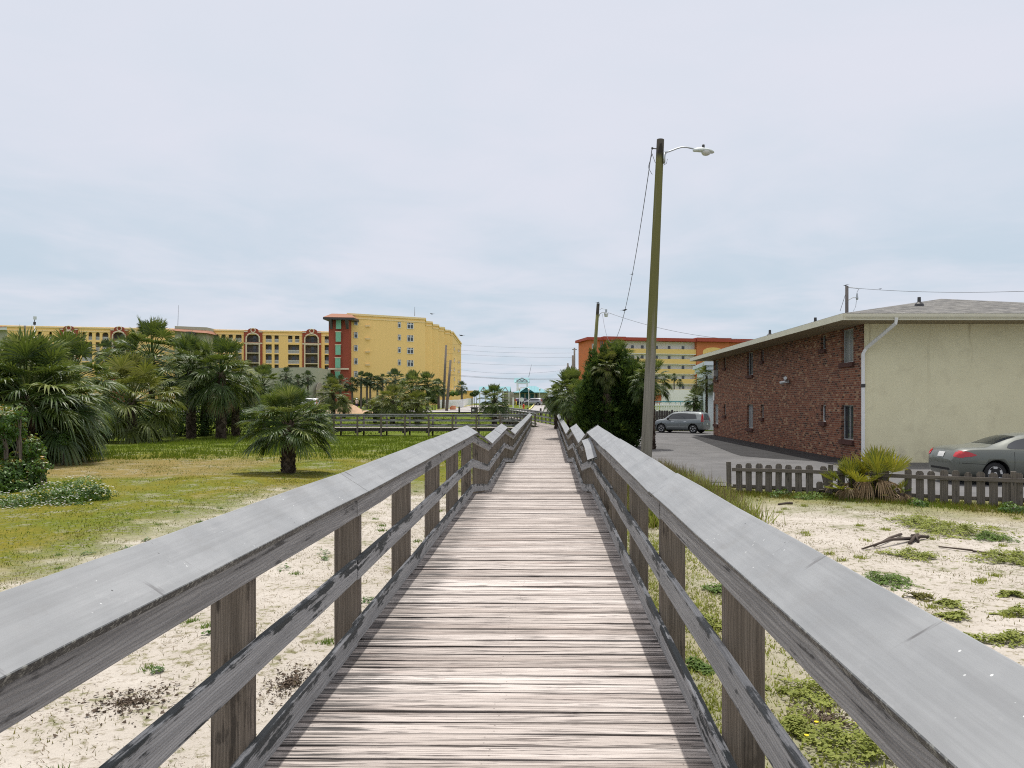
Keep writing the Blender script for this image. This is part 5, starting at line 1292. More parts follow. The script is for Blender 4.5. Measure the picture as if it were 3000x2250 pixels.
for i in range(6):
    zc_ = zat(1028 + 29.3 * i, 226); mb = MB(); blk(1818.5, 2039.5, zc_ - .75, zc_ + .62, -.25, 0); mb.build('balcony', M['yellow'], og)
    mb = MB(); blk(1819, 2039, zc_ - .95, zc_ - .74, -1.28, -.02); mb.build('gallery_floor', M['pale'], og)
    for pxw in (1857, 1886, 1928, 1965, 2006):
        if i > 4: continue
        a_ = ouu(pxw); z0_ = zat(1021 + 29.3 * i, 226); mb = MB(); mb.prism([OP(a_ - .4, z0_, -1.29), OP(a_ + .4, z0_, -1.29), OP(a_ + .4, z0_ + .95, -1.29), OP(a_ - .4, z0_ + .95, -1.29)], on * .08); mb.build('window', M['glass'], og)
for pxw, pyw in ((1738, 1007), (1738, 1038), (1738, 1067)):
    facade_win(og, oA, oB, pxw - 4, pxw + 4, pyw, pyw + 15, 1)
facade_win(og, oA, oB, 1757, 1767, 1000, 1030, 1, 'glass', 'orange')
for pxw in (1955, 1985, 2015):
    a_ = ouu(pxw); mb = MB(); mb.prism([OP(a_ - 1.1, 4.0 - .3, -1.28), OP(a_ + 1.1, 3.7, -1.28), OP(a_ + 1.1, 4.5, -1.28), OP(a_ - 1.1, 4.5, -1.28)], on * .06); mb.build('window', M['glass'], og)
mb = MB(); a_ = ouu(2088); zz0 = zat(1030, 229); arch_ = [OP(a_ - 3.4, zz0 - 9, .42), OP(a_ + 3.4, zz0 - 9, .42)] + [OP(a_ + 3.4 * math.cos(k * math.pi / 10), zz0 + 1.3 * math.sin(k * math.pi / 10), .42) for k in range(11)]; mb.prism(arch_, on * .15); mb.build('arch_panel', M['yellow'], og)

# ---- pale blue house, white wall, fences behind the lot
hs_ = empty('house', (*xy(2062, 66), 0), 'pale blue white house wall with a moulded parapet behind the brick block', 'building')
mb = MB(); a_ = xy(2042, 72); b_ = xy(2075, 63.5)
mb.prism([(a_[0], a_[1], -.2), (b_[0], b_[1], -.2), (b_[0] + 14, b_[1], -.2), (a_[0] + 14, a_[1], -.2)], (0, 0, zat(1078, 68) + .2)); mb.build('wall', M['bluewhite'], hs_)
mb = MB(); z_ = zat(1078, 68); n = outn(a_, b_)
mb.prism([(a_[0] - .35, a_[1] + .3, z_ + .003), (b_[0] - .35, b_[1] - .35, z_ + .003), (b_[0] + 14, b_[1] - .35, z_ + .003), (a_[0] + 14, a_[1] + .3, z_ + .003)], (0, 0, .32)); mb.prism([(a_[0] - .18, a_[1] + .15, z_ - .35), (b_[0] - .18, b_[1] - .18, z_ - .35), (b_[0] + 14, b_[1] - .18, z_ - .35), (a_[0] + 14, a_[1] + .15, z_ - .35)], (0, 0, .35)); mb.build('parapet', M['bluewhite'], hs_)
mb = MB(); p0, p1 = xy(1942, 88), xy(2080, 88); mb.prism([(p0[0], 88, 0), (p1[0], 88, 0), (p1[0], 89, 0), (p0[0], 89, 0)], (0, 0, zat(1141, 88)))
tag(mb.build('white_wall', M['pale']), 'plain white wall behind the pool fence', 'wall')
pf = empty('pool_fence', (*xy(1960, 78), .1), 'white picket pool fence with a teal top behind the dark board fence', 'fence')
mb = MB(); x_ = xy(1880, 78)[0]
while x_ < xy(2050, 78)[0]: mb.box((x_, 78, 1.25), (.16, .04, 2.1)); x_ += .24
mb.build('picket', M['white'], pf)
mb = MB(); c = (xy(1880, 78)[0] + xy(2050, 78)[0]) / 2; w_ = xy(2050, 78)[0] - xy(1880, 78)[0]; mb.box((c, 77.93, 2.02), (w_, .06, .1)); mb.build('rail', M['white'], pf)
mb = MB(); mb.box((c, 78.5, 2.42), (w_, .4, .14)); x_ = xy(1880, 78)[0]
while x_ < xy(2050, 78)[0]: mb.box((x_, 78.3, 2.2), (.06, .06, .5)); x_ += .5
mb.build('teal_top', M['teal'], pf)
df = empty('board_fence', (*xy(1960, 62), 0), 'dark weathered board fence behind the parked hatchback', 'fence')
mb = MB(); x_ = xy(1870, 62.5)[0]; r6 = random.Random(8)
while x_ < xy(2060, 62.5)[0]:
    h_ = 1.62 + r6.uniform(-.08, .08); mb.prism([(x_, 62.5, -.1), (x_ + .19, 62.5, -.1), (x_ + .19, 62.5, h_), (x_ + .14, 62.5, h_ + .06), (x_ + .05, 62.5, h_ + .06), (x_, 62.5, h_)], (0, .03, 0)); x_ += .205
mb.build('board', M['darkwood'], df)
mb = MB(); mb.box((x_ - 3, 62.56, 1.2), (5.5, .05, .09)); mb.box((x_ - 3, 62.56, .4), (5.5, .05, .09)); mb.build('rail', M['darkwood'], df)

# ---- beach pavilion group
pv = empty('beach_pavilion', (*xy(1560, 195), 1.8), 'teal roofed beach pavilion with a gabled lookout tower', 'building')
g0 = 1.6
mb = MB()
e = [pt(1503, 1150, 190), pt(1612, 1150, 190), V((pt(1612, 1150, 190).x, 202, pt(1503, 1150, 190).z)), V((pt(1503, 1150, 190).x, 202, pt(1503, 1150, 190).z))]
rA, rB = pt(1552, 1131, 196), pt(1569, 1131, 196)
mb.add(e + [rA, rB], [(0, 1, 5, 4), (1, 2, 5), (2, 3, 4, 5), (3, 0, 4)]); mb.build('roof', M['teal'], pv)
mb = MB(); gA, gB, gT = pt(1523, 1148.5, 187.5), pt(1564, 1148.5, 187.5), pt(1542, 1135, 187.5)
mb.add([gA, gB, gT, gA + V((0, 8, 0)), gB + V((0, 8, 0)), gT + V((0, 8, 0))], [(0, 3, 5, 2), (1, 2, 5, 4)]); mb.build('gable_roof', M['teal'], pv)
mb = MB(); mb.prism([gA + V((.1, .2, 0)), gB + V((-.1, .2, 0)), gT + V((0, .2, -.12))], (0, .1, 0)); mb.build('gable', M['tealdark'], pv)
mb = MB(); a_, b_ = pt(1510, 1150, 192), pt(1607, 1150, 192); mb.prism([(a_.x, 192, g0), (b_.x, 192, g0), (b_.x, 200, g0), (a_.x, 200, g0)], (0, 0, a_.z - g0)); mb.build('wall', M['block'], pv)
for (p0, p1, m_) in ((1526, 1536, 'tealdark'), (1540, 1548.5, 'tealdark'), (1553.5, 1563.5, 'tealdark'), (1568.5, 1574.5, 'iron')):
    mb = MB(); q0, q1 = pt(p0, 1153, 191.95), pt(p1, 1153, 191.95); mb.prism([(q0.x, 191.9, g0), (q1.x, 191.9, g0), (q1.x, 191.9, q0.z), (q0.x, 191.9, q0.z)], (0, .09, 0)); mb.build('door', M[m_], pv)
mb = MB(); mb.prism([pt(1503, 1151.5, 189.9), pt(1612, 1151.5, 189.9), pt(1612, 1149.6, 189.9), pt(1503, 1149.6, 189.9)], (0, .15, 0)); mb.build('eave', M['tealdark'], pv)
lt = empty('lookout_tower', (*xy(1529, 208), 1.8), 'white framed lookout tower with a small teal gable roof', 'tower')
zr_, zl_ = zat(1107, 208), zat(1121.5, 208); xa, xb = xy(1507, 208)[0], xy(1551, 208)[0]
mb = MB(); mb.add([(xa, 205, zl_), (xb, 205, zl_), (xb, 208, zr_), (xa, 208, zr_), (xa, 211, zl_), (xb, 211, zl_)], [(0, 1, 2, 3), (3, 2, 5, 4)]); mb.build('roof', M['teal'], lt)
mb = MB(); ga_, gb_, gt_ = V((xy(1513, 204)[0], 203.6, zl_ + .3)), V((xy(1546, 204)[0], 203.6, zl_ + .3)), V((xy(1529.5, 204)[0], 203.6, zr_ - .2))
for a_, b_ in ((ga_, gt_), (gb_, gt_), (ga_, gb_), ((ga_ + gb_) / 2, gt_), ((ga_ + gb_) / 2, ga_.lerp(gt_, .55)), ((ga_ + gb_) / 2, gb_.lerp(gt_, .55))): mb.beam(a_, b_, .28, .28)
mb.build('truss', M['galv'], lt)
mb = MB()
for p_ in (1515, 1543.5):
    for yy in (204, 210): mb.beam((xy(p_, 204)[0], yy, g0), (xy(p_, 204)[0], yy, zl_ + .3), .34, .34, (0, 1, 0))
mb.build('post', M['white'], lt)
mb = MB(); mb.beam((xy(1515, 204)[0], 204, zat(1124, 204)), (xy(1543.5, 204)[0], 204, zat(1124, 204)), .3, .3); mb.beam((xy(1515, 204)[0], 204, zat(1136, 204)), (xy(1543.5, 204)[0], 204, zat(1136, 204)), .3, .3); mb.build('beam', M['white'], lt)
mb = MB(); mb.tube([pt(1549, 1105, 206), pt(1557, 1068, 206)], [.06, .03], 5); mb.build('aerial', M['iron'], lt)
p2 = empty('beach_pavilion', (*xy(1450, 200), 1.8), 'long teal roofed pavilion with a white truss gable half hidden by the round palm', 'building')
mb = MB(); xa, xb = xy(1405, 200)[0], xy(1496, 200)[0]; z0_, z1_ = zat(1147.5, 200), zat(1132.5, 200)
mb.add([(xa, 196, z0_), (xb, 196, z0_), (xb, 200, z1_), (xa, 200, z1_), (xa, 204, z0_), (xb, 204, z0_)], [(0, 1, 2, 3), (3, 2, 5, 4)]); mb.build('roof', M['teal'], p2)
mb = MB()
for p_ in (1417, 1480):
    ga_, gb_, gt_ = V((xy(p_ - 9, 195)[0], 195, z0_)), V((xy(p_ + 9, 195)[0], 195, z0_)), V((xy(p_, 195)[0], 195, z1_ - .3))
    for a_, b_ in ((ga_, gt_), (gb_, gt_), (ga_, gb_), ((ga_ + gb_) / 2, gt_)): mb.beam(a_, b_, .25, .25)
mb.build('truss', M['galv'], p2)
mb = MB(); xa2 = xy(1470, 198)[0]; mb.prism([(xa2, 198, g0), (xb + 4.0, 198, g0), (xb + 4.0, 203, g0), (xa2, 203, g0)], (0, 0, z0_ - g0 - .05)); mb.build('wall', M['block'], p2)
mb = MB()
for k in range(6): x_ = xa + .3 + (xb - xa - .6) * k / 5; mb.beam((x_, 196.3, g0), (x_, 196.3, z0_), .3, .3, (0, 1, 0))
mb.build('post', M['white'], p2)
mb = MB(); a_, b_ = pt(1352, 1147, 215), pt(1386, 1147, 215); mb.prism([(a_.x, 215, 1), (b_.x, 215, 1), (b_.x, 216, 1), (a_.x, 216, 1)], (0, 0, a_.z - 1)); mb.prism([(a_.x - .1, 214.8, a_.z + .003), (b_.x + .1, 214.8, a_.z + .003), (b_.x + .1, 216.2, a_.z + .003), (a_.x - .1, 216.2, a_.z + .003)], (0, 0, .25))
tag(mb.build('garden_wall', M['hotel']), 'low ochre wall beyond the white fence', 'wall')
# corner of a roofed building at the far left
lb = empty('house', (*xy(-10, 72), 0), 'grey green house corner with a white fascia cut off at the left edge', 'building')
x_ = xy(22, 72)[0]; mb = MB(); mb.prism([(x_ - 9, 72, -.4), (x_, 72, -.4), (x_ - 6.2, 80, -.4), (x_ - 15, 80, -.4)], (0, 0, zat(968, 72) + .4)); mb.build('wall', M['garage'], lb)
mb = MB(); z_ = zat(968, 72); mb.prism([(x_ - 9.5, 71.4, z_ + .003), (x_ + .35, 71.4, z_ + .003), (x_ - 6.6, 81, z_ + .003), (x_ - 15, 81, z_ + .003)], (0, 0, .28)); mb.build('fascia', M['white'], lb)
mb = MB(); z_ += .29; mb.add([(x_ - 9.5, 71.3, z_), (x_ + .4, 71.3, z_), (x_ - 6.5, 81, z_), (x_ - 15, 81, z_), (x_ - 8, 76, z_ + .7)], [(0, 1, 4), (1, 2, 4), (2, 3, 4), (3, 0, 4)]); mb.build('roof', M['redroof'], lb)
# ================================================================ poles, lamps, wires
def wire(name, A, B, sag, label, group=None, r=.012, n=24):
    A, B = V(A), V(B); P = [A.lerp(B, t / n) - V((0, 0, 4 * sag * (t / n) * (1 - t / n))) for t in range(n + 1)]
    mb = MB(); mb.tube(P, r, 5); return tag(mb.build(name, M['iron'], None, True, loc=A), label, 'wire', group), P
b0 = V((3.50, 25, -.2)); t0 = pt(1935, 409, 25)
up = empty('lamp_pole', (3.5, 25, 0), 'tall leaning mossy wooden pole carrying the pale cobra head street lamp', 'street lamp')
mb = MB(); mb.tube([b0.lerp(t0, k / 12) for k in range(13)], [.19 - .07 * k / 12 for k in range(13)], 16)
mb.build('pole', M['pole'], up, True, loc=(3.5, 25, 0))
mb = MB(); mb.tube([pt(1946, 472, 24.95), pt(1948, 455, 24.95), pt(1952, 447, 24.95)], .025, 6); mb.tube([pt(1946, 447, 24.95), pt(1960, 444, 24.95), pt(1985, 434.5, 24.95), pt(1999, 431, 24.95), pt(2012, 431.5, 24.95), pt(2036, 437, 24.95)], .024, 8)
mb.box(pt(1945.5, 463, 24.9), (.06, .16, .32)); arm = mb.build('lamp_arm', M['galv'], up, True, loc=(3.5, 25, 0))
mb = MB(); hd = pt(2030, 440, 24.95); vs = []; n = 12
prof = [(0, .045, .05, .0), (.05, .075, .075, .0), (.14, .10, .085, .005), (.30, .15, .085, .0), (.45, .175, .08, -.02), (.58, .16, .065, -.045), (.66, .10, .045, -.06), (.69, .02, .02, -.065)]
for (x_, wy, hz, zo) in prof:
    for j in range(n):
        t = 2 * math.pi * j / n; zz_ = math.sin(t); vs.append(hd + V((x_, wy * math.cos(t), zo - .01 + (hz if zz_ > 0 else hz * .55) * zz_)))
fs = [tuple(range(n))] + [(i * n + j, (i + 1) * n + j, (i + 1) * n + (j + 1) % n, i * n + (j + 1) % n) for i in range(len(prof) - 1) for j in range(n)]
mb.add(vs, fs); head = mb.build('lamp_head', M['lampbody'], up, True, loc=(3.5, 25, 0), fix=True)
mb = MB(); mb.lathe([(.05, -.17), (.11, -.15), (.15, -.10), (.165, -.045)], hd + V((.43, 0, .0)), 14); mb.build('lens', M['lens'], up, True, loc=(3.5, 25, 0), fix=True)
mb = MB(); mb.lathe([(.045, 0), (.045, .10), (.03, .115)], hd + V((.34, 0, .07)), 10); mb.build('photocell', M['iron'], up, True, loc=(3.5, 25, 0))
mb = MB(); mb.tube([pt(1926, 436, 25), pt(1910, 434.5, 25)], .018, 6); mb.lathe([(.03, -.03), (.045, 0), (.03, .03)], pt(1911, 434.5, 25), 8, 0); mb.build('insulator', M['iron'], up, loc=(3.5, 25, 0))
mb = MB(); mb.tube([pt(1911, 450, 25), pt(1903, 476, 25), pt(1899, 490, 25), pt(1907, 505, 25), pt(1911, 511, 25)], .008, 4); mb.tube([pt(1911, 452, 25), pt(1920, 478, 25)], .008, 4); mb.tube([pt(1955, 466, 25), pt(1953, 478, 25), pt(1944, 484, 25)], .009, 4); mb.build('loose_wire', M['iron'], up, loc=(3.5, 25, 0))
_, WP1 = wire('overhead_wire', pt(1910, 437, 25), pt(1765, 920, 70), 4.25, 'slack overhead wire drooping from the tall lamp pole to the farther lamp pole', None, .013, 40)
# farther lamp pole
D2 = 70
u2 = empty('lamp_pole', (pt(1738, 1180, D2).x, D2, 0), 'leaning wooden pole with a small bucket shaped lamp behind the cedar', 'street lamp'); L0 = (pt(1738, 1180, D2).x, D2, 0)
mb = MB(); mb.tube([V((pt(1736, 1180, D2).x, D2, -.3)), pt(1741, 1050, D2), pt(1752.5, 889, D2)], [.2, .165, .14], 12); mb.build('pole', M['pole'], u2, True, loc=L0)
mb = MB(); mb.tube([pt(1754, 930, D2), pt(1757, 920, D2), pt(1763, 916, D2), pt(1774, 915.5, D2)], .04, 6); mb.tube([pt(1757, 908, D2), pt(1763, 903, D2), pt(1772, 906, D2)], .02, 4); mb.build('lamp_arm', M['galv'], u2, loc=L0)
mb = MB(); c = pt(1776, 920, D2); mb.lathe([(.07, .45), (.09, .42), (.09, .15), (.2, .05), (.2, 0)], c, 10); mb.build('lamp_head', M['galv'], u2, loc=L0)
mb = MB(); mb.lathe([(.19, 0), (.16, -.24), (.05, -.26)], c, 10); mb.build('lens', M['lens'], u2, loc=L0)
wire('overhead_wire', pt(1782, 916, D2), pt(2260, 1000, 60), .6, 'thin overhead wire running from the bucket lamp to behind the brick roof', None, .014)
# pole behind the brick roof
D3 = 58; L3_ = (pt(2480, 1180, D3).x, D3, 0)
u3 = empty('utility_pole', L3_, 'dark pole top with a bracket lamp rising behind the brick building roof', 'utility pole')
mb = MB(); mb.tube([(L3_[0], D3, -.2), pt(2481, 838, D3)], [.16, .12], 10); mb.build('pole', M['darkwood'], u3, True, loc=L3_)
mb = MB(); mb.tube([pt(2485, 842, D3), pt(2515, 845, D3)], .035, 5); mb.tube([pt(2484, 880, D3), pt(2498, 872, D3), pt(2507, 872, D3)], .03, 5); mb.build('bracket', M['galv'], u3, loc=L3_)
mb = MB(); mb.lathe([(.05, .35), (.08, .1), (.1, 0), (.07, -.15)], pt(2511, 873, D3), 8); mb.build('lamp_head', M['galv'], u3, loc=L3_)
mb = MB(); mb.tube([pt(2517, 846, D3), pt(2511, 855, D3), pt(2511, 865, D3)], .014, 4); mb.tube([pt(2509, 880, D3), pt(2507, 898, D3), pt(2500, 912, D3)], .014, 4); mb.tube([pt(2477, 862, D3), pt(2461, 912, D3)], .016, 4); mb.build('loose_wire', M['iron'], u3, loc=L3_)
_, WP3 = wire('overhead_wire', pt(2516, 845, D3), pt(3150, 846, 45), .25, 'thin overhead wire above the brick building roof', None, .014)
# two leaning poles by the hotel drive
for (xb, yb, xt_, yt, d, lab, cross) in ((1298, 1193, 1307, 1011, 128, 'taller of the two leaning bare poles before the ochre hotel', 0), (1308, 1201, 1320, 1055, 118, 'shorter leaning pole with pale base before the ochre hotel', 1)):
    bb = pt(xb, yb, d); bb.z = gz(bb.x, d); t = empty('utility_pole', bb, lab, 'utility pole'); mb = MB(); mb.tube([bb - V((0, 0, .2)), pt(xt_, yt, d)], [.24, .17], 10); mb.build('pole', M['polefar'], t, True, loc=bb)
    mb = MB(); mb.tube([pt(xt_ - 1, yt + 55 * .5 + 2, d), pt(xt_ + 4, yt + 30, d)], .05, 5); mb.build('bracket', M['galv'], t, loc=bb)
for (px_, yt, d, lab) in ((1683, 1019, 122, 'tallest of the three thin poles above the right palms'), (1678, 1041, 112, 'middle one of the three thin poles above the right palms'), (1663.5, 1064, 118, 'shortest of the three thin poles above the right palms')):
    x_ = pt(px_, 0, d).x; g = gz(x_, d); t = empty('utility_pole', (x_, d, g), lab, 'utility pole'); mb = MB(); mb.tube([(x_, d, g - .2), pt(px_, yt, d)], [.2, .13], 8); mb.build('pole', M['polefar'], t, True, loc=(x_, d, g))
    if yt < 1030: mb = MB(); mb.beam(pt(1676, 1024, d), pt(1690, 1024, d), .1, .1); mb.build('cross_arm', M['polefar'], t, loc=(x_, d, g))
for i, (ya, yb, sg) in enumerate(((1010, 1018.5, .25), (1026, 1033, .25), (1038, 1046.5, .2), (1062, 1068, .3), (1079, 1079, .9), (1098, 1107, .4), (1101.5, 1111, .3))):
    A_ = pt(1307, ya - 3, 127); B_ = pt(1683, yb + 1, 121); wire('power_line', A_, B_, sg, 'power line strung across the sky over the street', 'power lines over the street', .018 if i > 4 else .011, 14)
for (px_, yt, yb_, d, lab, box_) in ((73, 954, 1100, 90, 'dark wooden pole top before the far left hotel wall', 0), (101, 952, 1100, 92, 'thin pale pole with a box shaped lamp at the far left', 1)):
    x_ = pt(px_, 0, d).x; g = gz(x_, d); t = empty('utility_pole', (x_, d, g), lab, 'utility pole'); mb = MB(); mb.tube([(x_, d, g), pt(px_, yt, d)], [.14, .1] if not box_ else [.1, .07], 8); mb.build('pole', M['pale'] if box_ else M['polefar'], t, True, loc=(x_, d, g))
    if box_:
        mb = MB(); mb.beam(pt(px_, 951.5, d), pt(px_ + .5, 943, d), .2, .2, (0, 1, 0)); mb.build('junction_box', M['iron'], t, loc=(x_, d, g)); mb = MB(); mb.beam(pt(px_ + .5, 942.5, d), pt(px_ + .5, 936.5, d), .06, .06, (0, 1, 0)); mb.build('neck', M['iron'], t, loc=(x_, d, g))
        mb = MB(); mb.beam(pt(px_ + 1, 936, d), pt(px_ + 1.5, 927, d), .25, .25, (0, 1, 0)); mb.build('lamp_head', M['lampbody'], t, loc=(x_, d, g))

# birds
def bird(p, s_, label, spread=0.0, yaw=0.0, group=None, pitch=0.0):
    mb = MB(); b = V(p)
    rot = Matrix.Rotation(yaw, 3, 'Z') @ Matrix.Rotation(pitch, 3, 'Y')
    def q(x, y, z): return b + rot @ V((x, y, z)) * s_
    vs = []; n = 8; prof = [(-.55, .02, .0), (-.4, .09, .0), (-.1, .15, .02), (.15, .14, .04), (.33, .08, .10), (.42, .085, .15), (.5, .07, .16), (.55, .02, .15), (.63, .006, .14)]
    for (x, r_, z) in prof:
        for j in range(n): t = 2 * math.pi * j / n; vs.append(q(x, r_ * math.cos(t), z + r_ * math.sin(t)))
    mb.add(vs, [tuple(range(n - 1, -1, -1)), tuple((len(prof) - 1) * n + j for j in range(n))] + [(i * n + j, i * n + (j + 1) % n, (i + 1) * n + (j + 1) % n, (i + 1) * n + j) for i in range(len(prof) - 1) for j in range(n)])
    mb.add([q(-.45, -.06, 0), q(-.45, .06, 0), q(-.95, .11, -.02), q(-.95, -.11, -.02), q(-.45, 0, .05), q(-.9, 0, .02)], [(0, 1, 2, 3), (0, 3, 5, 4), (4, 5, 2, 1)])
    for sd in (-1, 1):
        if spread:
            y = sd
            mb.add([q(.25, .1 * y, .08), q(-.25, .1 * y, .06), q(-.2, .6 * y, .06 + .2 * spread), q(.2, .6 * y, .10 + .2 * spread), q(-.18, 1.15 * y, .05 + .1 * spread), q(0, .3 * y, .12)], [(0, 1, 2, 3), (3, 2, 4), (0, 5, 1)])
        else:
            y = sd * .14; mb.add([q(.2, y, .1), q(.2, y * .9, -.05), q(-.6, y * .45, -.02), q(-.3, y * .75, .1), q(0, y * 1.15, .04)], [(0, 4, 3), (0, 1, 4), (1, 2, 4), (4, 2, 3)])
    return tag(mb.build('bird', M['bird'], None, True, loc=b), label, 'bird', group)
bird(pt(1265, 920, 70), .32, 'dark bird gliding above the ochre hotel roof, the higher', .4, 2.6)
bird(pt(1351, 983, 75), .38, 'dark bird gliding beside the stepped end of the ochre hotel, the lower', .25, 2.9)
def on_wire(P, px, h):
    p = min(P, key=lambda v: abs(CX + v.x * F / v.y - px)); return p + V((0, 0, h))
def wire_at(A, B, sag, px):
    best = None
    for k in range(2001):
        t = k / 2000; v = V(A).lerp(V(B), t) - V((0, 0, 4 * sag * t * (1 - t)))
        e = abs(CX + v.x * F / v.y - px)
        if best is None or e < best[0]: best = (e, v)
    return best[1]
WA, WB = pt(1910, 437, 25), pt(1765, 920, 70)
bird(wire_at(WA, WB, 4.25, 1852) + V((0, 0, .05)), .13, 'small bird perched halfway down the slack wire', 0, .4)
bird(wire_at(WA, WB, 4.25, 1830) + V((0, 0, .07)), .24, 'larger bird with raised wings perched low on the slack wire', .5, .2)
bird(pt(1752, 886.5, 70), .26, 'bird perched on top of the bucket lamp pole', .5, .3)
bird(pt(2478, 836, 58), .28, 'bird perched on the pole top behind the brick roof', 0, 2.6, None, .3)
bird(wire_at(pt(2516, 845, D3), pt(3150, 846, 45), .25, 2579) + V((0, 0, .07)), .2, 'bird perched on the wire above the brick roof', 0, .1)

# ================================================================ picket fence
fr_ = random.Random(21)
FA, FB = V((5.0, 20.1, 0)), V((14.6, 15.0, 0)); fd = (FB - FA); FL = fd.length; fd /= FL; fn = V((fd.y, -fd.x, 0))
pk = empty('picket_fence', FA, 'low weathered picket fence with a few broken pickets in front of the lot', 'fence')
def FP(u, z, k=0): p = FA + fd * u; return V((p.x, p.y, gz(p.x, p.y) + z)) + fn * k
def flat(u0, u1, z0, z1, k, th_): return [FP(u0, z0, k), FP(u1, z0, k), FP(u1, z1, k), FP(u0, z1, k)]
for a, b in ((0.1, 3.55), (3.6, 7.4), (7.45, FL)):
    mb = MB(); mb.loft([FP(a + (b - a) * k / 4, .60 + fr_.uniform(-.008, .008), .06) for k in range(5)], .035, .09); mb.build('rail', M['fence'], pk, bevel=.004)
    mb = MB(); mb.loft([FP(a + (b - a) * k / 4, .16 + fr_.uniform(-.008, .008), -.04) for k in range(5)], .035, .08); mb.build('rail', M['fence'], pk, bevel=.004)
for u in (.02, 2.5, 6.35, 8.9, 10.4):
    mb = MB(); mb.loft([FP(u, -.1, .02), FP(u + fr_.uniform(-.02, .02), .79, .02)], .11, .09, fn); mb.build('post', M['fence'], pk, bevel=.005)
u = .2; k = 0
while u < FL:
    w_ = .165 * fr_.uniform(.92, 1.06); h_ = .76 + fr_.uniform(-.025, .02); tl = fr_.uniform(-.012, .012); z0 = -.05
    if k == 8: h_ = .36
    if k == 9: tl = -.16
    p = [FP(u, z0), FP(u + w_, z0), FP(u + w_ + tl, h_ - .05), FP(u + w_ * .78 + tl, h_), FP(u + w_ * .22 + tl, h_), FP(u + tl, h_ - .05)]
    if k not in (15,):
        mb = MB(); mb.prism(p, fn * .022)
        off_ = fr_.random() * 50; mb.tc = [((V(v) - FA).z, (V(v) - FA).dot(fd) + off_, off_) for v in mb.v]
        mb.build('picket', M['fence'], pk, bevel=.003)
    u += .247; k += 1
mb = MB(); b = FP(2.3, .0, .25); mb.beam(FP(2.2, .03, .2), FP(2.35, .2, .35), .15, .02); tag(mb.build('broken_picket', M['fence'], None, loc=b), 'broken picket piece lying against the foot of the fence', 'board')

# ================================================================ vehicles
def catmull(tab, x):
    # smooth interpolation of a table of tuples (x, a, b, ...)
    n = len(tab)
    for i in range(n - 1):
        if x <= tab[i + 1][0] or i == n - 2:
            x0, x1 = tab[i][0], tab[i + 1][0]; t = max(0, min(1, (x - x0) / (x1 - x0)))
            out = []
            for k in range(1, len(tab[0])):
                p1, p2 = tab[i][k], tab[i + 1][k]
                m1 = (tab[i + 1][k] - tab[max(0, i - 1)][k]) / (tab[i + 1][0] - tab[max(0, i - 1)][0] or 1) * (x1 - x0)
                m2 = (tab[min(n - 1, i + 2)][k] - tab[i][k]) / (tab[min(n - 1, i + 2)][0] - tab[i][0] or 1) * (x1 - x0)
                t2, t3 = t * t, t * t * t
                out.append((2 * t3 - 3 * t2 + 1) * p1 + (t3 - 2 * t2 + t) * m1 + (-2 * t3 + 3 * t2) * p2 + (t3 - t2) * m2)
            return out
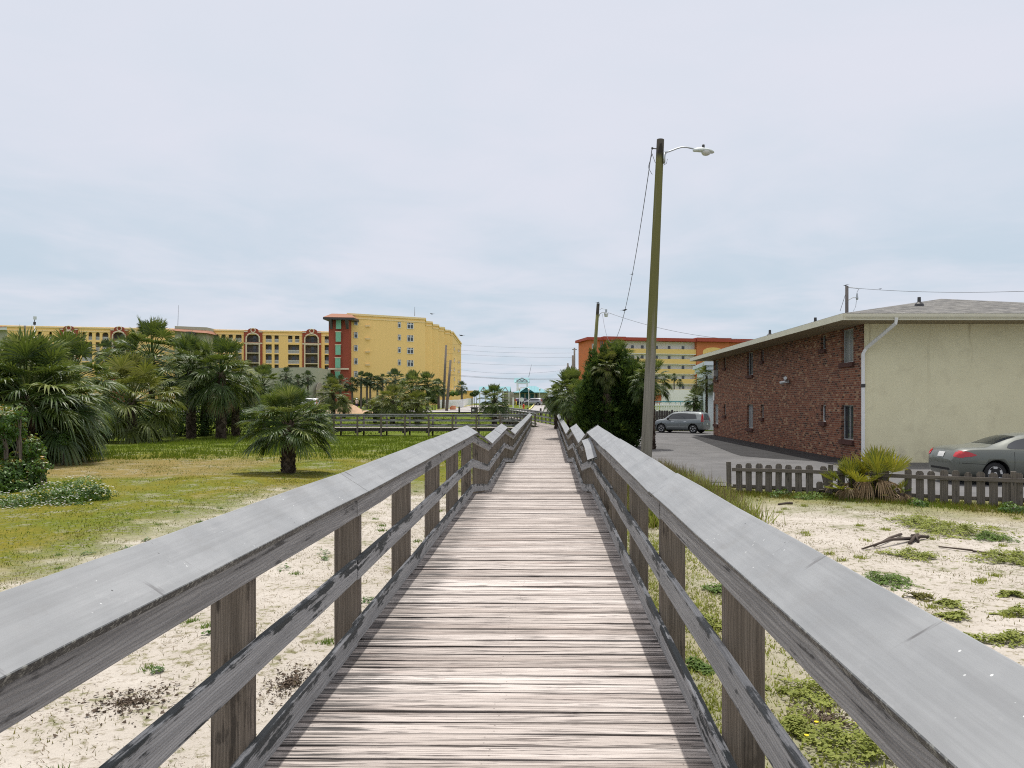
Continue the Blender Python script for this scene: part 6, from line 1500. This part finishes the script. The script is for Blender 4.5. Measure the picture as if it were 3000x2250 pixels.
class Car:
    # tab rows: x, z_bottom, z_belt, half_width_belt, z_top, half_width_top   (x from the rear bumper to the front)
    def __init__(s, tab, wheels, wr, track, paint):
        s.tab, s.wheels, s.wr, s.track, s.paint = tab, wheels, wr, track, paint
        L = tab[-1][0]; N = 44; mb = MB(); rings = []
        for i in range(N + 1):
            x = L * (.5 - .5 * math.cos(math.pi * i / N)); zb, zl, hb, zt_, ht_ = catmull(tab, x)
            zt_ = max(zt_, zl + .015)
            half = [(0, zb), (hb * .80, zb), (hb * .96, zb + (zl - zb) * .15), (hb * 1.0, zb + (zl - zb) * .45), (hb * 1.0, zb + (zl - zb) * .70), (hb * .965, zl), (hb * .955, zl + .012),
                    (ht_ + (hb * .94 - ht_) * .45, zl + (zt_ - zl) * .55), (ht_, zl + (zt_ - zl) * .90), (ht_ * .72, zt_ - .004), (0, zt_ + .012)]
            ring = [(x, y, z) for y, z in half] + [(x, -y, z) for y, z in half[-2:0:-1]]; rings.append(ring)
        n = len(rings[0]); vs = [p for r_ in rings for p in r_]
        fs = [tuple(range(n)), tuple((N) * n + j for j in range(n - 1, -1, -1))]
        for i in range(N):
            for j in range(n): fs.append((i * n + j, (i + 1) * n + j, (i + 1) * n + (j + 1) % n, i * n + (j + 1) % n))
        mb.add(vs, fs); o = mb.build('body', M[paint], None, True, fix=True)
        s.bvh = BVHTree.FromPolygons([V(p) for p in vs], fs)
        cut = MB()
        for wx in wheels:
            for sd in (-1, 1): cut.lathe([(wr * 1.17, sd * (track / 2 - .26)), (wr * 1.17, sd * (track / 2 + .4))], (wx, 0, wr * 1.02), 28, 1)
        c = cut.build('cutter', M['black'], None, fix=True)
        o.data.materials.append(M['black'])
        md = o.modifiers.new('wells', 'BOOLEAN'); md.operation = 'DIFFERENCE'; md.object = c; md.solver = 'EXACT'; md.material_mode = 'TRANSFER'
        dg = bpy.context.evaluated_depsgraph_get(); me = bpy.data.meshes.new_from_object(o.evaluated_get(dg)); me.name = 'body'
        bpy.data.objects.remove(o); bpy.data.objects.remove(c); s.body = me
    def decal(s, name, mat, pts, axis, off=.006, n=10, m=5, sub=None):
        # polygon pts in (u, v); axis 'L' / 'R' project on the sides (u=x, v=z), 'B' on the back, 'F' front (u=y, v=z), 'T' on top (u=x, v=y)
        us = [p[0] for p in pts]; u0, u1 = min(us), max(us); mb = MB(); g = []
        for i in range(n + 1):
            u = u0 + (u1 - u0) * (min(max(i / n, .002), .998)); iv = []
            for (a, b), (c, d) in zip(pts, pts[1:] + pts[:1]):
                if (a - u) * (c - u) <= 0 and a != c: iv.append(b + (d - b) * (u - a) / (c - a))
            lo, hi = min(iv), max(iv)
            for j in range(m + 1):
                v = lo + (hi - lo) * j / m
                if axis in 'LR': o_, d_ = V((u, 3 if axis == 'L' else -3, v)), V((0, -1 if axis == 'L' else 1, 0))
                elif axis in 'BF': o_, d_ = V((-3 if axis == 'B' else 9, u, v)), V((1 if axis == 'B' else -1, 0, 0))
                else: o_, d_ = V((u, v, 4)), V((0, 0, -1))
                h = s.bvh.ray_cast(o_, d_); g.append((h[0] - d_ * off) if h[0] is not None else None)
        vs = []; ix = {}
        for k_, p in enumerate(g):
            if p is not None: ix[k_] = len(vs); vs.append(p)
        fs = [tuple(ix[q] for q in (i * (m + 1) + j, (i + 1) * (m + 1) + j, (i + 1) * (m + 1) + j + 1, i * (m + 1) + j + 1)) for i in range(n) for j in range(m)
              if all(q in ix for q in (i * (m + 1) + j, (i + 1) * (m + 1) + j, (i + 1) * (m + 1) + j + 1, i * (m + 1) + j + 1))]
        mb.add(vs, fs); s.parts.append((name, mb, mat, sub)); return mb
    parts = None
    def place(s, name, loc, heading, label, group=None):
        t = empty(name, loc, label, 'car', group); t.rotation_euler = (0, 0, heading)
        def ad(nm, me, par=t):
            o = bpy.data.objects.new(nm, me); COL.objects.link(o); o.parent = par; return o
        ad('body', s.body)
        for nm, mb, mat, sub in s.parts:
            o = mb.build(nm, mat, None, True); o.parent = t
        for wx in s.wheels:
            for sd in (-1, 1):
                y = sd * (s.track / 2 - .10); w_ = .105; r_ = s.wr
                mb = MB(); mb.lathe([(r_ * .62, -w_), (r_ * .93, -w_), (r_, -w_ * .7), (r_, w_ * .7), (r_ * .93, w_), (r_ * .62, w_)], (0, 0, 0), 26, 1)
                wh = mb.build('wheel', M['black'], None, True, fix=True); wh.parent = t; wh.location = (wx, y, r_)
                mb = MB(); yo = sd * w_; mb.lathe([(r_ * .56, yo * .9), (r_ * .63, yo * 1.02), (r_ * .66, yo * .95)], (0, 0, 0), 26, 1)
                mb2 = MB(); mb2.lathe([(r_ * .6, yo * .55), (r_ * .001, yo * .56)], (0, 0, 0), 20, 1)
                for k in range(5):
                    a = k * 1.2566 + .3; p = V((math.cos(a), 0, math.sin(a))); q_ = V((-math.sin(a), 0, math.cos(a)))
                    mb.prism([p * r_ * .08 - q_ * .035 + V((0, yo * .8, 0)), p * r_ * .6 - q_ * .06 + V((0, yo * .92, 0)), p * r_ * .6 + q_ * .06 + V((0, yo * .92, 0)), p * r_ * .08 + q_ * .035 + V((0, yo * .8, 0))], (0, yo * .12, 0))
                mb.lathe([(r_ * .16, yo * .8), (r_ * .15, yo * 1.0), (.005, yo * 1.02)], (0, 0, 0), 12, 1)
                rm = mb.build('rim', M['rim'], None, fix=True); rm.parent = wh
                hb_ = mb2.build('brake', M['black'], None); hb_.parent = wh
        return t
# saloon with sloping tail
sedan = Car([(0, .42, .66, .60, .70, .4), (.06, .30, .80, .76, .86, .5), (.2, .25, .93, .86, 1.0, .6), (.5, .22, .98, .91, 1.05, .66), (.95, .2, .99, .925, 1.07, .68), (1.2, .19, .99, .93, 1.13, .62), (1.7, .19, .98, .935, 1.31, .60), (2.15, .19, .97, .935, 1.40, .60), (2.6, .19, .96, .935, 1.425, .60), (3.1, .19, .95, .935, 1.39, .59), (3.5, .19, .94, .93, 1.22, .58), (3.85, .19, .92, .925, 1.03, .64), (4.3, .2, .84, .91, .94, .62), (4.75, .23, .70, .82, .80, .52), (4.95, .3, .58, .68, .64, .4), (5.02, .40, .52, .5, .55, .3)], (1.08, 3.83), .325, 1.72, 'car_grey')
sedan.parts = []
for ax in 'LR':
    sedan.decal('side_window', M['carglass'], [(1.42, 1.05), (1.52, 1.14), (1.75, 1.24), (2.1, 1.315), (2.2, 1.325), (2.2, 1.01), (1.7, 1.01), (1.5, 1.015)], ax)
    sedan.decal('side_window', M['carglass'], [(2.26, 1.33), (2.7, 1.33), (3.1, 1.27), (3.45, 1.05), (3.45, .99), (2.26, 1.01)], ax)
    sedan.decal('door_handle', M['black'], [(1.86, .80), (1.86, .84), (2.03, .84), (2.03, .80)], ax, .012, 3, 2)
    sedan.decal('trim_strip', M['alu'], [(1.95, .505), (1.95, .525), (3.4, .525), (3.4, .505)], ax, .008, 8, 1)
    sedan.decal('door_gap', M['black'], [(1.57, .45), (1.57, 1.0), (1.58, 1.0), (1.58, .45)], ax, .003, 1, 6)
    sedan.decal('bumper_gap', M['black'], [(.1, .615), (.1, .628), (.78, .60), (.78, .588)], ax, .003, 8, 1)
for sd in (-1, 1):
    sedan.decal('tail_light', M['tail'], [(sd * .62, .80), (sd * .62, .92), (sd * .86, .97), (sd * .86, .76)], 'B', .012, 8, 5)
    sedan.decal('tail_light', M['tail'], [(.12, .78), (.12, .97), (.35, .93), (.52, .86), (.55, .84), (.4, .80)], 'L' if sd > 0 else 'R', .010, 10, 4)
sedan.decal('rear_window', M['carglass'], [(1.18, -.52), (1.18, .52), (1.85, .50), (1.85, -.50)], 'T', .006, 8, 8)
sedan.decal('windscreen', M['carglass'], [(3.2, -.5), (3.2, .5), (3.78, .55), (3.78, -.55)], 'T', .006, 8, 8)
sedan.decal('number_plate', M['plate'], [(-.16, .76), (-.16, .90), (.16, .90), (.16, .76)], 'B', .014, 4, 3)
sedan.decal('bumper_slot', M['black'], [(-.5, .40), (-.5, .46), (.5, .46), (.5, .40)], 'B', .006, 8, 2)
sedan.place('parked_car', (11.55, 22.05, .012), 0.0, 'grey green saloon car with a red tail light parked behind the picket fence')
# boxy hatchback
def boxy(paint): return Car([(0, .42, .72, .70, .78, .5), (.05, .30, .95, .84, 1.28, .56), (.18, .26, 1.02, .885, 1.52, .60), (.5, .24, 1.03, .895, 1.59, .62), (1.2, .22, 1.02, .9, 1.61, .63), (2.0, .22, 1.0, .9, 1.60, .62), (2.5, .22, .985, .9, 1.55, .61), (2.85, .22, .97, .9, 1.36, .60), (3.15, .22, .96, .895, 1.10, .66), (3.6, .23, .92, .885, 1.01, .62), (3.95, .26, .80, .84, .88, .55), (4.08, .32, .64, .72, .7, .45), (4.13, .42, .56, .58, .60, .4)], (.78, 3.34), .335, 1.74, paint)
def box_parts(c):
    c.parts = []
    for ax in 'LR':
        c.decal('side_window', M['carglass'], [(.50, 1.10), (.55, 1.42), (1.5, 1.50), (2.0, 1.50), (2.55, 1.42), (2.92, 1.06), (1.5, 1.05)], ax, .006, 18, 5)
        c.decal('door_handle', M['car_white'], [(1.3, .86), (1.3, .90), (1.5, .90), (1.5, .86)], ax, .012, 3, 2); c.decal('door_handle', M['car_white'], [(2.3, .86), (2.3, .90), (2.5, .90), (2.5, .86)], ax, .012, 3, 2)
        c.decal('trim_strip', M['galv'], [(1.15, .46), (1.15, .50), (2.85, .50), (2.85, .46)], ax, .01, 8, 1)
        c.decal('door_gap', M['black'], [(1.78, .4), (1.78, 1.03), (1.79, 1.03), (1.79, .4)], ax, .003, 1, 6)
        c.decal('tail_light', M['tail'], [(.04, .88), (.05, 1.42), (.18, 1.45), (.16, .86)], ax, .010, 5, 6)
        c.decal('headlight', M['plate'], [(3.78, .80), (3.82, .90), (3.98, .86), (4.0, .78)], ax, .01, 5, 3)
    for sd in (-1, 1): c.decal('tail_light', M['tail'], [(sd * .60, .90), (sd * .58, 1.44), (sd * .76, 1.40), (sd * .80, .88)], 'B', .012, 5, 6)
    c.decal('rear_window', M['carglass'], [(-.54, 1.0), (-.52, 1.46), (.52, 1.46), (.54, 1.0)], 'B', .008, 8, 6)
    c.decal('windscreen', M['carglass'], [(2.6, -.52), (2.6, .52), (3.06, .58), (3.06, -.58)], 'T', .006, 8, 8)
    c.decal('number_plate', M['plate'], [(-.16, .62), (-.16, .75), (.16, .75), (.16, .62)], 'B', .016, 3, 2)
    mbm = MB(); 
    for sd in (-1, 1): mbm.lathe([(.02, -.08), (.09, -.05), (.1, .05), (.03, .07)], (2.72, sd * 1.0, 1.08), 8, 0)
    c.parts.append(('mirror', mbm, M['black'], None)); return c
hatch = box_parts(boxy('car_silver'))
fx, fy, rx_, ry_ = 9.5, 58.8, 11.65, 57.4; hd_ = math.atan2(fy - ry_, fx - rx_); d_ = V((math.cos(hd_), math.sin(hd_), 0)); nn = V((-d_.y, d_.x, 0))
mid = V((rx_, ry_, 0)); org = mid - d_ * .78 - nn * .75
hatch.place('parked_car', (org.x, org.y, .012), hd_, 'blue grey boxy hatchback parked past the end of the brick building')
for px_, d_, hdg, pnt, lab in ((1588, 172, 2.95, 'car_pewter', 'silver grey car parked in front of the beach pavilion'), (1606, 178, 2.75, 'car_black', 'black car half hidden behind the silver grey one at the pavilion'), (1508, 176, .25, 'car_plum', 'dark plum car parked left of the white lamp posts at the pavilion')):
    x_ = (px_ - CX) * d_ / F; box_parts(boxy(pnt)).place('parked_car', (x_, d_, gz(x_, d_) + .18), hdg, lab)
x_ = (890 - CX) * 112 / F; box_parts(boxy('car_white')).place('parked_car', (x_ + 2.2, 112, gz(x_, 112) + .55), 3.1, 'white vehicle roof showing behind the small stout palm')

# bicycles by the lamp pole
def bicycle(px, d, hdg, label):
    x = (px - CX) * d / F; t = empty('bicycle', (x, d, 0.012), label, 'bicycle'); t.rotation_euler = (0, 0, hdg)
    def put(mb, nm, mat):
        o = mb.build(nm, mat, None, True); o.parent = t
    for wx in (-.52, .52):
        mb = MB(); mb.tube([(wx + .33 * math.cos(k * math.pi / 12), 0, .34 + .33 * math.sin(k * math.pi / 12)) for k in range(25)], .022, 6, cap=False)
        for k in range(6): a = k * math.pi / 3; mb.tube([(wx, 0, .34), (wx + .32 * math.cos(a), 0, .34 + .32 * math.sin(a))], .004, 3)
        put(mb, 'wheel', M['black'])
    mb = MB()
    for a, b in (((-.52, 0, .34), (-.05, 0, .30)), ((-.05, 0, .30), (-.2, 0, .82)), ((-.2, 0, .82), (.36, 0, .86)), ((.36, 0, .86), (-.05, 0, .30)), ((-.52, 0, .34), (-.18, 0, .76)), ((.36, 0, .92), (.52, 0, .34))): mb.tube([a, b], .022, 6)
    put(mb, 'frame', M['galv'])
    mb = MB(); mb.tube([(.36, 0, .9), (.33, 0, 1.08)], .016, 5); mb.tube([(.2, -.3, 1.12), (.33, -.22, 1.1), (.36, 0, 1.08), (.33, .22, 1.1), (.2, .3, 1.12)], .018, 5); put(mb, 'handlebar', M['galv'])
    mb = MB(); mb.lathe([(.02, .0), (.12, .02), (.11, .07), (.03, .09)], (-.22, 0, .86), 8); put(mb, 'saddle', plain('brown_saddle', (.20, .11, .06), .6))
    return t
bicycle(1868, 57.5, 1.9, 'bicycle with upright handlebar standing left of the lamp pole'); bicycle(1884, 58.2, 1.2, 'dark bicycle standing closest to the lamp pole')
mb = MB(); c = V((pt(1873, 0, 60).x, 60, 0)); mb.box(c + V((0, 0, 1.35)), (.22, .05, .5)); mb.box(c + V((0, 0, .6)), (.05, .05, 1.2))
tag(mb.build('sign', plain('teal_sign', (.15, .45, .5)), None, loc=c), 'tiny blue green sign board behind the bicycles', 'sign')

# ================================================================ person
def person(px, py_feet, d, label):
    x = (px - CX) * d / F; z0 = CZ - (py_feet - CY) * d / F; t = empty('person', (x, d, z0), label, 'person')
    def skin(name, pts, edges, rad, mat):
        me = bpy.data.meshes.new(name); me.from_pydata(pts, edges, []); o = bpy.data.objects.new(name, me); COL.objects.link(o)
        m = o.modifiers.new('s', 'SKIN'); m.use_smooth_shade = True
        for i, r_ in enumerate(rad): me.skin_vertices[0].data[i].radius = (r_[0], r_[1]) if isinstance(r_, tuple) else (r_, r_)
        me.skin_vertices[0].data[0].use_root = True
        o.modifiers.new('u', 'SUBSURF').levels = 1
        dg = bpy.context.evaluated_depsgraph_get(); m2 = bpy.data.meshes.new_from_object(o.evaluated_get(dg)); bpy.data.objects.remove(o)
        m2.materials.clear(); m2.materials.append(mat); q = bpy.data.objects.new(name, m2); COL.objects.link(q); q.parent = t; return q
    P = [(0, 0, .93), (0, .01, 1.12), (0, .02, 1.32), (0, .02, 1.44), (0, .02, 1.52), (0, .05, 1.60), (0, .05, 1.70), (-.19, .02, 1.40), (-.27, .06, 1.14), (-.22, .2, .98), (-.2, .26, .93), (.19, .02, 1.40), (.28, .05, 1.14), (.24, .18, .97), (.22, .24, .92),
         (-.1, 0, .88), (-.12, .02, .48), (-.13, -.02, .08), (-.14, .10, .035), (.1, 0, .88), (.12, .03, .48), (.12, -.02, .08), (.14, .10, .035)]
    E = [(0, 1), (1, 2), (2, 3), (3, 4), (4, 5), (5, 6), (3, 7), (7, 8), (8, 9), (9, 10), (3, 11), (11, 12), (12, 13), (13, 14), (0, 15), (15, 16), (16, 17), (17, 18), (0, 19), (19, 20), (20, 21), (21, 22)]
    Rr = [(.15, .11), (.14, .1), (.16, .11), (.11, .08), .055, .085, .08, .06, .045, .035, .04, .06, .045, .035, .04, .085, .06, .042, .04, .085, .06, .042, .04]
    skin('body', P, E, Rr, M['skin'])
    skin('shirt', P[:4] + [P[7], (-.24, .045, 1.22), P[11], (.245, .04, 1.22)], [(0, 1), (1, 2), (2, 3), (3, 4), (4, 5), (3, 6), (6, 7)], [(.18, .135), (.165, .125), (.185, .135), (.12, .095), .085, .075, .085, .075], M['shirt'])
    skin('shorts', [(0, 0, .97), P[15], (-.125, .02, .46), P[19], (.125, .03, .46)], [(0, 1), (1, 2), (0, 3), (3, 4)], [(.17, .13), .115, .095, .115, .095], M['shorts'])
    mb = MB(); mb.lathe([(.16, 1.70), (.15, 1.715), (.105, 1.72), (.10, 1.78), (.06, 1.82)], (0, .05, 0), 14); h = mb.build('hat', M['white'], None, True); h.parent = t
    return t
person(1045, 1200.5, 121, 'person in white hat, pale tan shirt and dark shorts seen from behind')

# ================================================================ street furniture before the beach
def at(px, d): x = (px - CX) * d / F; return V((x, d, gz(x, d) + .17))
for px_, d, yt, lab in ((1522, 150, 1136, 'white globe lamp post at the left of the pavilion parking'), (1549, 152, 1137, 'white globe lamp post in the middle of the pavilion parking'), (1581.5, 185, 1138, 'farther white globe lamp post beside the pavilion wall')):
    b = at(px_, d); t = empty('lamp_post', b, lab, 'lamp post'); zt_ = zat(yt, d)
    mb = MB(); mb.tube([b, (b.x, d, zt_ - .55)], [.07, .05], 8); mb.build('post', M['white'], t, loc=b)
    mb = MB(); mb.lathe([(.06, -.6), (.12, -.5), (.2, -.3), (.2, -.15), (.1, -.02), (.02, 0)], (b.x, d, zt_), 10); mb.build('globe', M['lens'], t, True, loc=b)
b = at(1529, 140); t = empty('road_sign', b, 'back of an octagonal road sign on a pale post by the drive', 'sign'); mb = MB(); mb.tube([b, b + V((0, 0, 1.95))], .05, 6); mb.build('post', M['white'], t, loc=b)
mb = MB(); mb.lathe([(.42, -.015), (.42, .015)], b + V((0, -.06, 1.55)), 8, 1); mb.build('plate', M['lampbody'], t, loc=b)
b = at(1503.5, 138); mb = MB(); mb.box(b + V((0, 0, .95)), (.26, .26, 1.9)); mb.box(b + V((0, 0, 1.93)), (.34, .34, .06)); tag(mb.build('gate_post', M['white'], None, loc=b), 'white square gate post at the left of the drive', 'post')
b = at(1534, 138); t = empty('fire_hydrant', b, 'red fire hydrant beside the drive', 'hydrant'); mb = MB(); mb.lathe([(.2, 0), (.2, .06), (.14, .08), (.14, .55), (.18, .57), (.18, .62), (.13, .72), (.05, .8), (.04, .86)], b, 10); mb.build('barrel', M['red'], t, True, loc=b)
mb = MB(); mb.lathe([(.07, -.26), (.07, .26)], b + V((0, 0, .45)), 8, 0); mb.build('nozzle', M['red'], t, loc=b)
for px_, d, lab in ((1512.5, 165, 'yellow bollard before the plum car'),):
    b = at(px_, d); mb = MB(); mb.lathe([(.13, 0), (.13, .9), (.09, 1.0), (.02, 1.03)], b, 10); tag(mb.build('bollard', plain('yellow_bollard_paint', (.75, .55, .1)), None, True, loc=b), lab, 'bollard')
for px_, d, lab in ((1345.5, 110, 'short dark wooden bollard near the orange barrel'), (1546, 104, 'short dark wooden bollard at the left of the drive mouth'), (1584, 104, 'short dark wooden bollard at the right of the drive mouth')):
    b = at(px_, d) - V((0, 0, .3)); mb = MB(); mb.lathe([(.13, 0), (.13, 1.05), (.10, 1.12), (.02, 1.14)], b, 10); tag(mb.build('bollard', M['darkwood'], None, True, loc=b), lab, 'bollard')
b = at(1328, 125); b.z = CZ - (1204 - CY) * 125 / F; t = empty('barrel', b, 'faded orange drum standing by the street', 'barrel'); mb = MB(); mb.lathe([(.40, 0), (.42, .05), (.40, .1), (.41, .4), (.43, .44), (.41, .48), (.40, .78), (.42, .82), (.38, .85)], b, 16); mb.build('drum', M['orangepl'], t, True, loc=b)
mb = MB(); mb.box(b + V((-.48, 0, .42)), (.12, .3, .55)); mb.build('side_band', plain('orange_band', (.75, .2, .05)), t, loc=b)
b = at(1640, 108); mb = MB(); mb.box(b + V((0, 0, .35)), (2.2, 1.2, 1.0)); mb.box(b + V((.0, 0, .9)), (2.35, 1.3, .12)); tag(mb.build('utility_box', plain('grey_concrete', (.24, .24, .23), .9, .1, var=.3, vs=4, bump=.4), None, loc=b), 'grey block shaped box at the end of the street behind the palms', 'box')
b = at(1390, 98) - V((0, 0, .25)); t = empty('notice_post', b, 'small wooden kiosk box on posts beside the far boardwalk', 'kiosk')
mb = MB(); mb.box(b + V((0, 0, .95)), (.85, .3, .75)); mb.build('board', M['darkwood'], t, loc=b)
mb = MB(); mb.box(b + V((-.38, 0, .3)), (.1, .1, .7)); mb.box(b + V((.38, 0, .3)), (.1, .1, .7)); mb.build('post', M['darkwood'], t, loc=b)
mb = MB(); mb.box(b + V((0, 0, 1.37)), (1.05, .5, .07)); mb.build('cap_board', M['cap'], t, loc=b)
mb = MB(); mb.box(b + V((-.15, -.17, 1.0)), (.28, .03, .25)); mb.build('notice', M['plate'], t, loc=b)
wf = empty('white_fence', at(1340, 150), 'long white picket fence running beside the hotel drive to the beach', 'fence')
def fence_run(A, B, par):
    d = (B - A); L = d.length; u_ = d / L; mb = MB(); k = 0
    while k < L: p = A + u_ * k; mb.box((p.x, p.y, gz(p.x, p.y) + .95), (.14, .14 if abs(u_.y) > .5 else .04, 1.5)); k += .2
    mb.build('picket', M['white'], par)
    mb = MB(); mb.beam(A + V((0, 0, 1.45)), B + V((0, 0, 1.45)), .05, .1); mb.beam(A + V((0, 0, .5)), B + V((0, 0, .5)), .05, .1); mb.build('rail', M['white'], par)
fence_run(at(1283, 140) - V((0, 0, .17)), at(1352, 148) - V((0, 0, .17)), wf); fence_run(at(1352, 148) - V((0, 0, .17)), at(1386, 205) - V((0, 0, .17)), wf)
r7 = random.Random(4); mb = MB(); b = at(1010, 112)
vs = []; 
for j in range(9):
    for i in range(17):
        u_, v_ = i / 8 - 1, j / 4 - 1; h_ = max(0, 1 - u_ * u_) ** .7 * max(0, 1 - v_ * v_) * (.9 + .45 * math.sin(5 * u_ + 1)) + r7.uniform(0, .12)
        vs.append((b.x + u_ * 4.6, b.y + v_ * 2.2, gz(b.x + u_ * 4.6, b.y + v_ * 2.2) - .05 + h_))
mb.add(vs, [(j * 17 + i, j * 17 + i + 1, (j + 1) * 17 + i + 1, (j + 1) * 17 + i) for j in range(8) for i in range(16)]); tag(mb.build('dirt_heap', M['tan'], None, True, loc=b), 'heap of tan earth in front of the standing person', 'heap')
